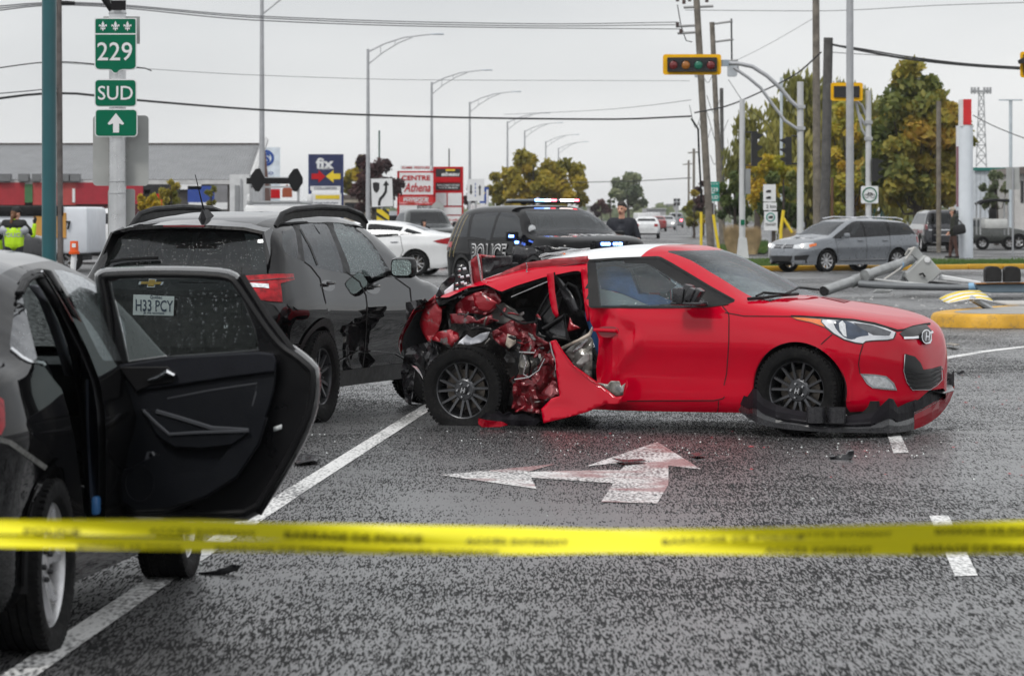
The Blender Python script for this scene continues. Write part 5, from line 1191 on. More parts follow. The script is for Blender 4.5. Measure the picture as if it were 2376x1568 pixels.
pillar('door_post', k4_([(290, 262), (400, 420), (520, 640), (620, 900), (700, 1300), (740, 1800), (760, 2200)]), k4_([(420, 262), (540, 460), (680, 760), (790, 1010), (900, 1320), (930, 1800), (940, 2200)]), -.68, BLKPL)
pillar('door_post', k4_([(365, 225), (470, 400), (620, 640), (760, 920), (860, 1180)]), k4_([(450, 225), (600, 470), (740, 720), (850, 1000), (905, 1180)]), -.735, SEDP)
mb = MB(); mb.tube([jy(u, v, -.75) for u, v in k4_([(365, 228), (430, 320), (560, 540), (660, 720), (760, 960), (850, 1190)])], .0045, 6); mb.build('chrome_strip', CHROME, jr, True)
for k, off in enumerate((0, 22, 44)):
 mb = MB(); mb.tube([jy(u + off * .26, v, -.66 - .015 * k) for u, v in k4_([(150, 420), (200, 320), (280, 268), (370, 275), (450, 420), (560, 640), (640, 900), (690, 1250), (720, 1800)])], .009, 6); mb.build('door_seal', BLKPL, jr, True)
seat(jr, -.78, -.35, mat('black_leather', (.02, .02, .022), .45, var=.2), .6, R(22), .46, .55); seat(jr, -.78, .35, SEATM, .6, R(22), .46, .55)
for yy in (-.37, .37): seat(jr, .18, yy, SEATM, .5, R(18), .46, .60)
mb = MB(); mb.rbox((.9, 0, .86), (.4, 1.4, .25), .08); mb.build('dashboard', BLKPL, jr, True)
mb = MB(); mb.rbox(jy(223, 1172, -.80), (.06, .03, .075), .012); mb.build('sill_label', mat('blue_label', (.03, .12, .30), .4), jr, True)
mb = MB(); mb.add([jy(u, v, -.79) for u, v in [(205, 880), (240, 950), (243, 1150), (215, 1165), (207, 1000)]], [(0, 1, 2, 3, 4)]); ob = mb.build('post_cover', mat('navy_trim', (.014, .02, .035), .6), jr); ob.modifiers.new('s', 'SOLIDIFY').thickness = .01
jet.patch('px', [(-30, 905), (2, 930), (5, 960), (5, 990), (-3, 1010), (-30, 1010)], REDLENS, 'tail_light', off=.012, step=10)
jet.strip('px', [(-30, 1012), (20, 1025), (70, 1060), (105, 1085)], 12, mat('silt_grey', (.16, .16, .15), .9, var=.5, vscale=30, bump=.3), 'bumper_edge', off=.004)
make_wheel(jr, (-1.345, -.775, .315), -1, .315, .205, .232, 'five', ALLOY, rot=.3); make_wheel(jr, (1.345, -.775, .315), -1, .315, .205, .232, 'five', ALLOY, rot=.9)
make_wheel(jr, (-1.345, .775, .315), 1, .315, .205, .232, 'five', ALLOY); make_wheel(jr, (1.345, .775, .315), 1, .315, .205, .232, 'five', ALLOY)
# --- the open rear door: skin, window frame, glass, inner trim (built where it hangs, hinged on the door post)
H0, H1 = gx(238, 14.62), gx(745, 14.28)
dax = (H1 - H0).normalized(); dn = Vector((dax.y, -dax.x, 0))       # dn points to the camera
def dp(u, v, off=0.0):
 """point on the door plane, off metres towards the cabin side (camera)"""
 o, d = Vector((0, 0, CAM_H)), Vector(((u - CX) / FP, 1, -(v - HY) / FP)); t = (H0 + dn * off - o).dot(dn) / d.dot(dn); return jet.Mi @ (o + d * t)
DB = mat('door_black_paint', (.005, .005, .006), .3, 0, .8, var=.15)
DTRIM = mat('door_trim_plastic', (.009, .010, .0125), .42, var=.12, spec=.15, vscale=8, bump=.15, bscale=150)
DTRIM2 = mat('door_trim_soft', (.012, .013, .017), .6, var=.15, spec=.15, vscale=8, bump=.12, bscale=120)
door_o = None; DRIDGE = mat('door_ridge_highlight', (.05, .053, .06), .35)  # paler tone painted as highlights along the trim edges
def dsheet(name, poly, off, m, step=16, th=.006, parent=None, fn=None, smooth=True):
 pts, tris, nb = fill(poly, step); vs_ = [dp(a, b, off + (fn(a, b) if fn else 0)) for a, b in pts]
 ob = mesh_obj(name, vs_, [tuple(t) for t in tris], m, parent, smooth, 45)
 if th: md = ob.modifiers.new('s', 'SOLIDIFY'); md.thickness = th; md.offset = 0
 return ob
OUT = [(216, 640), (228, 626), (250, 620), (380, 617), (500, 620), (545, 628), (566, 650), (600, 702), (640, 760), (668, 792), (700, 812), (735, 842), (744, 858), (745, 905), (736, 960), (716, 1010), (690, 1062), (650, 1130), (598, 1207), (500, 1210), (300, 1207), (262, 1203), (250, 1120), (246, 960), (240, 800), (228, 700)]
GL = k5_([(398, 158), (440, 148), (640, 148), (800, 148), (838, 152), (870, 230), (910, 330), (926, 398), (780, 408), (600, 420), (462, 440), (440, 330)])
skin = []
def band(name, rings, m, parent=None, sm=True):
 """loft between outlines of equal length: rings = [(poly, off)]"""
 n = len(rings[0][0]); vs_ = []; f = []
 for pl, off in rings: vs_ += [dp(a, b, off) for a, b in pl]
 for r_ in range(len(rings) - 1):
  for i in range(n): j = (i + 1) % n; f.append((r_ * n + i, r_ * n + j, (r_ + 1) * n + j, (r_ + 1) * n + i))
 return mesh_obj(name, vs_, f, m, parent, sm, 50)
def shrink(pl, k, c=None):
 cx = sum(p[0] for p in pl) / len(pl) if c is None else c[0]; cy = sum(p[1] for p in pl) / len(pl) if c is None else c[1]
 out = []
 n = len(pl)
 for i, p in enumerate(pl):
  a, b = Vector(pl[i - 1]), Vector(pl[(i + 1) % n]); t = (b - a).normalized(); nn = Vector((t.y, -t.x))
  if nn.dot(Vector((cx, cy)) - Vector(p)) < 0: nn = -nn
  out.append((p[0] + nn.x * k, p[1] + nn.y * k))
 return out
OUT = resample(smooth_poly(OUT, 1), 14)
door_o = band('open_door', [(shrink(OUT, 26), -.19), (shrink(OUT, 6), -.17), (OUT, -.13), (shrink(OUT, 3), -.06), (shrink(OUT, 12), -.03)], DB, jr)
door_o['label'] = 'open rear door showing its inner trim'
# inner frame sheet with the window hole (two halves joined as one mesh)
GLo = resample(shrink(GL, -4), 12)
def hole_sheet(name, outer, hole, off, m, parent, step=18):
 b = resample(outer, step); h = resample(hole, step); pts = list(b) + list(h); nb, nh = len(b), len(h)
 x0, x1 = min(p[0] for p in b), max(p[0] for p in b); y0, y1 = min(p[1] for p in b), max(p[1] for p in b); y = y0
 while y < y1:
  x = x0
  while x < x1:
   if inpoly(x, y, b) and not inpoly(x, y, h) and min((x - p[0]) ** 2 + (y - p[1]) ** 2 for p in pts[:nb + nh]) > (step * .5) ** 2: pts.append((x, y))
   x += step
  y += step
 r_ = delaunay_2d_cdt([Vector(p) for p in pts], [(i, (i + 1) % nb) for i in range(nb)] + [(nb + i, nb + (i + 1) % nh) for i in range(nh)], [], 1, 1e-7)
 v2 = [tuple(v) for v in r_[0]]; tr_ = []
 for t in r_[2]:
  c = [sum(v2[i][k] for i in t) / 3 for k in (0, 1)]
  if not inpoly(c[0], c[1], h): tr_.append(tuple(t))
 ob = mesh_obj(name, [dp(a, b_, off) for a, b_ in v2], tr_, m, parent); md = ob.modifiers.new('s', 'SOLIDIFY'); md.thickness = .004; return ob
hole_sheet('door_frame', shrink(OUT, 10), GLo, -.03, DB, door_o)
hole_sheet('door_skin', shrink(OUT, 24), shrink(GL, -6), -.185, SEDP, door_o)
band('window_reveal', [(GLo, -.03), (shrink(GLo, 2), -.06), (shrink(GLo, 2), -.12), (GLo, -.18)], BLKPL, door_o)
dsheet('window', GL, -.10, DGLASS, 22, 0, door_o)
# weather seals
mb = MB(); mb.tube([dp(a, b, -.015) for a, b in shrink(OUT, 20)], .013, 8, closed=True); mb.build('door_seal', BLKPL, door_o, True)
mb = MB(); mb.tube([dp(a, b, -.05) for a, b in [(560, 640), (620, 735), (680, 815), (715, 880), (712, 960), (680, 1050), (600, 1190)]], .016, 8); mb.build('door_seal', BLKPL, door_o, True)
# trim panel
TP = smooth_poly(k5_([(413, 458), (520, 440), (640, 424), (800, 414), (925, 408), (975, 412), (990, 440), (988, 520), (960, 630), (905, 760), (840, 850), (770, 910), (690, 955), (600, 985), (480, 990), (432, 962), (416, 890), (413, 700)]), 1)
tp = resample(TP, 12)
def bul(a, b): return .0
trim = band('trim_panel', [(tp, -.03), (tp, .010), (shrink(tp, 4), .018)], DTRIM, door_o)
dsheet('trim_face', shrink(tp, 4), .018, DTRIM, 16, 0, trim, lambda a, b: .012 * math.sin(max(0, min(1, (b - 830) / 360)) * math.pi))
def raised(name, poly, off, h, m, inset=5, parent=None):
 pl = resample(poly, 10); ob = band(name, [(pl, off), (pl, off + h * .6), (shrink(pl, inset * .5), off + h * .92), (shrink(pl, inset), off + h)], m, parent or trim)
 dsheet(name + '_face', shrink(pl, inset), off + h, m, 12, 0, ob); return ob
raised('upper_pad', k5_([(414, 456), (640, 424), (925, 408), (978, 414), (990, 440), (985, 482), (800, 506), (640, 530), (490, 552)]), .012, .030, DTRIM2, 5)
raised('handle_plate', k5_([(420, 462), (600, 460), (632, 492), (618, 520), (540, 530), (488, 552)]), .038, .012, BLKPL, 3)
mb = MB(); mb.tube([dp(a, b, .058) for a, b in k5_([(530, 512), (570, 500), (602, 482), (626, 494)])], [.006, .011, .017, .011], 8); mb.build('inner_handle', CHROME, trim, True)
raised('armrest', k5_([(500, 615), (525, 612), (605, 700), (700, 692), (890, 688), (895, 702), (830, 745), (720, 758), (620, 752), (560, 712)]), .014, .065, DTRIM, 5)
mb = MB(); mb.tube([dp(a, b, .082) for a, b in k5_([(512, 618), (560, 665), (606, 704), (700, 698), (890, 692)])], .007, 6); mb.build('armrest_edge', DRIDGE, trim, True)
mb = MB(); mb.tube([dp(a, b, .03) for a, b in k5_([(560, 622), (640, 645), (760, 682), (890, 690)])], .010, 6); mb.build('trim_ridge', DRIDGE, trim, True)
mb = MB(); mb.tube([dp(a, b, .024) for a, b in k5_([(600, 575), (760, 545), (920, 522), (915, 560), (880, 690)])], .0045, 6); mb.build('trim_ridge', DRIDGE, trim, True)
raised('door_pocket', k5_([(560, 770), (640, 850), (760, 845), (830, 760), (960, 640), (930, 740), (850, 860), (740, 930), (600, 975), (480, 980), (430, 950), (422, 830), (470, 822)]), .010, .055, DTRIM, 7)
dsheet('pocket_recess', k5_([(570, 720), (640, 765), (800, 760), (760, 838), (650, 845), (600, 800)]), .022, DARK, 12, 0, trim)
mb = MB(); mb.tube([dp(a, b, .05) for a, b in k5_([(515, 840), (530, 770), (545, 768), (575, 815), (605, 862)])], .008, 6); mb.build('pocket_handle', DRIDGE, trim, True)
mb = MB(); c = dp(*k5_([(500, 880)])[0], .068); mb.tube([c, c], .01, 4) if False else mb.tube([dp(k5_([(500, 880)])[0][0] + 34 * math.cos(t * .314), k5_([(500, 880)])[0][1] + 42 * math.sin(t * .314), .064) for t in range(20)], .005, 5, closed=True); mb.build('speaker_ring', DTRIM, trim, True)
mb = MB(); mb.tube([dp(a, b, -.045) for a, b in k5_([(965, 632), (990, 640), (1000, 626), (1018, 632)])], .008, 6); mb.build('door_latch', EDGE, door_o, True)
dsheet('label_sticker', k5_([(978, 678), (1008, 668), (1008, 684), (980, 694)]), -.02, pl_m, 10, .002, door_o)
for v in (900, 1005, 1120):
 mb = MB(); mb.rbox(dp(247, v, -.06), (.06, .05, .05), .01); mb.build('hinge', BLKPL, door_o, True)
for pl, sd in (([(942, 702), (985, 692), (1016, 720), (1006, 800), (992, 838), (975, 822), (962, 862), (955, 940), (940, 930), (930, 860), (945, 800)], 31), ([(985, 860), (1012, 800), (1022, 850), (1008, 930), (990, 945)], 32)):
 o = chunk('torn_fender', None, pl, 29.3, SCRAPB, .10, 8, .006, sd); o.pop('category', None); o.parent = tr; o.matrix_parent_inverse = trax.Mi
# --- barrier tape strung across in front of the camera position's far side
TAPE = mat('yellow_tape', (.98, .90, .02), .4, var=.04, vscale=2)
nt = TAPE.node_tree; tl = nt.nodes.new('ShaderNodeBsdfTranslucent'); tl.inputs[0].default_value = (.98, .90, .02, 1); mx = nt.nodes.new('ShaderNodeMixShader'); mx.inputs[0].default_value = .15
nt.links.new(nt.nodes['Principled BSDF'].outputs[0], mx.inputs[1]); nt.links.new(tl.outputs[0], mx.inputs[2]); nt.links.new(mx.outputs[0], nt.nodes['Material Output'].inputs[0])
TINK = mat('tape_ink', (.05, .04, .005), .5)
def tape(name, label, rows, Y, texts):
 """rows = (u, v top, v bottom)"""
 top = pchip([(r_[0], r_[1]) for r_ in rows]); bot = pchip([(r_[0], r_[2]) for r_ in rows]); v, f = [], []; n = 160; u0, u1 = rows[0][0], rows[-1][0]
 def pt(u, s_, off=0.0):
  vv = lerp(bot(u), top(u), s_); tw = .02 * math.sin(u * .004 + s_ * 2) + .012 * math.sin(u * .011); return P(u, vv, Y + tw - off)
 for i in range(n + 1):
  u = lerp(u0, u1, i / n)
  for s_ in (0, .33, .66, 1): v.append(pt(u, s_))
 for i in range(n):
  for j in range(3): f.append((4 * i + j, 4 * i + j + 1, 4 * i + j + 5, 4 * i + j + 4))
 o = mesh_obj(name, v, f, TAPE, None, True); tag(o, label, 'tape')
 for s_, uc, wd, sa, sb in texts:
  tv, tf = text_mesh(s_, 1.0, .015); w = max(p[0] for p in tv) - min(p[0] for p in tv); h = max(p[1] for p in tv) - min(p[1] for p in tv); y0 = min(p[1] for p in tv)
  mesh_obj('tape_lettering', [pt(uc + p[0] / w * wd, lerp(sa, sb, (p[1] - y0) / h), .003) for p in tv], tf, TINK, o)
tape('barrier_tape', 'upper strand of yellow police tape strung across the lane', [(-120, 1203, 1236), (0, 1205, 1238), (250, 1205, 1241), (420, 1205, 1243), (620, 1212, 1250), (900, 1217, 1262), (1190, 1222, 1266), (1430, 1228, 1268), (1700, 1225, 1256), (2000, 1218, 1250), (2376, 1207, 1250), (2500, 1203, 1248)], 6.0,
  [('ACCÈS INTERDIT', 470, 250, .12, .5), ('BARRAGE DE POLICE', 820, 320, .08, .5), ('ACCÈS INTERDIT', 1200, 240, .1, .45), ('BARRAGE DE POLICE', 1700, 330, .05, .4), ('ACCÈS INTERDIT', 1960, 220, .2, .55), ('BARRAGE DE POLICE', 2300, 260, .3, .65), ('POLICE', 120, 130, .05, .4)])
tape('barrier_tape', 'lower strand of yellow police tape strung across the lane', [(-120, 1242, 1268), (0, 1243, 1270), (300, 1246, 1275), (600, 1252, 1280), (900, 1250, 1285), (1190, 1254, 1286), (1430, 1252, 1283), (1700, 1252, 1286), (2000, 1246, 1287), (2376, 1247, 1284), (2500, 1247, 1283)], 6.1,
  [('BARRAGE DE POLICE', 650, 300, .05, .42), ('ACCÈS INTERDIT', 1030, 260, .05, .4), ('ACCÈS INTERDIT', 1900, 250, .1, .55), ('BARRAGE DE POLICE', 2260, 280, .1, .55), ('BARRAGE DE POLICE', 300, 240, .1, .4)])
# ---------------------------------------------------------------- police car, grey wagon, white sedan and the traffic behind
DKGLASS = glassmat('car_glass_dark', (.14, .16, .165), .8, .03)
MDGLASS = glassmat('car_glass', (.45, .52, .52), .9, .03)
def std_car(name, loc, rz, label, spec, paint, side_wins, ws=None, rw=None, frame=None, wheels=(1.35, -1.35, .32, .78), tyre=(.32, .21, .215), style='turbine', rimm=ALLOY, sideglass=DKGLASS, wsglass=MDGLASS, doors=(), res=.05, cat='car', group=None, cladding=None, seats=True, arch=.05, floor=.3):
 c = Car(name, loc, rz, label, cat, spec, paint, group, res)
 for sd in 'RL':
  for k, w in enumerate(side_wins): c.region(sd, w, 'side_glass')
  if frame: c.region(sd, frame, 'frame')
  for dpoly in doors: c.region(sd, dpoly, 'door_%s%d' % (sd, doors.index(dpoly)))
  for wx in wheels[:2]: c.region(sd, arch_poly(wx, wheels[2], tyre[0] + arch, .02, 20), 'arch')
 if ws: c.region('F', ws, 'windshield')
 if rw: c.region('B', rw, 'rear_glass')
 c.body = c.faces_obj('body', 'body', paint); c.doors = {}
 for sd in 'RL':
  for i in range(len(doors)):
   t_ = 'door_%s%d' % (sd, i)
   if t_ in c.tags: c.doors[sd + str(i)] = c.faces_obj(t_, 'door', paint)
   c.strip(sd, doors[i], .012, GAP, 'panel_gap', off=.003, closed=True)
 if frame and 'frame' in c.tags: c.faces_obj('frame', 'window_frame', BLKPL)
 # every window its own pane
 pend = [i for i, t_ in enumerate(c.tags) if t_ == 'side_glass']; done_ = set()
 vf = {}
 for i in pend:
  for j in c.F[i]: vf.setdefault(j, []).append(i)
 n = 0
 for i in pend:
  if i in done_: continue
  st = [i]; done_.add(i)
  while st:
   q = st.pop(); c.tags[q] = 'pane%d' % n
   for j in c.F[q]:
    for w in vf[j]:
     if w not in done_: done_.add(w); st.append(w)
  n += 1
 for k in range(n): c.faces_obj('pane%d' % k, 'window', sideglass)
 if ws: c.faces_obj('windshield', 'windshield', wsglass)
 if rw: c.faces_obj('rear_glass', 'rear_window', sideglass)
 c.liner(LINER, tuple('pane%d' % k for k in range(n)) + ('windshield', 'rear_glass', 'arch'), zmin=.45)
 underbody(c, spec['top'][0][0] + .25, spec['top'][-1][0] - .25, wheels[3] - .02, floor)
 for wx in wheels[:2]:
  for sd in (-1, 1):
   wheel_well(c, wx, wheels[2], tyre[0] + arch + .01, wheels[3] + .1, sd)
   make_wheel(c.root, (wx, sd * wheels[3], wheels[2]), sd, *tyre, style, rimm, rot=.3)
 if cladding:
  for sd in 'RL':
   for wx in wheels[:2]: c.strip(sd, [(wx + (tyre[0] + arch + .03) * math.cos(math.pi * i / 24), wheels[2] + (tyre[0] + arch + .03) * math.sin(math.pi * i / 24)) for i in range(-1, 26)], .06, cladding, 'wheel_arch_cladding', off=.012)
 if seats:
  for yy in (-.37, .37): seat(c.root, .0, yy, SEATM, .5, R(16), .55, .60)
  mb = MB(); mb.rbox((.85, 0, .92), (.4, 1.3, .22), .06); mb.build('dashboard', BLKPL, c.root, True)
 return c
def mirrors(c, x, y, z, m, s=(.10, .2, .15)):
 for sd in (-1, 1):
  mb = MB(); mb.rbox((x, sd * y, z), s, .04); mb.tube([(x + .03, sd * (y - .04), z - .05), (x + .05, sd * (y - .18), z - .05)], .02, 6); mb.build('door_mirror', m, c.root, True)
# --- police utility
POLP = mat('police_dark_paint', (.005, .005, .0058), .4, 0, .7, var=.12, dirt=.03, drops=.15, dscale=50, spec=0, cior=1.3)
spec = dict(
 top=[(-2.5, .62), (-2.48, 1.0), (-2.42, 1.12), (-2.3, 1.30), (-2.1, 1.62), (-2.0, 1.70), (-1.5, 1.745), (-.6, 1.76), (.1, 1.74), (.45, 1.68), (.7, 1.58), (1.25, 1.28), (1.4, 1.26), (2.0, 1.21), (2.35, 1.13), (2.47, .98), (2.5, .6)],
 belt=[(-2.5, .58), (-2.4, 1.05), (-2.1, 1.13), (0, 1.12), (1.1, 1.13), (1.5, 1.14), (2.1, 1.09), (2.4, .94), (2.5, .55)],
 sill=[(-2.5, .42), (-2.4, .34), (-2, .3), (2, .3), (2.4, .34), (2.5, .42)], width=[(-2.5, .74), (-2.4, .87), (-2.1, .96), (-1.5, .985), (0, .985), (1.5, .985), (2.0, .96), (2.3, .88), (2.45, .74), (2.5, .6)],
 prof=[(0, .95), (.1, .97), (.4, .985), (.7, 1), (1, .955)], tum=.30, sq=5.6, hsq=3.6)
pw = [[(-2.18, 1.17), (-2.0, 1.56), (-1.55, 1.60), (-1.40, 1.17)], [(-1.28, 1.18), (-1.40, 1.60), (-.42, 1.63), (-.40, 1.14)], [(-.30, 1.17), (-.30, 1.63), (.22, 1.61), (.52, 1.53), (.95, 1.20)]]
pol = std_car('police_suv', (.61, 66.0, 0), R(-64), 'dark police utility car with flashing roof lights', spec, POLP, pw, ws=[(-.80, 1.29), (-.64, 1.65), (.64, 1.65), (.80, 1.29), (0, 1.32)], rw=[(-.7, 1.2), (-.6, 1.55), (.6, 1.55), (.7, 1.2)], wheels=(1.51, -1.51, .37, .86), tyre=(.375, .25, .235), style='five_simple', rimm=STEELBLK, wsglass=glassmat('police_windshield', (.35, .40, .40), .9, .03, 0, 60, wet=.05, wetcol=(.30, .34, .34)), doors=([(-.36, .42), (-.36, 1.11), (1.02, 1.10), (1.0, .42)], [(-1.32, 1.12), (-.36, 1.11), (-.36, .42), (-.95, .42), (-1.1, .8)]), res=.045, cladding=CLAD, cat='police car')
pr = pol.root
mirrors(pol, .82, 1.08, 1.20, BLKPL, (.12, .24, .18))
BLUEL = mat('blue_flasher', (.05, .1, .9), .2, emit=(.12, .25, 1.0), estr=16)
WHITEB = mat('blue_white_flasher', (.5, .6, 1), .2, emit=(.45, .62, 1.0), estr=12)
REDL = mat('red_flasher', (.9, .05, .08), .2, emit=(1.0, .10, .14), estr=9)
WARML = mat('white_flasher', (1, .9, .85), .2, emit=(1, .85, .8), estr=7)
lb = MB(); lb.rbox((-.1, 0, 1.815), (.26, 1.42, .045), .02); lbo = lb.build('light_bar', BLKPL, pr, True)
mb = MB(); mb.rbox((-.1, 0, 1.845), (.24, 1.38, .05), .02); mb.build('light_bar_lens', mat('smoke_lens', (.12, .15, .18), .1, coat=1), lbo, True)
for y0, y1, m in ((-.22, -.02, BLUEL), (-.02, .10, WHITEB), (.12, .22, REDL), (.30, .58, WARML), (.59, .68, REDL)):
 mb = MB(); mb.rbox((.015, (y0 + y1) / 2, 1.85), (.03, y1 - y0, .042), .008); mb.build('flasher', m, lbo)
 
mb = MB(); mb.rbox((-.9, 0, 1.80), (.10, .10, .06), .03); mb.build('roof_antenna', BLKPL, pr, True)
for z, y, w in ((1.20, -1.13, .09), (1.09, -1.02, .07)):
 mb = MB(); mb.rbox((.895, y, z), (.03, w, .04), .008); mb.build('flasher', BLUEL, pr)
mb = MB(); mb.lathe([(.03, 0), (.085, .05), (.085, .08), (.0001, .09)], c=(.98, -.80, 1.33), n=20, M=Matrix.Rotation(R(90), 3, 'Y')); sl = mb.build('spot_lamp', BLKPL, pr, True)
mb = MB(); mb.lathe([(.075, .091), (.0001, .098)], c=(.98, -.80, 1.33), n=20, M=Matrix.Rotation(R(90), 3, 'Y')); mb.build('spot_lens', CLEARLENS, sl, True)
for yy, m in ((-.12, BLUEL), (.12, BLUEL)):
 mb = MB(); mb.rbox((2.63, yy, 1.07), (.03, .18, .05), .01); mb.build('flasher', m, pr)
mb = MB()
for yy in (-.33, .33): mb.tube([(2.50, yy, .55), (2.58, yy, .8), (2.56, yy, 1.12)], .03, 8)
mb.tube([(2.57, -.38, 1.06), (2.57, .38, 1.06)], .03, 8); mb.rbox((2.58, 0, 1.06), (.06, .62, .13), .02); mb.build('push_bumper', BLKPL, pr, True)
for sd in (-1, 1):
 hl = pol.patch('F', [(sd * .42, .96), (sd * .86, 1.01), (sd * .90, .90), (sd * .80, .84), (sd * .46, .84)], CLEARLENS, 'headlight', off=.01, thick=True)
 pol.patch('F', [(sd * .78, .86), (sd * .88, .88), (sd * .88, .94), (sd * .80, .93)], AMBERLENS, 'indicator', hl, off=.014)
pol.patch('F', [(-.38, .93), (.38, .93), (.34, .62), (-.34, .62)], mat('grille_black', (.007, .007, .008), .4), 'grille', off=.01)
for sd in (-1, 1): pol.patch('B', [(sd * .66, 1.06), (sd * .90, 1.08), (sd * .90, .92), (sd * .70, .94)], REDLENS, 'tail_light', off=.012, thick=True)
pol.strip('R', [(-2.42, 1.02), (-2.0, 1.03)], .10, REDLENS, 'side_lamp', off=.01)
PWH = mat('reflective_white', (.62, .62, .63), .4)
def outline_text(c, view, s_, cx, cy, size, width, ax=(1, 0), ay=(0, 1)):
 a = c.lettering(view, s_, cx, cy, size, PWH, 'police_lettering', bold=size * .04, width=width, ax=ax, ay=ay, off=.022)
 c.lettering(view, s_, cx, cy, size, POLP, 'lettering_fill', a, bold=size * -.008, width=width, ax=ax, ay=ay, off=.027)
outline_text(pol, 'R', 'POLICE', -.35, .86, .50, 1.45)
GOLDS = mat('gold_stripe', (.36, .28, .14), .4)
for k in range(3): pol.strip('R', [(-2.0 + k * .17, 1.62 - .02 * k), (-2.12 + k * .17, 1.15), (-2.3 + k * .2, .80)], .022, GOLDS, 'gold_stripe', off=.005)
mb = MB(); tv, tf = text_mesh('51304', .34, .012); mb.add([pol.cast('T', 1.85 + p[1], -p[0] * -1, .004) for p in tv], tf); mb.build('hood_number', PWH, pr)
# --- grey wagon
GREYC = mat('grey_car_paint', (.19, .205, .225), .3, .4, .9, var=.06, dirt=.08)
spec = dict(
 top=[(-2.28, .62), (-2.26, .92), (-2.18, 1.06), (-2.0, 1.26), (-1.85, 1.38), (-1.6, 1.42), (-.9, 1.465), (-.2, 1.475), (.2, 1.44), (.5, 1.34), (1.2, 1.0), (1.35, .965), (1.8, .895), (2.06, .78), (2.2, .62), (2.25, .46)],
 belt=[(-2.28, .58), (-2.2, .94), (-1.9, 1.0), (0, .945), (1.0, .92), (1.4, .90), (1.9, .80), (2.15, .66), (2.25, .42)], sill=[(-2.28, .42), (-2.2, .30), (-1.9, .22), (1.9, .2), (2.15, .22), (2.25, .30)],
 width=[(-2.28, .66), (-2.2, .77), (-2.0, .86), (-1.5, .90), (0, .9), (1.3, .9), (1.7, .86), (1.95, .77), (2.12, .63), (2.22, .46), (2.25, .32)], prof=[(0, .93), (.1, .96), (.4, .98), (.68, 1), (.74, .99), (1, .95)], tum=.36, sq=5, hsq=3)
gw = [[(-1.98, 1.05), (-1.80, 1.30), (-1.12, 1.35), (-1.06, 1.02)], [(-.98, 1.015), (-.98, 1.36), (-.18, 1.385), (-.16, .98)], [(-.08, .98), (-.08, 1.375), (.14, 1.35), (.36, 1.26), (1.0, .955)]]
wag = std_car('grey_wagon', (9.19, 100.3, 0), R(217), 'grey station wagon driving past the far yellow kerb', spec, GREYC, gw, ws=[(-.66, 1.01), (-.52, 1.385), (.52, 1.385), (.66, 1.01), (0, 1.045)], rw=[(-.6, 1.06), (-.5, 1.32), (.5, 1.32), (.6, 1.06)], frame=[(-2.08, 1.03), (-1.84, 1.345), (-.98, 1.39), (0, 1.40), (.18, 1.375), (.42, 1.285), (1.14, .93), (-.16, .96), (-1.06, 1.0)], wheels=(1.315, -1.315, .315, .76), tyre=(.315, .21, .215), doors=([(-.12, .30), (-.12, .97), (1.02, .93), (.92, .30)], [(-1.02, 1.0), (-.12, .97), (-.12, .30), (-.85, .30), (-1.0, .62)]))
mirrors(wag, .72, 1.0, 1.0, GREYC)
LITLENS = mat('lit_headlamp', (.8, .8, .78), .1, coat=1, emit=(1, .93, .85), estr=1.6)
for sd in (-1, 1):
 hl = wag.patch('F', [(sd * .38, .74), (sd * .80, .82), (sd * .84, .74), (sd * .76, .64), (sd * .42, .65)], CLEARLENS, 'headlight', off=.008, thick=True)
 mb = MB(); mb.lathe([(.055, 0), (.05, .02), (.0001, .03)], c=wag.cast('F', sd * .66, .73, .01), n=14, M=Matrix.Rotation(R(90), 3, 'Y')); mb.build('lamp_bulb', LITLENS, hl, True)
 wag.patch('F', [(sd * .76, .76), (sd * .83, .80), (sd * .84, .73), (sd * .78, .68)], AMBERLENS, 'indicator', hl, off=.014)
 wag.patch('B', [(sd * .55, .95), (sd * .80, .97), (sd * .82, .80), (sd * .58, .78)], REDLENS, 'tail_light', off=.01, thick=True)
 wag.patch('F', [(sd * .50, .45), (sd * .78, .48), (sd * .74, .34), (sd * .50, .33)], mat('grille_black', (.007, .007, .008), .4), 'bumper_vent', off=.006)
wag.patch('F', [(-.37, .745), (.37, .745), (.37, .66), (-.37, .66)], mat('grille_black', (.007, .007, .008), .4), 'grille', off=.008)
wag.strip('F', [(-.37, .70), (.37, .70)], .012, CHROME, 'grille_bar', off=.012)
wag.patch('F', [(-.45, .45), (.45, .45), (.40, .30), (-.40, .30)], mat('grille_black', (.007, .007, .008), .4), 'lower_grille', off=.008)
bd = wag.patch('F', circ(.065, 20, 0, .705), CHROME, 'badge', off=.02, step=.03)
wag.patch('F', circ(.052, 20, 0, .705), mat('badge_black', (.02, .02, .022), .3), 'badge_field', bd, off=.023, step=.03)
wag.lettering('F', 'V', 0, .728, .075, CHROME, 'badge_letter', bd, off=.026, bold=.002); wag.lettering('F', 'W', 0, .688, .075, CHROME, 'badge_letter', bd, off=.026, bold=.002)
for sd in (-1, 1):
 mb = MB(); mb.tube([(-1.75, sd * .60, 1.44), (-1.5, sd * .60, 1.49), (-.2, sd * .60, 1.52), (.2, sd * .58, 1.47)], .018, 8); mb.build('roof_rail', CHROME, wag.root, True)
 wag.strip('R' if sd < 0 else 'L', [(-.90, .36), (.9, .34)], .02, CHROME, 'sill_strip', off=.008)
 for xh in (-.82, .1):
  mb = MB(); mb.rbox(wag.cast('R' if sd < 0 else 'L', xh, .86, .02), (.2, .03, .035), .012); mb.build('handle', GREYC, wag.root, True)
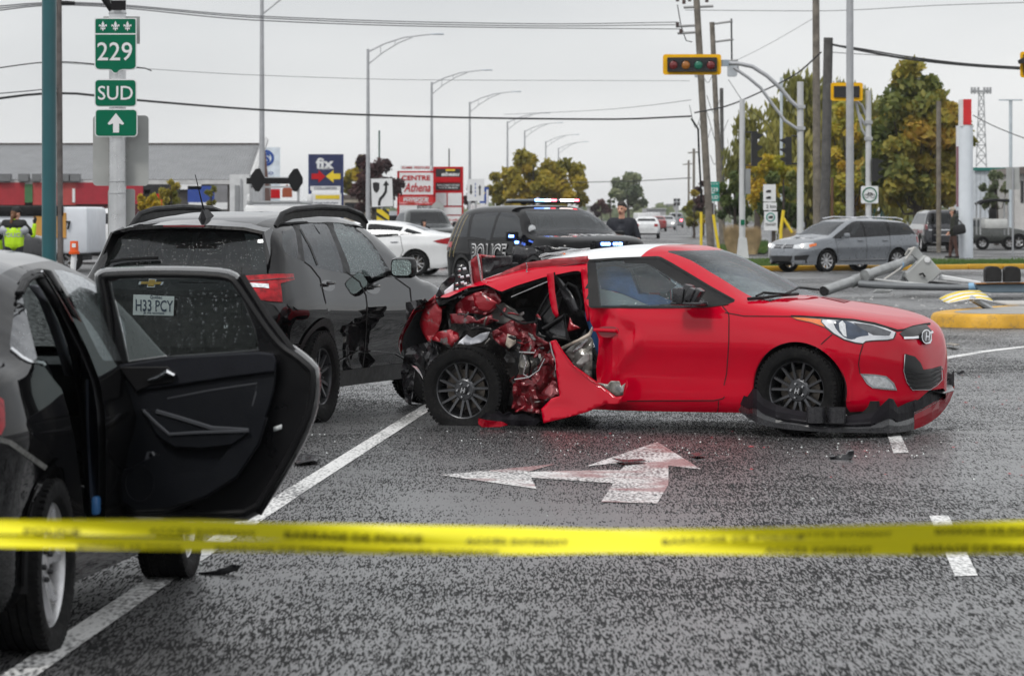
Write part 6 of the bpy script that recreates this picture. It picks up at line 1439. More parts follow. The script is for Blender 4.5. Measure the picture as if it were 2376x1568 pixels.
# --- white sedan
WHP = mat('white_car_paint', (.74, .75, .76), .25, 0, 1, var=.04, dirt=.06)
spec = dict(
 top=[(-2.4, .62), (-2.38, .95), (-2.3, 1.06), (-2.05, 1.10), (-1.75, 1.15), (-1.2, 1.32), (-.7, 1.41), (-.1, 1.435), (.35, 1.40), (.7, 1.28), (1.4, .97), (1.7, .93), (2.2, .80), (2.38, .66), (2.42, .5)],
 belt=[(-2.4, .58), (-2.3, .98), (-2.0, 1.03), (-1.2, 1.02), (0, .95), (1.3, .90), (2.0, .78), (2.35, .6), (2.42, .45)], sill=[(-2.4, .42), (-2.3, .28), (-2, .2), (2, .18), (2.3, .22), (2.42, .32)],
 width=[(-2.4, .62), (-2.3, .76), (-2.1, .85), (-1.7, .9), (0, .91), (1.5, .9), (1.95, .82), (2.25, .62), (2.42, .35)], prof=[(0, .93), (.1, .96), (.45, .98), (.75, 1), (.82, .985), (1, .95)], tum=.40, sq=4.4, hsq=3)
sd_ = std_car('white_sedan', (-3.72, 94.0, 0), R(170), 'white sedan stopped behind the black crossover', spec, WHP, [[(-1.62, 1.09), (-1.15, 1.23), (-1.0, 1.06)], [(-.95, 1.045), (-1.05, 1.26), (-.35, 1.34), (-.12, 1.34), (-.1, 1.0)], [(-.02, 1.0), (-.02, 1.34), (.3, 1.32), (.6, 1.20), (1.1, .96)]], ws=[(-.64, 1.0), (-.5, 1.34), (.5, 1.34), (.64, 1.0)], rw=[(-.6, 1.17), (-.48, 1.34), (.48, 1.34), (.6, 1.17)], wheels=(1.4, -1.4, .33, .78), tyre=(.33, .22, .23), style='five', doors=([(-.06, .3), (-.06, .98), (1.15, .93), (1.0, .3)], [(-1.0, 1.03), (-.06, .98), (-.06, .3), (-.9, .3), (-1.08, .65)]))
for s_ in 'RL': sd_.patch(s_, [(-2.36, .96), (-2.3, 1.0), (-1.86, .90), (-2.0, .85), (-2.36, .80)], REDLENS, 'tail_light', off=.012, thick=True)
mirrors(sd_, .82, 1.0, 1.0, WHP)
for s_ in (-1, 1):
 mb = MB(); mb.rbox(sd_.cast('L' if s_ > 0 else 'R', -.85, .88, .02), (.2, .03, .035), .012); mb.build('handle', CHROME, sd_.root, True)
# --- dark suv at the right, rear view
SUVP = mat('black_suv_paint', (.012, .013, .018), .2, .1, 1, var=.1)
spec = dict(top=[(-2.45, .65), (-2.43, 1.0), (-2.35, 1.15), (-2.15, 1.68), (-2.0, 1.76), (-1.0, 1.80), (.2, 1.78), (.6, 1.68), (1.2, 1.22), (2.1, 1.12), (2.4, .95), (2.45, .6)],
 belt=[(-2.45, .6), (-2.35, 1.10), (0, 1.12), (1.2, 1.10), (2.2, 1.02), (2.45, .55)], sill=[(-2.45, .42), (-2.2, .35), (2.2, .35), (2.45, .42)], width=[(-2.45, .86), (-2.38, .93), (-2.1, .98), (0, .99), (1.8, .97), (2.3, .85), (2.45, .65)], tum=.22, sq=6.5, hsq=4)
suv = std_car('black_suv', (18.05, 153, 0), R(94), 'black boxy utility car seen from behind beside the pedestrian', spec, SUVP, [[(-2.1, 1.16), (-1.95, 1.62), (.3, 1.64), (1.0, 1.18)]], ws=[(-.75, 1.24), (-.62, 1.66), (.62, 1.66), (.75, 1.24)], rw=[(-.82, 1.18), (-.74, 1.62), (.74, 1.62), (.82, 1.18)], wheels=(1.45, -1.45, .37, .84), tyre=(.37, .25, .24), style='five_simple', res=.08)
suv.strip('B', [(-.80, .93), (.80, .93)], .03, CHROME, 'trim_bar', off=.012); suv.strip('B', [(-.6, .72), (.6, .72)], .03, ALLOY, 'trim_bar', off=.012)
for s_ in (-1, 1): suv.patch('B', [(s_ * .84, 1.16), (s_ * .93, 1.16), (s_ * .93, .95), (s_ * .84, .95)], mat('dark_red_lens', (.12, .005, .01), .15), 'tail_light', off=.012)
# --- pickup with lit lamp behind the white sedan
PUP = mat('dark_green_truck_paint', (.03, .035, .035), .3, .3, .8, var=.1)
spec = dict(top=[(-2.7, .9), (-2.68, 1.1), (-1.0, 1.12), (-.95, 1.14), (-.75, 1.74), (-.2, 1.80), (.4, 1.77), (.6, 1.68), (1.1, 1.22), (1.3, 1.18), (2.3, 1.08), (2.6, .95), (2.7, .6)], belt=[(-2.7, .85), (-1.0, 1.08), (1.2, 1.10), (2.3, 1.0), (2.7, .5)], sill=[(-2.7, .55), (-2.2, .45), (2.2, .42), (2.7, .5)], width=[(-2.7, .9), (0, .96), (2.2, .95), (2.55, .82), (2.7, .65)], tum=.26, sq=6, hsq=4)
pu = std_car('pickup_truck', (-3.3, 133, 0), R(-75), 'dark pickup truck with one headlamp lit behind the white sedan', spec, PUP, [[(-.7, 1.16), (-.62, 1.62), (.25, 1.65), (.85, 1.16)]], ws=[(-.72, 1.24), (-.6, 1.68), (.6, 1.68), (.72, 1.24)], wheels=(1.7, -1.7, .38, .85), tyre=(.38, .25, .23), style='five_simple', res=.09, cat='truck')
for s_ in (-1, 1):
 hl = pu.patch('F', [(s_ * .5, .98), (s_ * .86, .98), (s_ * .86, .80), (s_ * .5, .80)], LITLENS if s_ > 0 else CLEARLENS, 'headlight', off=.01)
pu.patch('F', [(-.45, .98), (.45, .98), (.45, .7), (-.45, .7)], mat('grille_black', (.007, .007, .008), .4), 'grille', off=.01)
mirrors(pu, .8, 1.06, 1.22, BLKPL, (.12, .24, .2))
# --- far traffic (small in the picture)
def far_car(name, label, u, Y, rz, col, kind='car', lights=None):
 if kind == 'car': sp = dict(top=[(-2.2, .7), (-2.15, 1.0), (-1.8, 1.1), (-1.2, 1.4), (.2, 1.44), (1.1, .98), (2.0, .85), (2.2, .55)], belt=[(-2.2, .6), (-2, .95), (1.2, .9), (2.2, .5)], sill=[(-2.2, .35), (2.2, .3)], width=[(-2.2, .7), (-1.9, .88), (1.7, .88), (2.2, .55)])
 else: sp = dict(top=[(-2.3, .8), (-2.25, 1.2), (-2.1, 1.7), (-1, 1.78), (.3, 1.74), (1.2, 1.15), (2.1, 1.0), (2.3, .6)], belt=[(-2.3, .7), (-2.1, 1.1), (1.2, 1.08), (2.3, .55)], sill=[(-2.3, .4), (2.3, .4)], width=[(-2.3, .8), (-2, .95), (1.9, .95), (2.3, .7)], tum=.25, sq=6)
 z = 1.74 if kind != 'car' else 1.42; zb = sp['belt'][1][1] + .06
 c = std_car(name, (gx(u, Y).x, Y, 0), rz, label, sp, mat('far_paint_%s' % label.split()[0], col, .3, .2, .8), [[(-1.6, zb), (-1.15, z - .12), (.2, z - .12), (.9, zb)]], ws=[(-.62, zb + .06), (-.52, z - .1), (.52, z - .1), (.62, zb + .06)], rw=[(-.62, zb + .12), (-.52, z - .12), (.52, z - .12), (.62, zb + .12)], wheels=(1.35, -1.35, .33, .76), tyre=(.33, .21, .22), style='five_simple', res=.14, seats=False)
 for s_ in (-1, 1):
  c.patch('B', [(s_ * .5, .95), (s_ * .72, .95), (s_ * .72, .78), (s_ * .5, .78)], REDLENS if not lights else REDL, 'tail_light', off=.02); c.patch('F', [(s_ * .4, .72), (s_ * .66, .74), (s_ * .66, .6), (s_ * .4, .6)], LITLENS if lights else CLEARLENS, 'headlight', off=.02)
 return c
far_car('white_car', 'white car driving away on the far street', 1500, 235, R(88), (.7, .71, .72))
far_car('maroon_car', 'maroon car far down the street', 1525, 330, R(88), (.22, .03, .03))
far_car('silver_car', 'silver car far down the street ahead of the maroon one', 1548, 360, R(268), (.4, .41, .42), lights=True)
far_car('grey_suv', 'grey utility car farthest down the street', 1568, 420, R(88), (.2, .21, .22), 'suv', True)
far_car('olive_car', 'olive grey car parked beyond the white and red pylon', 2285, 165, R(10), (.06, .065, .06))
far_car('dark_minivan', 'dark car beside the officer in the yellow jacket', -92, 90, R(184), (.02, .021, .024))
far_car('white_suv', 'white utility car between trailer and sign post', 225, 118, R(95), (.72, .73, .74), 'suv')
# --- white box trailer at the left
def box_vehicle(name, label, cat, u0, u1, Y, v0, v1, depth, m, rz=0.0, trims=()):
 x0, x1 = gx(u0, Y).x, gx(u1, Y).x; z0, z1 = zat(v1, Y), zat(v0, Y); t = thing(name, ((x0 + x1) / 2, Y, 0), rz, label, cat)
 mb = MB(); mb.rbox((0, depth / 2, (z0 + z1) / 2), (x1 - x0, depth, z1 - z0), .12); mb.build('box', m, t, True); return t, x1 - x0, z0, z1
t, w, z0, z1 = box_vehicle('white_trailer', 'white enclosed trailer with black roof edge behind the officer', 'trailer', -60, 204, 100, 480, 590, 4.5, mat('trailer_white', (.70, .73, .78), .4, var=.06))
mb = MB(); mb.rbox((-.35, -.02, z1 - .12), (w - .65, .08, .28), .03); mb.build('roof_edge', BLKPL, t, True)
mb = MB(); mb.box((w / 2 - .78, -.012, (z0 + z1) / 2), (.05, .02, z1 - z0 - .2)); mb.build('corner_post', mat('alu_post', (.6, .61, .62), .3, .8), t)
mb = MB(); mb.tube([(w / 2 - .6, -.03, z1 - .42), (w / 2 - .5, -.05, z1 - .40), (w / 2 - .55, -.05, z1 - .62)], .03, 6); mb.build('latch', BLKPL, t, True)
mb = MB(); mb.rbox((w / 2 - 1.05, -.02, z0 + .8), (.9, .03, .7), .01); mb.build('orange_panel', mat('orange_board', (.6, .3, .06), .6), t)
for xx in (-w / 2 + .5, w / 2 - .5): make_wheel(t, (xx, .2, .33), -1, .33, .2, .2, 'five_simple', ALLOY)
mb = MB(); mb.box((0, 1.5, .45), (w - .4, 2.4, .3)); mb.build('chassis', DARK, t)
# --- bus and box truck far down the street
t, w, z0, z1 = box_vehicle('white_bus', 'white city bus seen from behind far down the street', 'bus', 1479, 1506, 300, 494, 545, 10, mat('bus_white', (.68, .69, .70), .4))
mb = MB(); mb.rbox((0, -.03, z1 - .7), (w * .8, .05, .7), .1); mb.build('rear_window', BLKGLOSS, t, True)
mb = MB(); mb.rbox((0, -.06, z1 - .75), (w * .25, .05, .15), .02); mb.build('route_sign', REDL, t)
for xx in (-w * .35, w * .35): make_wheel(t, (xx, 1.2, .5), -1, .5, .3, .3, 'five_simple', ALLOY)
t, w, z0, z1 = box_vehicle('box_truck', 'pale box truck far down the street beside the bus', 'truck', 1507, 1532, 345, 493, 530, 7, mat('truck_pale', (.6, .61, .62), .5))
mb = MB(); mb.box((0, -.05, z0 + .05), (w * .9, .1, .25)); mb.build('rear_bumper', DARK, t)
mb = MB(); mb.box((0, 3, .5), (w * .8, 6, .7)); mb.build('chassis', DARK, t)
for xx in (-w * .35, w * .35): make_wheel(t, (xx, 1.2, .45), -1, .45, .3, .28, 'five_simple', ALLOY)
# --- arrow-board truck behind the crossover
t = thing('arrow_board_truck', (gx(652, 120).x, 120, 0), 0, 'white road works truck carrying a switched-off arrow board', 'truck')
s120 = 120 / FP
def q120(u, v): return ((u - 652) * s120, zat(v, 120))
mb = MB(); a = q120(566, 474); b = q120(735, 560); mb.rbox(((a[0] + b[0]) / 2, 2.6, (a[1] + b[1]) / 2), (b[0] - a[0], 5.0, a[1] - b[1]), .15); mb.build('body', WHP, t, True)
mb = MB(); mb.rbox((0, 2.6, .62), (2.1, 5.2, .35), .1); mb.build('chassis', DARK, t, True)
for xx in (-.9, .9):
 for yy in (.9, 4.2): make_wheel(t, (xx, yy, .4), -1 if xx < 0 else 1, .4, .25, .25, 'five_simple', ALLOY)
ab = MB()
x0, zt = q120(582, 410); x1, zb = q120(692, 468)
ALU = mat('grey_aluminium', (.48, .49, .5), .35, .7, var=.1)
for xx in (x0, x1): ab.box((xx, .1, (zt + zb) / 2), (.09, .06, zt - zb))
for vv in (413, 434, 468): ab.box(((x0 + x1) / 2, .1, q120(600, vv)[1]), (x1 - x0, .06, .06))
abo = ab.build('arrow_board', ALU, t)
mb = MB(); mb.box(((x0 + x1) / 2, .06, q120(0, 420)[1]), (x1 - x0 + .3, .05, .2)); mb.build('board_bar', BLKPL, abo)
for uc, sg in ((598, -1), (686, 1)):
 mb = MB(); pts = [(uc - 17, 409), (uc - 5, 392), (uc + 5, 391), (uc + 16, 412), (uc + 14, 428), (uc + 3, 445), (uc - 6, 444), (uc - 14, 430)]; mb.prism([q120(*p) for p in pts], (0, .02, 0), (1, 0, 0), (0, 0, 1), (0, .05, 0)); mb.build('arrow_head', BLKPL, abo)
for uc in (578, 718):
 mb = MB(); c_ = q120(uc, 462); mb.lathe([(.10, -.14), (.10, .1), (.06, .16), (.0001, .17)], c=(c_[0], .3, c_[1]), n=14); mb.build('beacon', mat('pale_beacon', (.62, .63, .64), .3), t, True)
mb = MB(); p0 = q120(572, 470); p1 = q120(726, 470); mb.tube([(p0[0], .2, p0[1]), (p1[0], .2, p1[1])], .05, 6); mb.build('rack', ALU, t, True)
# --- cart with canopy in the far right lot
t = thing('canopy_cart', (gx(2312, 160).x, 160, 0), 0, 'pale passenger cart with dark curved canopy in the far lot', 'cart')
def q160(u, v): return ((u - 2312) * 160 / FP, zat(v, 160))
mb = MB(); mb.tube([(q160(u, v)[0], 0, q160(u, v)[1]) for u, v in ((2272, 474), (2285, 467), (2310, 464), (2342, 466))], .06, 6); mb.tube([(q160(u, v)[0], 1.4, q160(u, v)[1]) for u, v in ((2272, 474), (2285, 467), (2310, 464), (2342, 466))], .06, 6)
vv = [(q160(u, v)[0], y, q160(u, v)[1]) for y in (0, 1.4) for u, v in ((2272, 474), (2285, 467), (2310, 464), (2342, 466))]; mb.add(vv, [(i, i + 1, i + 5, i + 4) for i in range(3)]); mb.build('canopy', BLKPL, t)
mb = MB()
for u in (2275, 2340):
 for y in (.05, 1.35): a = q160(u, 470); b = q160(u, 545); mb.tube([(a[0], y, a[1]), (b[0], y, b[1])], .035, 6)
mb.build('canopy_frame', ALU, t, True)
mb = MB(); a = q160(2280, 508); b = q160(2335, 532); mb.rbox((0, .7, (a[1] + b[1]) / 2), (b[0] - a[0], 1.5, a[1] - b[1]), .1); mb.build('body', mat('cart_pale', (.5, .51, .5), .5), t, True)
mb = MB(); a = q160(2296, 482); b = q160(2315, 520); mb.rbox(((a[0] + b[0]) / 2, .3, (a[1] + b[1]) / 2), (.35, .3, a[1] - b[1]), .1); mb.build('seat', BLKPL, t, True)
for xx in (-.6, .6): make_wheel(t, (xx, .2, .3), -1, .3, .18, .16, 'five_simple', ALLOY)
# ---------------------------------------------------------------- poles, signals, signs, wires
GALV = mat('galvanised_steel', (.46, .47, .48), .38, .6, var=.12, vscale=3, bump=.05, bscale=20)
LGREY = mat('grey_pole_paint', (.40, .41, .43), .45, .2, var=.1)
WPOST = mat('pale_grey_post', (.56, .57, .58), .45, .1, var=.1, vscale=2, dirt=.15)
WOODP = mat('weathered_pole_wood', (.17, .15, .125), .85, var=.35, vscale=4, bump=.4, bscale=16, dirt=.3)
TEAL = mat('teal_pole_paint', (.008, .085, .10), .35, var=.12, vscale=2, coat=.3)
SGREEN = mat('sign_green', (.0, .135, .07), .6, spec=.15, var=.04); SWHITE = mat('sign_white', (.76, .77, .78), .45, var=.04, dirt=.08); SBLACK = mat('sign_black', (.012, .012, .013), .5)
SYEL = mat('signal_yellow', (.88, .47, .01), .5, spec=.1, var=.06); SRED = mat('sign_red', (.50, .008, .014), .7, spec=.1, var=.06); SNAVY = mat('sign_navy', (.012, .02, .085), .45); SBLUE = mat('sign_blue', (.015, .07, .32), .45)
SGREY = mat('sign_back_grey', (.40, .41, .40), .5, .2, var=.08, dirt=.1); SYEL2 = mat('sign_yellow', (.78, .58, .02), .5, var=.05)
class Board:
 def __init__(s, name, label, cat, u, Y, group=None):
  s.Y = Y; s.u = u; s.t = thing(name, (gx(u, Y).x, Y, 0), 0, label, cat, group)
 def q(s, u, v): return ((u - s.u) * s.Y / FP, zat(v, s.Y))
 def plate(s, name, pts, m, y=0.0, th=.02, parent=None):
  mb = MB(); mb.prism([s.q(*p) for p in pts], (0, y, 0), (1, 0, 0), (0, 0, 1), (0, th, 0)); return mb.build(name, m, parent or s.t)
 def rect(s, name, u0, u1, v0, v1, m, y=0.0, th=.02, parent=None, r=0):
  a, b = s.q(u0, v1), s.q(u1, v0); w, h = b[0] - a[0], b[1] - a[1]
  pl = rrect(w, h, r * s.Y / FP, 4, (a[0] + b[0]) / 2, (a[1] + b[1]) / 2) if r else [(a[0], a[1]), (b[0], a[1]), (b[0], b[1]), (a[0], b[1])]
  mb = MB(); mb.prism(pl, (0, y, 0), (1, 0, 0), (0, 0, 1), (0, th, 0)); return mb.build(name, m, parent or s.t)
 def text(s, txt, u, v, hpx, m, wpx=None, y=-.012, parent=None, bold=.02, shear=0.0, spacing=1.0):
  k = s.Y / FP; mb = MB(); c = s.q(u, v); flat_text(mb, txt, (c[0], y, c[1]), (1, 0, 0), (0, 0, 1), (0, 0, 0), hpx * k / .72, bold * hpx * k, width=wpx * k if wpx else None, shear=shear, spacing=spacing); return mb.build('lettering', m, parent or s.t)
 def post(s, u, r, vtop, m, y=0.0, vbot=None, name='post', lean=0.0, n=12, r2=None):
  a = s.q(u, vtop); z0 = 0 if vbot is None else zat(vbot, s.Y); mb = MB(); mb.tube([(a[0] + lean, y, z0), (a[0] + lean * .5, y, (z0 + a[1]) / 2), (a[0], y, a[1])], [r, lerp(r, r2 or r, .5), r2 or r], n); return mb.build(name, m, s.t, True)
 def tube(s, pts, r, m, name, y=0.0, parent=None, n=8):
  mb = MB(); mb.tube([(*[s.q(*p)[0]], y, s.q(*p)[1]) for p in pts], r, n); return mb.build(name, m, parent or s.t, True)
# --- route sign post
b = Board('route_sign_post', 'green route 229 south signs stacked on a thick metal post', 'sign', 270, 52)
b.post(270, .125, -30, mat('aluminium_post', (.62, .63, .64), .3, .8, var=.15, vscale=2.5, dirt=.2), y=.16, n=20)
def fleur(bd, u, v, s_, parent):
 pl = [[(0, 13), (-3, 7), (-3.2, 2), (-1.5, -2), (1.5, -2), (3.2, 2), (3, 7)], [(-2.5, -1), (-5, 4), (-9, 5), (-10, 1), (-8, -1), (-7, 1.5), (-6, 1), (-5, -2)], [(2.5, -1), (5, 4), (9, 5), (10, 1), (8, -1), (7, 1.5), (6, 1), (5, -2)], [(-6, -3), (6, -3), (6, -5), (-6, -5)], [(-1.6, -5), (1.6, -5), (1.8, -8), (0, -12), (-1.8, -8)], [(-2, -5), (-5, -8), (-6, -6.5), (-4, -5)], [(2, -5), (4, -5), (6, -6.5), (5, -8)]]
 mb = MB(); c = bd.q(u, v); k = s_ * bd.Y / FP
 for p in pl: mb.prism(p, (c[0], -.014, c[1]), (k, 0, 0), (0, 0, k), (0, .004, 0))
 return mb.build('fleur_de_lis', SWHITE, parent)
def shield(u0, u1, v0, v1, vt, r=7):
 c = (u0 + u1) / 2; return [(u0, v0 + 2), (u0 + 2, v0), (u1 - 2, v0), (u1, v0 + 2), (u1, v1 - r), (u1 - 3, v1 - 2), (u1 - r - 3, v1), (c + 16, v1), (c + 9, v1 + 2), (c + 4, vt - 1), (c, vt), (c - 4, vt - 1), (c - 9, vt - (vt - v1) * .8), (c - 16, v1), (u0 + r + 3, v1), (u0 + 3, v1 - 2), (u0, v1 - r)]
w = b.plate('route_shield', shield(219, 317, 42, 163, 172), SWHITE); b.plate('sign_face', shield(221.5, 314.5, 44.5, 160.5, 169), SGREEN, -.006, .005, w)
b.rect('sign_line', 221, 315, 78, 81, SWHITE, -.009, .004, w)
for u in (239, 268, 296): fleur(b, u, 62, .95, w)
b.text('229', 266.5, 120, 43, SWHITE, 81, parent=w, bold=.008)
w = b.rect('direction_plate', 219, 317, 184, 248.5, SWHITE, r=9); b.rect('sign_face', 221.5, 314.5, 186.5, 246, SGREEN, -.006, .005, w, r=7); b.text('SUD', 268, 216, 33, SWHITE, 81, parent=w, bold=.008)
w = b.rect('arrow_plate', 220, 319, 253, 318, SWHITE, r=9); b.rect('sign_face', 222.5, 316.5, 255.5, 315.5, SGREEN, -.006, .005, w, r=7)
b.plate('arrow', [(269, 263), (288, 287), (285, 290), (276.5, 287), (276.5, 308), (262.5, 308), (262.5, 287), (253, 290), (250, 287)], SWHITE, -.012, .004, w)
b.rect('sign_back', 210, 340, 267, 431, SGREY, .30, .012, r=9); b.rect('sign_back', 245, 308, 438, 560, SGREY, .30, .012, r=6); b.rect('sign_back', 234, 319, 36, 100, SGREY, .33, .012)
for v in (30, 421, 448):
 mb = MB(); mb.lathe([(.13, -.012), (.133, 0), (.13, .012)], c=(0, .16, b.q(0, v)[1]), n=20); mb.build('clamp', GALV, b.t, True)
b.rect('bracket', 258, 292, 2, 24, BLKPL, -.02, .03); b.tube([(236, -10), (258, 22)], .05, BLKPL, 'bracket_arm', .1)
b = Board('street_pole', 'thick dark teal pole rising behind the black sedan', 'pole', 114, 45); b.post(114, .092, -40, TEAL, n=20)
b = Board('bollard', 'leaning white bollard with orange cap behind the black sedan', 'bollard', 172, 50)
mb = MB(); z = b.q(0, 588)[1]; mb.tube([(-.05, 0, 0), (-.03, 0, z * .6), (.0, 0, z)], .04, 10); mb.build('stem', SWHITE, b.t, True)
mb = MB(); mb.lathe([(.075, 0), (.078, .035), (.062, .04), (.058, .16), (.056, .18), (.0001, .185)], c=(0, 0, z - .01), n=16); cp = mb.build('cap', mat('orange_cap', (.75, .10, .01), .4), b.t, True)
b.rect('cap_sticker', 168, 177, 565, 574, SWHITE, -.062, .003, cp)
# --- street lamps in a row
def street_lamp(i, Y, label):
 x = -8 + .0484 * (Y - 200); t = thing('street_lamp', (x, Y, 0), 0, label, 'street lamp', 'street lamps along the far street')
 mb = MB(); mb.tube([(0, 0, 0), (0, 0, 5), (0, 0, 10.75)], [.14, .11, .075], 10); mb.build('pole', LGREY, t, True)
 mb = MB(); mb.tube([(0, 0, 10.6), (.9, 0, 11.05), (2.0, 0, 11.4), (3.0, 0, 11.52), (3.6, 0, 11.58)], [.05, .045, .04, .035, .03], 8); mb.build('arm', LGREY, t, True)
 mb = MB(); mb.tube([(0, 0, 9.9), (.8, 0, 10.55), (1.7, 0, 11.1), (2.5, 0, 11.42)], .035, 8)
 for xx, z0, z1 in ((.7, 10.48, 10.93), (1.5, 10.98, 11.24)): mb.tube([(xx, 0, z0), (xx, 0, z1)], .02, 6)
 mb.build('brace', LGREY, t, True)
 mb = MB(); mb.rbox((3.85, 0, 11.58), (.75, .25, .09), .04); mb.build('lamp_head', mat('lamp_head_grey', (.5, .55, .6), .4, .3), t, True)
for i, (Y, nm) in enumerate(zip((150, 200, 250, 294, 356, 394, 453, 498), ('nearest', 'second nearest', 'third nearest', 'fourth nearest', 'fifth nearest', 'sixth nearest', 'seventh nearest', 'farthest'))): street_lamp(i, Y, 'tall street lamp with curved twin arm, %s of the receding row' % nm)
# --- signals
LENSD = {'r': mat('signal_red_dark', (.16, .012, .012), .25, coat=.5), 'y': mat('signal_amber_dark', (.32, .11, .008), .25, coat=.5), 'g': mat('signal_green_dark', (.008, .15, .09), .25, coat=.5)}
b = Board('traffic_signal', 'horizontal four-lamp traffic signal in yellow backplate on a curved arm', 'traffic light', 1857, 112)
b.post(1857, .105, 190, WPOST, r2=.10, n=16)
bp = b.rect('backplate', 1537, 1672, 127.5, 175, SYEL, -.35, .03, r=6); hs = b.rect('housing', 1547, 1662, 135, 168, SBLACK, -.46, .12, bp, r=2)
for u, k in ((1560.5, 'r'), (1589.5, 'y'), (1618.5, 'g'), (1647.5, 'r')):
 mb = MB(); c = b.q(u, 152.5); mb.lathe([(.135, 0), (.135, .02), (.09, .05), (.0001, .06)], c=(c[0], -.46, c[1]), n=20, M=Matrix.Rotation(R(90), 3, 'X')); mb.build('lens', LENSD[k], bp, True)
 mb = MB(); mb.tube([(c[0] + .15 * math.cos(a), -.50, c[1] + .15 * math.sin(a)) for a in [R(-20 + 11 * j) for j in range(21)]], .02, 5); mb.build('visor', SBLACK, bp, True)
b.rect('arm_socket', 1670, 1690, 140, 155, mat('pale_blue_paint', (.30, .36, .42), .4), -.30, .15)
b.tube([(1676, 148), (1712, 148), (1745, 155), (1780, 177), (1810, 205), (1835, 235), (1850, 248)], .065, LGREY, 'arm', -.1)
b.tube([(1702, 158), (1735, 180), (1765, 205), (1790, 240), (1820, 280), (1850, 300)], .05, LGREY, 'lower_arm', -.1)
b.tube([(1712, 148), (1712, 163)], .03, LGREY, 'arm_tie', -.1)
for v in (248, 298): b.rect('clamp', 1848, 1868, v - 4, v + 4, GALV, -.14, .28)
def side_head(bd, u, v0, v1, sg, label='signal_head', parent=None):
 """three-lamp head seen from the side; visors point towards sg"""
 h = (v1 - v0) / 3; hd = bd.rect(label, u - 7, u + 7, v0, v1, SBLACK, -.16, .3, parent, r=2)
 for k in range(3):
  v = v0 + h * (k + .15); bd.plate('visor', [(u + sg * 6, v), (u + sg * 19, v + h * .12), (u + sg * 19, v + h * .25), (u + sg * 6, v + h * .62)], SBLACK, -.14, .26, hd)
 return hd
side_head(b, 1829, 318, 383, -1)
for v in (316, 380): b.tube([(1836, v), (1850, v)], .025, SBLACK, 'head_bracket')
b = Board('traffic_signal', 'pale signal post with black three-lamp head seen sideways, beside the grass corner', 'traffic light', 1723, 121)
b.post(1722, .11, 230, WPOST, r2=.09, n=16)
mb = MB(); z = b.q(0, 552)[1]; mb.box((0, 0, z / 2), (.42, .42, z), taper=.62); mb.build('base', WPOST, b.t)
side_head(b, 1750, 305, 386, 1)
for v in (307, 384): b.tube([(1728, v), (1745, v)], .025, SBLACK, 'head_bracket')
b.rect('control_box', 1729, 1741, 392, 450, mat('grey_box', (.25, .26, .27), .5), -.12, .24); b.rect('button_plate', 1718, 1727, 510, 522, SGREEN, -.14, .02)
b = Board('traffic_signal', 'signal post with bike route sign and truss arm to a yellow-backed head', 'traffic light', 2015, 125)
b.post(2015, .10, 210, WPOST, n=14); b.rect('backplate', 1926, 2000, 193, 235, SYEL, -.3, .03, r=5); b.rect('housing', 1933, 1992, 201, 227, SBLACK, -.36, .08)
for p in ([(1975, 225), (2000, 245), (2015, 282)], [(1985, 232), (2000, 300), (2015, 325)], [(1992, 262), (2008, 292)]): b.tube(p, .045, LGREY, 'arm')
for v in (284, 322): b.rect('clamp', 2006, 2024, v - 4, v + 4, GALV, -.13, .26)
side_head(b, 2030, 368, 421, 1, 'pedestrian_head')
w = b.rect('bike_sign', 1997, 2037, 432, 472, SWHITE, -.14, .02, r=3)
def ringm(bd, u, v, r0, r1, m, y, parent, name='ring', n=28):
 mb = MB(); c = bd.q(u, v); k = bd.Y / FP; mb.ring([(c[0] + p[0], c[1] + p[1]) for p in circ(r1 * k, n)], [(c[0] + p[0], c[1] + p[1]) for p in circ(r0 * k, n)], (0, y, 0), (1, 0, 0), (0, 0, 1), (0, .005, 0)); return mb.build(name, m, parent)
ringm(b, 2017, 452, 14.5, 17.5, SGREEN, -.15, w)
for u in (2010, 2024): ringm(b, u, 455, 4, 5.2, SBLACK, -.15, w, 'bike_wheel', 16)
b.tube([(2010, 455), (2014, 448), (2022, 448), (2024, 455)], .012, SBLACK, 'bike_frame', -.15, w); b.tube([(2014, 446), (2017, 455), (2022, 447)], .012, SBLACK, 'bike_frame', -.15, w)
b = Board('traffic_signal', 'yellow-backed traffic signal at the right picture edge', 'traffic light', 2385, 112)
b.post(2440, .11, 80, WPOST); b.tube([(2440, 140), (2392, 140)], .05, LGREY, 'arm', .05)
bp = b.rect('backplate', 2365, 2405, 121, 181, SYEL, -.2, .03, r=6); b.rect('housing', 2372, 2398, 128, 175, SBLACK, -.28, .08, bp)
mb = MB(); c = b.q(2382, 146); mb.lathe([(.15, 0), (.15, .02), (.0001, .05)], c=(c[0], -.30, c[1]), n=18, M=Matrix.Rotation(R(90), 3, 'X')); mb.build('lens', LENSD['r'], bp, True); b.plate('visor', [(2358, 142), (2372, 134), (2392, 134), (2392, 142), (2374, 148), (2360, 150)], SBLACK, -.5, .2, bp)
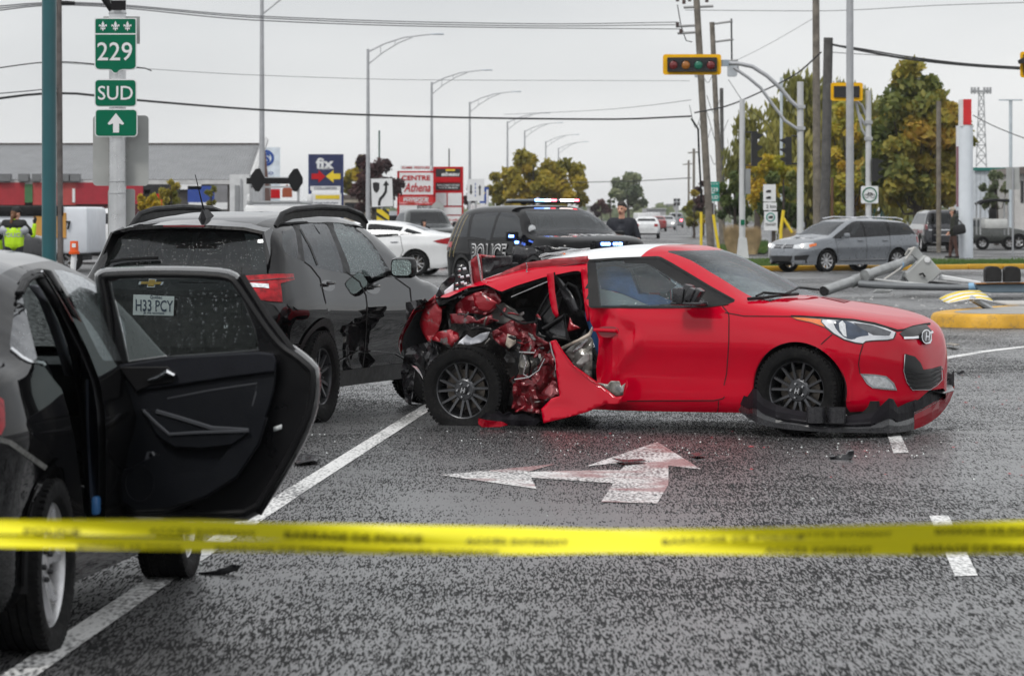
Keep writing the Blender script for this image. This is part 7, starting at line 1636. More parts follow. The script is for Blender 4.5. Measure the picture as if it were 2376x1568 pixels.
# --- plain poles
def simple_pole(label, u, vt, Y, r, m, name='utility_pole', lean=0.0, r2=None, cat='pole', extra=None):
 bd = Board(name, label, cat, u, Y); bd.post(u, r, vt, m, lean=lean, r2=r2, n=14, name='pole')
 if extra: extra(bd)
 return bd
simple_pole('tall smooth grey pole behind the grey wagon roof', 1972, -40, 118, .135, LGREY, 'light_pole', r2=.115)
simple_pole('tall wooden pole behind the grey wagon windshield', 1893, -40, 130, .15, WOODP, lean=.05, r2=.125)
simple_pole('flat-topped dark wooden pole carrying the thick cables', 1922, 88, 127, .165, mat('dark_pole_wood', (.09, .088, .086), .85, var=.3, vscale=4, bump=.3, bscale=18), lean=-.15)
simple_pole('slim wooden pole in front of the golden maple', 2178, 235, 150, .10, WOODP)
simple_pole('short brown wooden stub beside the dark pole', 1931, 412, 126, .05, mat('brown_stub', (.12, .06, .03), .8))
simple_pole('wooden pole behind the teal pole at the left', 136, -40, 100, .085, mat('grey_pole_wood', (.12, .105, .10), .85, var=.3, vscale=4, bump=.3), lean=.05, extra=lambda bd: [bd.tube([(126 + 8 * k, 6), (150 + 8 * k, 8)], .05, BLKPL, 'insulator') for k in range(4)])
def dress(bd):
 for v, u0, u1 in ((18, 1586, 1655), (62, 1568, 1625), (78, 1572, 1622)): bd.tube([(u0, v), (u1, v - 3)], .05, mat('steel_arm', (.3, .3, .3), .5, .5), 'crossarm')
 for u, v in ((1572, 4), (1587, 10), (1600, 4), (1640, 6), (1572, 62), (1580, 78)): bd.tube([(u, v - 10), (u, v)], .07, mat('insulator_brown', (.08, .05, .045), .4), 'insulator')
 bd.tube([(1572, 12), (1580, 60), (1592, 95), (1606, 98)], .02, BLKPL, 'jumper_wire'); bd.tube([(1604, 275), (1620, 300), (1622, 360), (1628, 470)], .04, BLKPL, 'riser_cable')
simple_pole('leaning wooden utility pole with crossarms and insulators', 1614, -40, 143, .15, WOODP, lean=.62, r2=.125, extra=dress)
def dress2(bd):
 bd.rect('transformer', 1688, 1710, 146, 178, mat('transformer_grey', (.42, .45, .48), .4), -.25, .5, r=4); bd.rect('transformer', 1612, 1628, 164, 180, mat('transformer_grey', (.42, .45, .48), .4), -.2, .4, r=3)
 for v, u0, u1 in ((50, 1655, 1700), (92, 1655, 1702), (140, 1640, 1712)): bd.tube([(u0, v + 6), (u1, v)], .05, mat('steel_arm', (.3, .3, .3), .5, .5), 'crossarm')
 bd.tube([(1697, 44), (1698, 140)], .04, BLKPL, 'drop_wire')
simple_pole('wooden utility pole with grey transformers behind the leaning one', 1652, 52, 172, .14, WOODP, lean=.5, r2=.12, extra=dress2)
simple_pole('thinner dark wooden pole beside the transformer pole', 1674, 205, 210, .11, mat('dark_pole_wood', (.09, .088, .086), .85), lean=.1)
for k, (u, v, Y, nm) in enumerate(((1598, 372, 420, 'farthest'), (1610, 345, 340, 'second farthest'))): simple_pole('distant wooden pole with crossarm, %s on the street' % nm, u, v, Y, .12, WOODP, extra=lambda bd: bd.tube([(bd.u - 14, v + 10), (bd.u + 14, v + 8)], .06, WOODP, 'crossarm'))
simple_pole('slim dark flagless mast behind the keep right sign', 880, 303, 230, .06, mat('mast_green', (.10, .16, .15), .5), 'mast'); simple_pole('slim dark mast above the red pylon sign', 1042, 345, 260, .05, mat('mast_grey', (.08, .08, .085), .5), 'mast')
simple_pole('slim pale blue pole beside the curved signal arm', 1813, 180, 165, .07, mat('pale_pole', (.5, .56, .6), .4), 'light_pole')
bd = simple_pole('pale double-headed car park lamp at the far right', 2345, 232, 170, .08, mat('pale_pole', (.5, .56, .6), .4), 'light_pole', extra=lambda bd: [bd.rect('lamp_head', 2318, 2372, 231, 234, mat('pale_pole', (.5, .56, .6), .4), -.1, .2), bd.rect('footing', 2337, 2354, 540, 566, CONC, -.3, .6)])
bd = Board('street_sign', 'pale sign backs on a thin grey post at the far right', 'sign', 2350, 135); bd.post(2350, .035, 388, LGREY); bd.rect('sign_back', 2335, 2349, 388, 440, SGREY, .05, .02); bd.rect('sign_back', 2352, 2366, 388, 440, SGREY, .05, .02)
# pylon
b = Board('pylon_sign', 'white cylindrical station pylon with red top panel', 'pylon', 2241, 131)
b.post(2241, .265, 292, mat('pylon_white', (.72, .77, .82), .35, var=.04), n=24, name='column', r2=.26); b.rect('top_box', 2226, 2252, 231, 294, SWHITE, -.24, .5, r=2); b.rect('red_panel', 2233, 2252, 231, 290, mat('pylon_red', (.62, .015, .02), .35), -.27, .02)
b.rect('side_panel', 2221, 2228, 340, 480, mat('pylon_side', (.25, .12, .14), .5), .05, .3); b.rect('side_panel', 2221, 2228, 292, 340, SWHITE, .05, .3)
# lattice tower
b = Board('lattice_tower', 'far grey lattice radio tower behind the pylon', 'tower', 2277, 420); mb = MB()
for k in range(7):
 v0, v1 = 385 - k * 24, 361 - k * 24; w0, w1 = 12 - k * .9, 12 - (k + 1) * .9
 for a, c in (((2277 - w0, v0), (2277 + w1, v1)), ((2277 + w0, v0), (2277 - w1, v1)), ((2277 - w0, v0), (2277 - w1, v1)), ((2277 + w0, v0), (2277 + w1, v1)), ((2277 - w1, v1), (2277 + w1, v1))): p0, p1 = b.q(*a), b.q(*c); mb.tube([(p0[0], 0, p0[1]), (p1[0], 0, p1[1])], .055, 4)
p0, p1 = b.q(2265, 385), b.q(2265, 512);
for u in (2265, 2289): p0 = b.q(u, 385); mb.tube([(p0[0], 0, p0[1]), (p0[0], 0, 0)], .055, 4)
mb.build('lattice', mat('tower_grey', (.32, .33, .34), .6), b.t)
for u in (2255, 2262, 2270, 2284, 2291, 2298): b.rect('antenna_panel', u - 2.2, u + 2.2, 203, 218, mat('tower_grey', (.32, .33, .34), .6), -.2, .4)
b.tube([(2252, 212), (2300, 212)], .12, mat('tower_grey', (.32, .33, .34), .6), 'antenna_ring')
# --- signs along the street
def rg(p): return [(580 + .37 * x, .37 * y) for x, y in p]
b = Board('keep_right_sign', 'white keep right sign with shield and curved arrow', 'sign', 886, 140)
b.post(886, .04, 412, LGREY, y=.05); w = b.plate('panel', rg([(755, 1118), (895, 1115), (903, 1298), (761, 1303)]), SBLACK); b.plate('sign_face', rg([(759, 1122), (891, 1119), (898, 1294), (765, 1299)]), SWHITE, -.012, .01, w)
b.plate('shield', rg([(770, 1148), (790, 1143), (812, 1148), (812, 1182), (806, 1198), (793, 1212), (778, 1198), (772, 1180)]), SBLACK, -.02, .006, w)
b.plate('arrow', rg([(802, 1290), (804, 1262), (812, 1240), (830, 1222), (844, 1200), (847, 1165), (833, 1165), (853, 1132), (874, 1162), (861, 1163), (859, 1206), (842, 1234), (826, 1252), (820, 1268), (818, 1290)]), SBLACK, -.02, .006, w)
mk = b.rect('object_marker', 874, 903, 486, 517, SYEL2, 0, .02)
for k in range(2): b.plate('stripe', [(874 + 0, 492 + k * 14), (903, 512 + k * 14 - (8 if k else 0)), (903, 517 + k * 3), (903 - 24 * k, 517), (874, 500 + k * 14)][:5], SBLACK, -.012, .008, mk) if k == 0 else b.plate('stripe', [(886, 486), (896, 486), (903, 492), (903, 500)], SBLACK, -.012, .008, mk)
b = Board('two_way_sign', 'small white two way traffic sign with arrows and dashes', 'sign', 1104, 165); b.post(1104, .04, 415, LGREY, y=.05)
w = b.plate('panel', rg([(1364, 1124), (1470, 1122), (1468, 1262), (1362, 1260)]), SWHITE)
b.plate('arrow', rg([(1381, 1160), (1391, 1160), (1391, 1202), (1396, 1202), (1386, 1222), (1376, 1202), (1381, 1202)]), SBLACK, -.012, .008, w); b.plate('arrow', rg([(1437, 1225), (1446, 1225), (1446, 1180), (1451, 1180), (1441, 1158), (1431, 1180), (1437, 1180)]), SBLACK, -.012, .008, w)
for k in range(4): b.plate('dash', rg([(1411, 1148 + k * 24), (1416, 1148 + k * 24), (1416, 1162 + k * 24), (1411, 1162 + k * 24)]), SBLUE, -.012, .008, w)
b = Board('blue_sign', 'small blue shop sign behind the two way sign', 'sign', 1122, 240); b.rect('panel', 1113, 1134, 434, 472, SBLUE); b.rect('panel', 1092, 1133, 474, 486, SWHITE); b.post(1095, .08, 474, SWHITE); b.post(1131, .08, 440, SWHITE); b.text('o', 1122, 448, 10, SYEL2, y=-.02)
b = Board('stop_sign', 'grey back of an eight sided stop sign', 'sign', 1016, 152); b.post(1016, .03, 480, LGREY, y=-.03); mb = MB(); c = b.q(1016, 482); mb.prism([(c[0] + .27 * math.cos(R(22.5 + 45 * i)), c[1] + .27 * math.sin(R(22.5 + 45 * i))) for i in range(8)], (0, 0, 0), (1, 0, 0), (0, 0, 1), (0, .01, 0)); mb.build('panel', SGREY, b.t)
b = Board('collision_shop_sign', 'navy fix auto collision pylon sign with red and yellow arrows', 'sign', 756, 230)
for u in (719, 793): b.post(u, .11, 358, mat('navy_post', (.02, .04, .16), .5), y=.15)
w = b.rect('panel', 717.5, 793, 358, 441, SNAVY); b.text('fix', 753, 379, 24, SWHITE, 42, parent=w, bold=.05, y=-.02); b.text('AUTO', 754, 391, 5, SWHITE, 26, parent=w, bold=.03, y=-.02)
b.plate('red_arrow', [(723, 403), (739, 403), (739, 395), (755, 409.5), (739, 424), (739, 416), (723, 416)], SRED, -.03, .02, w); b.plate('yellow_arrow', [(790, 403), (774, 403), (774, 395), (756, 409.5), (774, 424), (774, 416), (790, 416)], SYEL2, -.03, .02, w)
w = b.rect('name_strip', 720, 790, 432, 442, SWHITE, -.03, .02); b.text('COLLISION', 755, 437, 6, SNAVY, 52, parent=w, y=-.05)
w = b.rect('lower_panel', 722, 792, 449, 492, SWHITE); b.rect('yellow_key', 732, 788, 453, 462, SYEL2, -.02, .01, w); ringm(b, 783, 457.5, 2.5, 5, SYEL2, -.03, w, 'key_ring')
for v in (471, 482): b.text('usinage hydraulique', 756, v, 4, SNAVY, 56, parent=w, y=-.02) if v == 471 else b.text('514 · 000', 758, v, 4, SNAVY, 46, parent=w, y=-.02) if False else None
b = Board('blue_s_sign', 'white pylon sign with a blue ring S logo', 'sign', 615, 205); w = b.rect('panel', 573, 650, 342, 470, mat('sign_pale_blue', (.66, .73, .80), .45)); b.post(580, .1, 345, SWHITE, y=.1); b.post(645, .1, 345, SWHITE, y=.1)
ringm(b, 617, 367, 13, 19, SBLUE, -.02, w, 'logo_ring'); b.text('S', 619, 367, 22, SBLUE, 14, parent=w, y=-.03, bold=.06); mb = MB(); c = b.q(596, 367); mb.prism([(c[0] + p[0], c[1] + p[1]) for p in circ(.2, 16)], (0, -.04, 0), (1, 0, 0), (0, 0, 1), (0, .02, 0)); mb.build('logo_dot', mat('logo_green', (.25, .5, .03), .4), w)
b.text('CO', 624, 402, 7, SBLUE, 20, parent=w, y=-.03); b.rect('red_patch', 627, 650, 439, 460, SRED, -.03, .02, w); b.plate('orange_house', [(655, 458), (655, 440), (666, 428), (678, 440), (678, 458)], mat('brick_orange', (.32, .07, .025), .7), -.05, .04)
b = Board('red_pylon_sign', 'red framed pylon sign reading Centre over a script name', 'sign', 966, 235)
for u in (924, 1008): b.rect('frame_post', u - 2.5, u + 2.5, 398, 530, SRED, 0, .2)
for v in (399, 453.5, 474): b.rect('frame_bar', 922, 1011, v - 2, v + 2, SRED, 0, .2)
w = b.rect('panel', 927, 1005, 402, 452, SWHITE, .02, .1); b.text('CENTRE', 965, 413, 11, SRED, 66, parent=w, y=-.01, bold=.04); b.text('Athena', 968, 435, 21, SRED, 62, parent=w, y=-.01, shear=.3)
w = b.rect('panel', 927, 1005, 455.5, 471, mat('sign_bright_red', (.62, .03, .03), .45), .02, .1); b.text('CONDITIONNEMENT', 965, 458.5, 3.6, SWHITE, 58, parent=w, y=-.01); b.text('PHYSIQUE', 965, 465, 8, SWHITE, 58, parent=w, y=-.01, bold=.05)
w = b.rect('panel', 927, 968, 476.5, 494, SWHITE, .02, .1); w = b.rect('panel', 968, 1005, 476.5, 494, SBLACK, .02, .1); b.text('OUVERT', 987, 481, 5, SWHITE, 32, parent=w, y=-.01); b.text('7 JOURS', 988, 489, 5, SWHITE, 32, parent=w, y=-.01)
w = b.rect('top_sign', 929, 1002, 384.5, 394, SWHITE, .02, .1); b.text('KUMM  PEINTURE', 965, 389, 5, SRED, 64, parent=w, y=-.01)
w = b.rect('panel', 929, 1003, 498, 516, mat('sign_pale_blue', (.66, .73, .80), .45), .05, .1)
b = Board('shop_list_sign', 'red framed shop list sign right of the Centre sign', 'sign', 1040, 236)
b.rect('frame', 1005, 1075, 387, 535, SRED, .05, .2)
w = b.rect('panel', 1011, 1068, 392, 411, SBLACK); b.text('ebeau', 1044, 404, 9, SWHITE, 42, parent=w, y=-.01, shear=.2, bold=.04); b.rect('logo_patch', 1034, 1056, 393, 397, SYEL2, -.01, .01, w)
w = b.rect('panel', 1011, 1068, 411, 423, SRED, -.005, .01)
w = b.rect('panel', 1009, 1068, 425, 441, SBLACK); b.text('REMPLACEMENT DE PARE', 1040, 430, 3.5, SWHITE, 52, parent=w, y=-.01); b.text('VITRES', 1040, 436, 3.5, SWHITE, 46, parent=w, y=-.01)
for u0, u1, v0, v1 in ((1011, 1036, 448, 477), (1039, 1071, 448, 477), (1019, 1071, 481, 498), (1019, 1071, 501, 518)): b.rect('panel', u0, u1, v0, v1, SWHITE, 0, .02)
b.text('salon de coiffure', 1046, 510, 5, SRED, 44, y=-.02, shear=.2); w = b.rect('panel', 1019, 1066, 521, 535, SWHITE, 0, .02); b.text('VE AUTO', 1044, 528, 7, SRED, 42, parent=w, y=-.01, bold=.04)
b = Board('route_marker', 'small green 229 south route marker beside the leaning pole', 'sign', 1657, 150); b.post(1657, .03, 424, GALV, y=.05)
SG2 = mat('sign_green_pale', (.01, .26, .20), .45); w = b.rect('route_plate', 1645, 1669, 422, 447, SG2, r=2); b.text('229', 1657, 440, 9, SWHITE, 18, parent=w, y=-.012); b.text('* * *', 1657, 427, 4, SWHITE, 16, parent=w, y=-.012); w = b.rect('direction_plate', 1645, 1669, 449, 467, SG2, r=2); b.text('SUD', 1657, 458, 8, SWHITE, 18, parent=w, y=-.012)
b = Board('truck_route_sign', 'white truck route signs on a grey post behind the grey wagon hood', 'sign', 1787, 126); b.post(1787, .06, 428, LGREY, y=.06)
w = b.rect('panel', 1771, 1800, 428, 468, SWHITE, r=1); w2 = b.rect('panel', 1771, 1802, 470, 488, SWHITE, r=1); b.text('2 km', 1789, 479, 8, SBLACK, 22, parent=w2, y=-.012)
def truck_icon(bd, u, v, k, parent): bd.plate('truck_symbol', [(u - 7 * k, v + 3 * k), (u - 7 * k, v - 1 * k), (u - 3 * k, v - 3 * k), (u - 2 * k, v - 4 * k), (u + 7 * k, v - 4 * k), (u + 7 * k, v + 3 * k)], SBLACK, -.02, .006, parent)
truck_icon(b, 1783, 444, .8, w); truck_icon(b, 1783, 459, .8, w)
w = b.rect('panel', 1773, 1804, 491, 535, SWHITE, r=1); ringm(b, 1788, 504, 8, 10.5, SG2, -.012, w); truck_icon(b, 1788, 504, .75, w); b.text('TRANSIT', 1788, 521, 6, SBLACK, 26, parent=w, y=-.012)
for i, (u, v0, vb, lean) in enumerate(((1627, 492, 575, 0), (1655, 498, 580, -.25))): simple_pole('bright yellow guard post %s the leaning pole' % ('left of' if i == 0 else 'leaning right of'), u, v0, 140 - i * 4, .055, SYEL2, 'guard_post', lean=-lean)
b = Board('guard_brace', 'bright yellow angled guard brace behind the truck route sign', 'post', 1815, 135); b.tube([(1812, 535), (1818, 488)], .06, SYEL2, 'brace'); b.tube([(1817, 505), (1838, 540)], .05, SYEL2, 'brace'); b.post(1812, .06, 535, SYEL2)
b = Board('warning_sign', 'small yellow diamond warning sign far down the street', 'sign', 1605, 260); b.post(1605, .05, 500, LGREY, y=.05); b.plate('panel', [(1598, 505), (1605, 497), (1612, 505), (1605, 513)], SYEL2); b.rect('tab', 1600, 1610, 514, 520, SYEL2)
b = Board('message_sign', 'small dark message sign far down the street', 'sign', 1570, 330); b.post(1570, .08, 462, LGREY, y=.05); b.rect('panel', 1563, 1578, 461, 477, SBLACK); b.tube([(1563, 469), (1578, 469)], .06, LGREY, 'divider', -.05)
# --- overhead wires
WIREM = mat('black_cable', (.012, .012, .013), .6); THINW = mat('thin_wire', (.10, .10, .11), .5, .4)
def wire(label, pts, r, m=WIREM):
 """pts = (u, v, depth)"""
 xs = [p[0] for p in pts]; fv, fy = pchip([(p[0], p[1]) for p in pts]), pchip([(p[0], p[2]) for p in pts]); n = 28; mb = MB()
 mb.tube([P(u, fv(u), fy(u)) for u in [lerp(xs[0], xs[-1], i / n) for i in range(n + 1)]], r, 6); o = mb.build('overhead_wire', m, None, True); tag(o, label, 'wire', 'overhead wires')
wire('thick black cable sagging from left edge to the leaning pole', [(-60, 236, 97), (136, 216, 100), (320, 233, 106), (603, 255, 116), (853, 267, 123), (1180, 275, 132), (1420, 277, 138), (1604, 270, 143)], .034)
wire('upper one of the three thin wires across the top of the sky', [(-60, 20, 97), (136, 6, 100), (600, 38, 113), (1000, 52, 124), (1300, 56, 132), (1572, 52, 143)], .016, THINW)
wire('middle one of the three thin wires across the top of the sky', [(-60, 26, 97), (136, 9, 100), (600, 42, 113), (1000, 57, 124), (1300, 61, 132), (1572, 58, 143)], .016, THINW)
wire('lower one of the three thin wires across the top of the sky', [(-60, 32, 97), (136, 12, 100), (600, 48, 113), (1000, 62, 124), (1300, 66, 132), (1578, 68, 143)], .016, THINW)
wire('faint thin wire crossing the sky above the shop signs', [(136, 146, 100), (600, 175, 113), (1000, 186, 124), (1600, 188, 143)], .008, THINW)
wire('thin cable at left ending in a small hook', [(-60, 166, 97), (136, 144, 100), (250, 152, 101), (345, 160, 102), (352, 165, 102)], .017)
wire('thin cable meeting the wooden pole at the left edge', [(-60, 222, 97), (60, 212, 98), (136, 204, 100)], .015, THINW)
wire('thin wire rising towards the leaning pole over the lamp row', [(1170, 266, 240), (1400, 255, 200), (1530, 242, 160), (1604, 232, 143)], .013, THINW)
wire('thick twin cable from the dark pole to the right edge', [(1932, 104, 127), (2000, 118, 124), (2100, 136, 121), (2250, 152, 117), (2376, 160, 113), (2480, 164, 110)], .040)
wire('second cable just above the thick twin cable at right', [(1932, 104, 127), (2000, 114, 124), (2100, 131, 121), (2250, 149, 117), (2376, 157, 113), (2480, 161, 110)], .025)
wire('thin wire under the thick twin cable at right', [(1932, 122, 127), (2050, 130, 124), (2200, 148, 119), (2376, 158, 114)], .013, THINW)
wire('black cable climbing from the leaning pole to the dark pole', [(1612, 262, 143), (1680, 248, 140), (1760, 216, 135), (1850, 170, 130), (1905, 122, 127)], .030)
wire('faint diagonal wire rising right of the yellow signal', [(1690, 150, 172), (1780, 105, 150), (1893, 40, 130)], .010, THINW)
wire('top right wire crossing behind the grey pole', [(1590, 24, 143), (1893, 26, 140), (2200, 12, 136), (2460, 4, 132)], .012, THINW)
wire('dark wire dropping to the far right past the pylon', [(2258, 268, 160), (2300, 290, 158), (2380, 322, 154), (2440, 340, 150)], .022)
wire('low far wire crossing the street behind the lamps', [(1290, 424, 300), (1450, 421, 280), (1604, 413, 250)], .03)
for k, (a, c, e) in enumerate(((1600, 285, 1628), (1622, 320, 1650), (1640, 250, 1672), (1655, 300, 1690), (1625, 180, 1660), (1648, 370, 1668))): wire('thin drooping service loop among the utility poles, %s' % ('above the sideways signal foot', 'lowest but one', 'beside the transformer pole', 'rightmost', 'highest', 'lowest')[k], [(a, c - 40 + 6 * k, 146), ((a + e) / 2, c + 12, 150), (e, c - 22, 156)], .012)
wire('slack service wire looping beside the transformer pole', [(1622, 205, 143), (1640, 260, 150), (1660, 330, 165)], .014)
wire('tight guy wire below the black climbing cable', [(1690, 185, 172), (1735, 250, 172), (1790, 300, 172), (1800, 330, 172)], .014)
# ---------------------------------------------------------------- fallen signal pole and bent marker
def f1_(p): return [(1740 + .2675 * x, 452.4 + .2675 * y) for x, y in p]
FG = mat('scuffed_grey_steel', (.33, .34, .34), .4, .5, var=.2, vscale=4, dirt=.35)
t = thing('fallen_signal_pole', (gx(2060, 70).x, 70, 0), 0, 'toppled grey signal pole with cabinet and lamp head on the asphalt', 'traffic light')
def fq(x, y, Y=70):
 u, v = f1_([(x, y)])[0]; return P(u, v, Y) - t.location
mb = MB(); mb.tube([fq(640, 835, 68.6), fq(900, 745, 69.6), fq(1100, 665, 70.4), fq(1300, 600, 71.2), fq(1390, 560, 71.6)], .098, 18, caps=False); mb.build('post', FG, t, True)
mb = MB(); mb.tube([fq(672, 828, 68.7), fq(642, 836, 68.55)], [.075, .08], 18); mb.build('post_end', DARK, t, True)
for a, b_ in (((885, 752), (930, 738)), ((995, 702), (1035, 690))): mb = MB(); mb.tube([fq(*a, 69.6), fq(*b_, 69.7)], .12, 16); mb.build('clamp', FG, t, True)
mb = MB(); mb.tube([fq(1235, 628, 71), fq(1300, 604, 71.2)], .105, 16); mb.build('blue_band', mat('pale_blue_band', (.25, .45, .65), .4), t, True)
mb = MB(); mb.tube([fq(940, 770, 69.6), fq(1200, 788, 69.5), fq(1600, 800, 69.4), fq(1900, 805, 69.3)], [.075, .07, .065, .06], 12); mb.build('arm', mat('dark_grey_arm', (.16, .17, .18), .45, .3), t, True)
mb = MB(); mb.tube([fq(1030, 730, 70.2), fq(1200, 752, 70), fq(1600, 790, 69.6)], .04, 10); mb.build('arm_brace', FG, t, True)
mb = MB(); mb.tube([fq(1350, 520, 71.4), fq(1380, 470, 71.3), fq(1430, 452, 71.3), fq(1350, 560, 71.3), fq(1300, 640, 71), fq(1160, 735, 70.4)], .022, 8); mb.build('conduit', mat('pale_conduit', (.5, .49, .46), .5), t, True)
def slab(name, pts, Y, th, m, mb=None):
 q = MB(); n = len(pts); a = [fq(x, y, Y) for x, y in pts]; q.add(a + [p + Vector((0, th, 0)) for p in a], [tuple(range(n)), tuple(reversed(range(n, 2 * n)))] + [((i + 1) % n, i, n + i, n + (i + 1) % n) for i in range(n)]); o = q.build(name, m, t); bv = o.modifiers.new('b', 'BEVEL'); bv.width = .015; return o
CAB = mat('cabinet_grey', (.44, .45, .44), .4, .3, var=.1, vscale=2, dirt=.2)
cab = slab('cabinet', [(1335, 705), (1522, 522), (1560, 545), (1665, 668), (1560, 770), (1390, 768)], 71.2, .5, CAB)
slab('cabinet', [(1400, 470), (1440, 445), (1505, 520), (1470, 575), (1400, 520)], 71.6, .3, FG)
slab('hanging_plate', [(1300, 740), (1330, 660), (1390, 700), (1370, 760)], 71.4, .05, FG)
mb = MB(); mb.lathe([(.06, 0), (.06, .02), (.0001, .025)], c=fq(1538, 562, 71.18), n=16, M=Matrix.Rotation(R(90), 3, 'X')); mb.build('cabinet_knob', SWHITE, cab, True)
mb = MB(); mb.tube([fq(1470, 690, 71.15), fq(1500, 680, 71.12), fq(1520, 710, 71.15)], .02, 6); mb.build('cabinet_latch', BLKPL, cab, True)
slab('flat_panel', [(1660, 690), (2010, 752), (1990, 772), (1630, 735)], 71.5, .06, SWHITE)
slab('painted_shadow', [(1560, 745), (1840, 775), (1830, 790), (1540, 765)], 70.5, .06, DARK)  # dark slab standing in for the shade under the white panel
mb = MB(); mb.tube([fq(1895, 800, 69.3), fq(1960, 800, 69.3)], .085, 14); mb.build('arm_socket', mat('pale_blue_band', (.25, .45, .65), .4), t, True)
slab('signal_housing', [(1955, 775), (2420, 770), (2420, 848), (2100, 850), (1985, 838)], 69, .35, mat('blue_grey_housing', (.12, .17, .21), .45))
slab('orange_lip', [(1960, 765), (2420, 758), (2420, 770), (1960, 776)], 68.95, .35, mat('rusty_orange', (.35, .14, .02), .6))
for x in (2042, 2208):
 slab('lamp_visor', [(x, 755), (x, 650), (x + 14, 624), (x + 60, 617), (x + 110, 622), (x + 138, 642), (x + 144, 680), (x + 144, 752)], 68.9, .3, mat('visor_black', (.010, .009, .009), .7))
slab('base_plate', [(1060, 850), (1100, 815), (1260, 822), (1200, 850)], 69.2, .3, FG)
# bent chevron marker on the island
t2 = thing('chevron_marker', (gx(2255, 54).x, 54, .19), 0, 'bent yellow and white chevron marker folded over its broken post on the island', 'sign')
def mq(x, y, Y): u, v = f1_([(x, y)])[0]; return P(u, v, Y) - t2.location
mb = MB(); mb.tube([mq(2150, 1030, 54), mq(2060, 975, 53.8), mq(1925, 900, 53.4)], [.045, .05, .05], 8); mb.build('post', GALV, t2, True)
rows = [[(1640, 900), (1700, 868), (1800, 838), (1900, 830), (1985, 830)], [(1670, 920), (1760, 885), (1850, 858), (1950, 850), (2035, 858)], [(1700, 938), (1790, 905), (1880, 882), (1980, 876), (2075, 890)], [(1722, 942), (1830, 918), (1910, 905), (2010, 905), (2118, 930)]]
def sheet(name, i0, i1, m, off=0.0, parent=None, js=(0, 4)):
 v, f = [], []; k = js[1] - js[0] + 1
 for i in (i0, (i0 + i1) / 2, i1):
  for j in range(js[0], js[1] + 1):
   a = int(i); b_ = min(3, a + 1); w_ = i - a; x = lerp(rows[a][j][0], rows[b_][j][0], w_); y = lerp(rows[a][j][1], rows[b_][j][1], w_); v.append(mq(x, y - off * 60, 54.2 - i * .28 - off))
 for r_ in range(2):
  for j in range(k - 1): f.append((r_ * k + j, r_ * k + j + 1, (r_ + 1) * k + j + 1, (r_ + 1) * k + j))
 o = mesh_obj(name, v, f, m, parent or t2, True); md = o.modifiers.new('s', 'SOLIDIFY'); md.thickness = .008; return o
sh = sheet('panel', 0, 3, SWHITE)
for a, b_ in ((.1, .55), (1.1, 1.6), (2.2, 2.7)): sheet('yellow_stripe', a, b_, SYEL2, .012, sh)
mb = MB(); mb.rbox((0, 0, 0), (.3, .25, .04), .02); o = mb.build('concrete_chunk', CONC, None, True); o.location = G(2152, 752, .02); tag(o, 'broken concrete lump at the island nose', 'rubble')
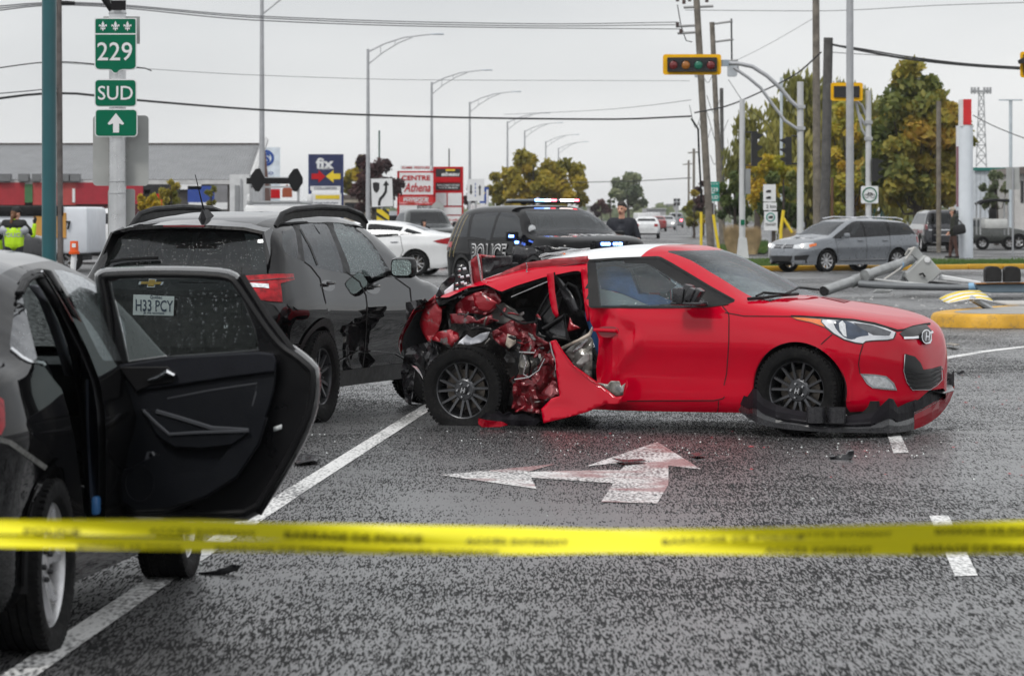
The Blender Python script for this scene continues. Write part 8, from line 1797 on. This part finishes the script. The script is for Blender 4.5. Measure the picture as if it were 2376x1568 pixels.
# ---------------------------------------------------------------- trees, buildings, people, haze
BARK = mat('bark', (.07, .055, .045), .9, var=.3, vscale=6, bump=.5, bscale=14)
PAL = {'gold': [(.13, .14, .022), (.28, .25, .03), (.48, .36, .035), (.58, .37, .04)], 'green': [(.03, .06, .018), (.07, .11, .028), (.13, .17, .04), (.26, .25, .055)], 'mix': [(.06, .10, .025), (.19, .21, .045), (.42, .34, .055), (.55, .33, .055)], 'willow': [(.12, .13, .03), (.23, .23, .055), (.37, .34, .08), (.50, .41, .10)],
    'purple': [(.035, .022, .026), (.06, .033, .036), (.11, .05, .05), (.16, .07, .06)], 'pale': [(.12, .16, .09), (.19, .23, .13), (.27, .30, .17), (.34, .35, .19)], 'yellow': [(.16, .19, .025), (.34, .33, .03), (.55, .40, .035), (.62, .38, .04)]}  # the pale set puts distance haze into the leaf colour
def tree(name, label, u, Y, vt, vb, hw, pal, n=5000, leaf=.13, clumps=40, droop=0.0, seed=1, vbase=None, tilt=0.0, group='trees across the intersection'):
 rnd = random.Random(seed); k = Y / FP; zt, zb, w = zat(vt, Y), max(.3, zat(vb, Y)), hw * k; t = thing(name, (gx(u, Y).x, Y, 0), 0, label, 'tree', group)
 zc, hz = (zt + zb) / 2, (zt - zb) / 2; mb = MB(); r0 = max(.06, .035 * zt)
 mb.tube([(0, 0, 0), (.05 * w, 0, zb * .6), (0, .03 * w, zb + hz * .6), (0, 0, zt - hz * .3)], [r0, r0 * .8, r0 * .55, r0 * .2], 8); cl = []
 for i in range(clumps):
  a = rnd.uniform(0, 6.283); el = math.asin(rnd.uniform(-.9, 1)); q = rnd.uniform(.4, 1.08); taper = 1.0 - .25 * max(0, math.sin(el))
  cl.append((Vector((w * q * math.cos(el) * math.cos(a) * taper, w * q * math.cos(el) * math.sin(a) * taper, zc + hz * q * math.sin(el))), rnd.uniform(.12, .27) * min(w, hz) * 1.1, 0)); c_ = cl[-1][0]; cl[-1] = (c_, cl[-1][1], min(.66, max(0, .33 + .62 * noise.noise(c_ * .45 + Vector((seed, 0, 0))) + rnd.uniform(-.12, .12))))
 for c, r_, tn in cl[::3]: mb.tube([(0, 0, lerp(zb * .8, c.z, .35)), c * .5 + Vector((0, 0, c.z * .12)), c], [r0 * .3, r0 * .18, r0 * .06], 5)
 mb.build('trunk', BARK, t, True); vs_, fs, tone = [], [], []
 for i in range(n):
  c, r_, tn = cl[rnd.randrange(clumps)]; d = Vector((rnd.gauss(0, 1), rnd.gauss(0, 1), rnd.gauss(0, .75))); d = d.normalized() * r_ * rnd.random() ** .45 * (1.25 if rnd.random() < .1 else 1); p = c + d
  if droop: p.z -= droop * rnd.random() ** 2 * 2
  s_ = leaf * rnd.uniform(.6, 1.4); a = Vector((rnd.gauss(0, 1), rnd.gauss(0, 1), rnd.gauss(0, 1))).normalized() * s_; b = a.cross(Vector((rnd.gauss(0, 1), rnd.gauss(0, 1), rnd.gauss(0, 1)))).normalized() * s_ * .55
  if droop: a = Vector((rnd.gauss(0, .25), rnd.gauss(0, .25), -1)).normalized() * s_ * 1.25; b = Vector((rnd.gauss(0, 1), rnd.gauss(0, 1), 0)).normalized() * s_ * .42
  q = len(vs_); vs_ += [p - a, p + b, p + a, p - b]; fs.append((q, q + 1, q + 2, q + 3)); tone += [tn] * 4
 o = mesh_obj('crown', vs_, fs, leafmat('leaves_' + pal, PAL[pal], .4), t); at = o.data.attributes.new('tone', 'FLOAT', 'POINT'); at.data.foreach_set('value', tone); return t
tree('willow_tree', 'tall drooping willow behind the two wooden poles', 1870, 195, 178, 500, 165, 'willow', 19000, .2, 100, 1.0, 3)
tree('willow_tree', 'willow crown right of the tall grey pole', 2010, 205, 205, 490, 115, 'willow', 12000, .2, 34, .9, 4)
tree('maple_tree', 'big golden green maple behind the slim wooden pole', 2125, 180, 160, 505, 128, 'mix', 24000, .22, 120, 0, 5)
tree('maple_tree', 'yellow green tree filling the gap left of the big maple', 1975, 190, 240, 505, 80, 'yellow', 7000, .18, 44, 0, 25)
tree('young_tree', 'bright yellow tree behind the sideways signal heads', 1790, 158, 335, 520, 62, 'yellow', 6500, .12, 34, 0, 6)
tree('young_tree', 'green tree between the signal post and truck sign', 1818, 150, 395, 535, 52, 'green', 5000, .12, 30, 0, 7)
tree('young_tree', 'green bushy tree right of the small route marker', 1705, 165, 400, 525, 42, 'green', 4000, .12, 26, 0, 8)
tree('young_tree', 'sparse tree with gold leaves above the route marker', 1755, 215, 275, 490, 62, 'mix', 5000, .16, 24, 0, 9)
tree('purple_tree', 'dark purple tree behind the leaning pole foot', 1630, 260, 425, 515, 34, 'purple', 3000, .16, 22, 0, 10)
tree('young_tree', 'yellow roadside shrub tree left of the leaning pole', 1610, 240, 450, 535, 22, 'mix', 2000, .15, 16, 0, 11)
tree('round_tree', 'wide golden tree above the police car roof', 1238, 300, 362, 500, 125, 'gold', 16000, .24, 70, 0, 12)
tree('purple_tree', 'round dark purple tree right of the navy sign', 866, 225, 356, 505, 58, 'purple', 8000, .15, 40, 0, 13)
tree('round_tree', 'golden tree behind the dark purple one', 835, 265, 352, 480, 46, 'gold', 2600, .18, 22, 0, 14)
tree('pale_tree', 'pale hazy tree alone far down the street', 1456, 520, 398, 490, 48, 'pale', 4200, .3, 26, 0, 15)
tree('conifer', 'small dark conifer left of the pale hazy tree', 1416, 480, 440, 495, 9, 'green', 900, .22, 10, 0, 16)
tree('shrub', 'yellow green shrub beside the route sign post', 348, 140, 448, 510, 32, 'yellow', 2600, .10, 20, 0, 17, group='shrubs before the shops'); tree('shrub', 'tall thin shrub before the shop windows', 395, 145, 400, 505, 26, 'mix', 1600, .10, 18, 0, 18, group='shrubs before the shops')
tree('shrub', 'small brownish tree before the blue shop front', 490, 150, 428, 500, 14, 'mix', 1000, .10, 12, 0, 19, group='shrubs before the shops'); tree('shrub', 'thin leafy tree right of the pylon', 2312, 185, 400, 500, 38, 'pale', 1500, .13, 18, 0, 20, group='shrubs before the shops')
tree('purple_tree', 'dark red tree behind the two way sign', 1088, 300, 420, 500, 16, 'purple', 1200, .2, 12, 0, 21)
tree('purple_tree', 'dull red shrub tree under the pale hazy tree', 1395, 420, 462, 505, 22, 'purple', 1200, .25, 12, 0, 22)
def far_mass():
 rnd = random.Random(5); vs_, fs, tone = [], [], []
 for i in range(9000):
  u = rnd.uniform(-150, 2550); Y = rnd.uniform(620, 900); h = (2.2 + 2.6 * abs(noise.noise(Vector((u * .012, 0, 1)))) + 1.5 * noise.noise(Vector((u * .05, 3, 1)))) * rnd.random() ** .5; p = gx(u, Y, max(.2, h)); s_ = rnd.uniform(.4, .9); a = Vector((rnd.gauss(0, 1), rnd.gauss(0, .3), rnd.gauss(0, 1))).normalized() * s_; b = Vector((-a.z, 0, a.x)) * .6; q = len(vs_); vs_ += [p - a, p + b, p + a, p - b]; fs.append((q, q + 1, q + 2, q + 3)); tone += [rnd.random() * .5] * 4
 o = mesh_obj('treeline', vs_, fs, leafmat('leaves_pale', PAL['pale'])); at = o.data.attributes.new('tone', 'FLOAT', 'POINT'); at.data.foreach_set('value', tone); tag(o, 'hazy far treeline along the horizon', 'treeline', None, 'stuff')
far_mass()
def tuft(u, Y, vt, hw, label):
 rnd = random.Random(int(u)); k = Y / FP; h = zat(vt, Y); vs_, fs = [], []
 for i in range(1500):
  a = rnd.uniform(0, 6.28); r_ = hw * k * rnd.random() ** .5; x, y = r_ * math.cos(a), r_ * math.sin(a) * .7; q = len(vs_); lx = x * .25 + rnd.gauss(0, .06); hh = h * rnd.uniform(.6, 1.05); vs_ += [(x * .7 - .015, y, 0), (x * .7 + .015, y, 0), (x + lx, y, hh)]; fs.append((q, q + 1, q + 2))
 o = mesh_obj('ornamental_grass', vs_, fs, mat('dry_grass', (.34, .25, .13), .8, var=.3)); o.location = gx(u, Y); tag(o, label, 'grass')
tuft(1705, 146, 520, 22, 'tall tan ornamental grass clump left of the pale signal post'); tuft(1745, 143, 524, 16, 'tan ornamental grass clump right of the pale signal post'); tuft(1832, 140, 530, 14, 'small tan grass clump beside the yellow brace')
# --- buildings
def building(name, label, u0, u1, Y, vt, depth, m, cat='building'):
 b = Board(name, label, cat, (u0 + u1) / 2, Y); w = (u1 - u0) * Y / FP; h = zat(vt, Y); mb = MB(); mb.box((0, depth / 2, h / 2), (w, depth, h)); mb.build('wall', m, b.t); b.w, b.h = w, h; return b
BRICK = mat('brown_brick', (.16, .07, .05), .85, var=.25, vscale=3, bump=.3, bscale=20)
b = building('shopping_plaza', 'long low shopping plaza with ribbed grey metal roof', -120, 575, 168, 416, 16, mat('plaza_wall', (.30, .28, .27), .8))
x0, x1 = b.q(-120, 0)[0], b.q(583, 0)[0]; ze, zr = zat(418, 168), zat(328, 168); n = 230; v, f = [], []
for i in range(n + 1):
 x = lerp(x0, x1, i / n); d = .06 if i % 2 else 0.0; v += [(x, -.5, ze + d), (x - (.35 if i == n else 0), 9, zr + d)]
for i in range(n): f.append((2 * i, 2 * i + 2, 2 * i + 3, 2 * i + 1))
mb = MB(); mb.add(v, f); mb.build('roof', mat('ribbed_metal_roof', (.27, .275, .285), .45, .3, var=.1, vscale=1), b.t)
mb = MB(); mb.box((x1 / 2 + x0 / 2, 9, zr + .02), (x1 - x0, .3, .14)); mb.build('ridge', mat('dark_flashing', (.06, .05, .045), .6), b.t)
mb = MB(); mb.box((x1 / 2 + x0 / 2, -.55, ze - .1), (x1 - x0, .12, .2)); mb.build('gutter', mat('pale_gutter', (.5, .5, .5), .5), b.t)
mb = MB(); mb.add([(x1, -.4, 0), (x1, 17, 0), (x1, 9, zr + .1), (x1, -.4, ze)], [(0, 1, 2, 3)]); mb.build('gable', BRICK, b.t); mb = MB(); mb.tube([(x1 + .05, -.6, ze), (x1 + .05, 9, zr + .25)], .16, 6); mb.build('barge_board', mat('pale_gutter', (.5, .5, .5), .5), b.t)
RB = [(-120, 62, (.36, .02, .03)), (80, 180, (.42, .06, .055)), (180, 335, (.34, .015, .03))]
for a, c, col in RB: b.rect('fascia_panel', a, c, 424, 476 if a < 180 else 474, mat('fascia_%d' % a, col, .5), -.65, .15)
b.rect('fascia_panel', 62, 80, 428, 470, mat('fascia_green', (.05, .16, .06), .5), -.7, .15); b.rect('fascia_panel', 172, 178, 438, 470, SWHITE, -.7, .1)
for u0, u1, v0, v1, m in ((180, 335, 478, 510, mat('maroon_front', (.07, .012, .016), .6)), (335, 420, 424, 450, SBLACK), (355, 385, 450, 476, SRED), (420, 470, 428, 440, SWHITE), (438, 500, 432, 470, mat('front_blue', (.02, .06, .30), .5)), (500, 530, 430, 470, mat('front_grey', (.2, .2, .21), .6)), (440, 530, 470, 486, SWHITE), (338, 352, 440, 486, DARK)): b.rect('shop_front', u0, u1, v0, v1, m, -.6, .1)
for u in range(-20, 330, 44): b.rect('shop_window', u, u + 32, 512, 560, BLKGLOSS, -.6, .1)
for u0, u1 in ((0, 30), (48, 72), (80, 98), (140, 165), (168, 190)): b.rect('roof_unit', u0, u1, 404, 421, mat('roof_unit_grey', (.16, .165, .17), .5), -.9, .6)
b = building('white_shop', 'small white flat roofed shop beside the blue logo sign', 533, 578, 160, 405, 8, mat('white_wall', (.62, .63, .64), .7)); b.rect('door', 545, 556, 430, 500, mat('door_grey', (.25, .26, .27), .5), -.04, .06); b.rect('downpipe', 558, 561, 415, 500, LGREY, -.1, .08)
b = building('low_shop', 'low beige shop behind the navy collision sign', 780, 850, 250, 452, 10, mat('beige_wall', (.38, .34, .28), .8)); b.rect('window', 800, 845, 470, 495, BLKGLOSS, -.05, .06); b.rect('fascia', 780, 850, 452, 460, mat('roof_dark', (.12, .1, .09), .7), -.1, .08)
b = building('low_shop', 'pale glazed shop front behind the red pylon sign', 890, 930, 270, 490, 8, mat('pale_front', (.5, .52, .56), .6)); b.rect('window', 896, 926, 500, 520, BLKGLOSS, -.05, .06)
b = building('warehouse', 'white ribbed warehouse with teal roof edge at far right', 2262, 2352, 230, 392, 14, mat('white_ribbed_wall', (.58, .62, .66), .6)); b.rect('roof_edge', 2258, 2354, 389, 396, mat('teal_edge', (.01, .16, .13), .5), -.2, .3)
for k in range(9): b.rect('wall_rib', 2264 + k * 10, 2265.5 + k * 10, 397, 530, mat('rib_grey', (.45, .48, .51), .6), -.06, .06)
b = building('corner_house', 'pale building with dark roof cut by the right picture edge', 2355, 2440, 190, 402, 10, mat('pale_stucco', (.55, .54, .53), .8)); b.plate('roof', [(2350, 404), (2362, 388), (2440, 384), (2440, 404)], mat('roof_dark', (.12, .1, .09), .7), -.4, 11)
for u in (2368, 2380): b.rect('window', u, u + 7, 420, 470, BLKGLOSS, -.05, .06)
b = building('glass_kiosk', 'dark green glazed shop front behind the bike sign', 2025, 2090, 215, 380, 8, mat('green_glass', (.03, .09, .08), .15, coat=.6)); b.rect('canopy', 2030, 2085, 430, 437, mat('pale_canopy', (.45, .55, .53), .5), -.6, .5); b.rect('column', 2034, 2040, 437, 505, SWHITE, -.5, .15)
for k, (u0, u1, vt, Y) in enumerate(((1345, 1390, 478, 650), (1545, 1575, 474, 700), (1500, 1545, 484, 600))): building('distant_block', 'hazy distant building, %s of the three far down the street' % ('leftmost', 'rightmost', 'middle')[k], u0, u1, Y, vt, 20, mat('haze_wall', (.4, .4, .41), .8)).rect('roof_edge', u0 - 1, u1 + 1, vt - 1, vt + 2, SGREY, -.3, .3)
# --- traffic cone
t = thing('traffic_cone', gx(1026, 106), 0, 'orange traffic cone with white bands beside the police car', 'cone'); mb = MB(); mb.rbox((0, 0, .02), (.36, .36, .04), .01); mb.build('base', SBLACK, t)
mb = MB(); mb.lathe([(.14, .04), (.03, .72), (.0001, .725)], n=18); mb.build('cone', mat('cone_orange', (.75, .06, .015), .45), t, True)
for z0, z1 in ((.42, .56), (.24, .33)): mb = MB(); mb.lathe([(.143 - .16 * (z0 - .04), z0), (.143 - .16 * (z1 - .04), z1)], n=18); mb.build('band', SWHITE, t, True)
# --- people: one remeshed skin per body, coloured by garment
def person(label, loc, rz, bones, scale=1.0, extras=None):
 mb = MB()
 for p0, p1, r0, r1, m in bones:
  p0, p1 = Vector(p0), Vector(p1); d = p1 - p0; L_ = max(d.length, 1e-4); d = d / L_; prof = [(.0001, -r0)] + [(r0 * math.cos(a), r0 * math.sin(a)) for a in (R(-60), R(-30), 0)] + [(r1 * math.cos(a), L_ + r1 * math.sin(a)) for a in (0, R(30), R(60))] + [(.0001, L_ + r1)]
  mb.lathe(prof, c=p0, n=12, M=d.to_track_quat('Z', 'Y').to_matrix())
 o = mb.build('person', None); md = o.modifiers.new('r', 'REMESH'); md.mode = 'VOXEL'; md.voxel_size = .0125; sm = o.modifiers.new('s', 'SMOOTH'); sm.iterations = 3
 me = bpy.data.meshes.new_from_object(o.evaluated_get(bpy.context.evaluated_depsgraph_get())); o.modifiers.clear(); o.data = me; ms = []
 for b_ in bones:
  if b_[4] not in ms: ms.append(b_[4])
 me.materials.clear()
 for m in ms: me.materials.append(m)
 B = [(Vector(b_[0]), Vector(b_[1]), b_[2], b_[3], ms.index(b_[4])) for b_ in bones]
 for pl in me.polygons:
  c = pl.center; best = 9
  for p0, p1, r0, r1, mi in B:
   q, s_ = intersect_point_line(c, p0, p1) if (p1 - p0).length > 1e-5 else (p0, 0); s_ = min(1, max(0, s_)); dd = (c - p0.lerp(p1, s_)).length - lerp(r0, r1, s_)
   if dd < best: best = dd; pl.material_index = mi
  pl.use_smooth = True
 o.location = loc; o.rotation_euler = (0, 0, rz); o.scale = (scale,) * 3; tag(o, label, 'person'); return o
SKIN = mat('skin', (.60, .32, .22), .5, var=.08); HAIRD = mat('dark_hair', (.02, .015, .012), .6); HAIRB = mat('brown_hair', (.14, .06, .025), .6); NAVY = mat('navy_uniform', (.012, .014, .022), .8); HIVIS = mat('hivis_yellow', (.50, .80, .01), .6, emit=None); BLKC = mat('black_cloth', (.012, .012, .013), .8); SILV = mat('silver_band', (.4, .42, .46), .4); OLIVE = mat('olive_jacket', (.025, .028, .018), .8); BROWN = mat('brown_trousers', (.085, .042, .032), .85); BEIGE = mat('beige_cap', (.36, .31, .25), .8); BOOT = mat('boot', (.015, .014, .013), .6)
def head(x, y, z, hair, fy=1, cap=None, look=0.0):
 """skull, jaw, nose, eyes, ears, mouth; face towards +y*fy"""
 c, s_ = math.cos(look), math.sin(look)
 def q(a, b, d): return (x + a * c - b * fy * s_, y + a * s_ + b * fy * c, z + d)
 o = [(q(0, 0, -.14), q(0, .01, -.05), .055, .055, SKIN), (q(0, -.005, .02), q(0, .012, .06), .082, .078, SKIN), (q(0, .03, -.05), q(0, .035, -.03), .055, .06, SKIN), (q(0, .088, .0), q(0, .104, -.022), .011, .016, SKIN), (q(.082, 0, -.01), q(.086, -.01, .02), .012, .016, SKIN), (q(-.082, 0, -.01), q(-.086, -.01, .02), .012, .016, SKIN)]
 o += [(q(sx * .03, .083, .018), q(sx * .034, .083, .018), .011, .011, HAIRD) for sx in (-1, 1)] + [(q(-.02, .086, -.058), q(.02, .086, -.058), .009, .009, mat('lips', (.30, .10, .08), .5))]
 o += [(q(0, -.025, .05), q(0, .01, .085), .088, .082, hair), (q(0, -.045, -.02), q(0, -.04, .04), .07, .078, hair)]
 if cap: o += [(q(0, -.01, .085), q(0, .02, .1), .094, .088, cap), (q(-.05, .10, .07), q(.05, .10, .07), .022, .022, cap), (q(-.03, .14, .06), q(.03, .14, .06), .016, .016, cap)]
 return o
def hand(p, d, m, side=1):
 """palm and five curled fingers along d"""
 p, d = Vector(p), Vector(d).normalized(); a = d.orthogonal().normalized(); b = d.cross(a); o = [(p, p + d * .07, .03, .036, m)]
 for i, ln in enumerate((.062, .07, .066, .052)): f0 = p + d * .08 + a * (i - 1.5) * .021; f1 = f0 + d * ln * .6 + b * .008 * side; o += [(f0, f1, .011, .0095, m), (f1, f1 + d * ln * .35 + b * .022 * side, .0095, .008, m)]
 t0 = p + d * .02 - a * .036; o += [(t0, t0 + d * .04 - a * .018 + b * .012, .013, .011, m)]; return o
def torso(m, lo, hip=.95, sh=1.42, belly=.13, y=0.0): return [((-.09, y, hip), (-.10, y, 1.18), .115, .12, m), ((.09, y, hip), (.10, y, 1.18), .115, .12, m), ((0, y - .01, hip), (0, y - .02, 1.22), belly, .13, m), ((-.10, y, 1.18), (-.13, y, sh - .08), .125, .115, m), ((.10, y, 1.18), (.13, y, sh - .08), .125, .115, m), ((-.19, y, sh - .03), (.19, y, sh - .03), .075, .075, m), ((0, y, sh), (0, y + .01, sh + .07), .07, .058, m)]
def legs(m, shoe, sx=.0, sep=.10, fy=1): return [b_ for k in (-1, 1) for b_ in (((k * sep, 0, .92), (k * sep, k * sx + .02 * fy, .50), .10, .075, m), ((k * sep, k * sx + .02 * fy, .50), (k * sep, k * sx * 1.6, .10), .072, .055, m), ((k * sep, k * sx * 1.6 - .03 * fy, .05), (k * sep, k * sx * 1.6 + .15 * fy, .04), .05, .04, shoe))]
# officer in the yellow jacket, back to the camera, one arm raised
bn = torso(HIVIS, .9) + [((-.19, 0, 1.40), (.19, 0, 1.40), .085, .085, BLKC), ((-.12, -.01, 1.36), (.12, -.01, 1.36), .12, .12, BLKC), ((-.20, 0, 1.25), (.20, 0, 1.25), .118, .118, SILV), ((.22, 0, 1.37), (.40, .04, 1.16), .062, .055, BLKC), ((.40, .04, 1.14), (.43, .02, 1.36), .055, .045, HIVIS), ((-.22, 0, 1.37), (-.32, .06, 1.08), .062, .055, BLKC), ((-.32, .06, 1.08), (-.30, .14, .86), .05, .04, HIVIS)] + hand((.43, .02, 1.40), (.25, 0, 1), BLKC) + hand((-.30, .15, .84), (0, .2, -1), BLKC) + legs(NAVY, BOOT) + head(.03, .01, 1.58, HAIRB, 1, BLKC, R(-50)) + [((-.03, -.09, 1.55), (-.05, -.11, 1.42), .04, .025, HAIRB)]
o = person('officer in yellow reflective jacket raising a gloved hand beside the trailer', gx(33, 77), 0, bn)
mb = MB(); tv, tf = text_mesh('POLICE', .12, .004, spacing=1.1); bv = BVHTree.FromObject(o, bpy.context.evaluated_depsgraph_get())
vv = []
for p in tv:
 h = bv.ray_cast(Vector((p[0] * 1.0 - .01, -2, 1.145 + p[1])), Vector((0, 1, 0))); vv.append((h[0] if h[0] else Vector((p[0], -.13, 1.14 + p[1]))) + Vector((0, -.008, 0)))
mesh_obj('back_lettering', vv, tf, SILV, o)
bn = torso(NAVY, .9) + [((-.22, 0, 1.37), (-.30, -.02, 1.08), .065, .055, NAVY), ((-.30, -.02, 1.08), (-.22, -.18, .90), .05, .042, SKIN), ((.22, 0, 1.37), (.31, -.02, 1.08), .065, .055, NAVY), ((.31, -.02, 1.08), (.26, -.16, .90), .05, .042, SKIN)] + hand((-.21, -.2, .88), (.2, -.5, -.6), SKIN) + hand((.25, -.18, .88), (-.2, -.5, -.6), SKIN) + legs(NAVY, BOOT, fy=-1) + head(0, -.02, 1.61, HAIRD, -1, None, R(-18))
person('dark haired officer in navy uniform standing behind the police car', gx(1443, 69.5), R(-8), bn, 1.045)
bn = torso(OLIVE, .9, belly=.15) + [((-.10, 0, .88), (.10, 0, .88), .14, .14, OLIVE), ((-.22, 0, 1.38), (-.25, -.03, 1.10), .068, .06, OLIVE), ((-.25, -.03, 1.10), (-.20, .12, .92), .055, .045, OLIVE), ((.22, 0, 1.38), (.25, -.05, 1.10), .068, .06, OLIVE), ((.25, -.05, 1.10), (.20, .10, .92), .055, .045, OLIVE), ((0, -.08, 1.44), (0, -.03, 1.47), .10, .09, OLIVE)] + hand((-.2, .14, .9), (0, .5, -.6), SKIN) + hand((.2, .12, .9), (0, .5, -.6), SKIN) + legs(BROWN, BOOT, sx=.08) + head(0, .03, 1.60, HAIRD, 1, BEIGE)
o = person('pedestrian with beige cap, dark jacket and brown trousers beside the pylon', gx(2213, 130.5), R(80), bn, 1.04)
t = thing('shoulder_bag', gx(2226, 130.0, .92), 0, 'black bag slung on the pedestrian beside the pylon', 'bag'); mb = MB(); mb.rbox((0, 0, .12), (.46, .18, .36), .09, Matrix.Rotation(R(-12), 3, 'Y')); mb.build('pouch', BLKC, t, True); mb = MB(); mb.tube([(-.16, 0, .28), (-.10, .1, .55), (-.2, .3, .62), (.06, .2, .4), (.14, 0, .26)], .02, 6); mb.build('strap', BLKC, t, True)
bn = torso(BLKC, .9) + [((0, -.03, 1.55), (0, -.02, 1.66), .11, .10, BLKC), ((-.22, 0, 1.37), (-.28, -.08, 1.08), .065, .055, BLKC), ((-.28, -.08, 1.08), (-.12, -.25, 1.0), .05, .042, BLKC), ((.22, 0, 1.37), (.28, -.08, 1.08), .065, .055, BLKC), ((.28, -.08, 1.08), (.12, -.25, 1.0), .05, .042, BLKC)] + hand((-.1, -.27, 1.0), (.5, -.4, 0), SKIN) + hand((.1, -.27, 1.0), (-.5, -.4, 0), SKIN) + legs(BLKC, BOOT, fy=-1) + head(0, -.06, 1.56, BLKC, -1)
person('small figure in black hood in front of the pickup truck', gx(982, 113), R(25), bn, .83)
# --- thin rain haze filling the air
hz = MB(); hz.box((0, 1200, 9.5), (2600, 2600, 21)); h = hz.build('haze', None); hm = bpy.data.materials.new('haze_air'); hm.use_nodes = True; nt = hm.node_tree; nt.nodes.clear(); po = nt.nodes.new('ShaderNodeOutputMaterial'); pv = nt.nodes.new('ShaderNodeVolumePrincipled'); pv.inputs['Color'].default_value = (.93, .95, .97, 1); pv.inputs['Density'].default_value = .00013; pv.inputs['Anisotropy'].default_value = .2; nt.links.new(pv.outputs[0], po.inputs['Volume']); h.data.materials.append(hm); tag(h, 'thin grey rain haze over the whole street', 'haze', None, 'stuff')
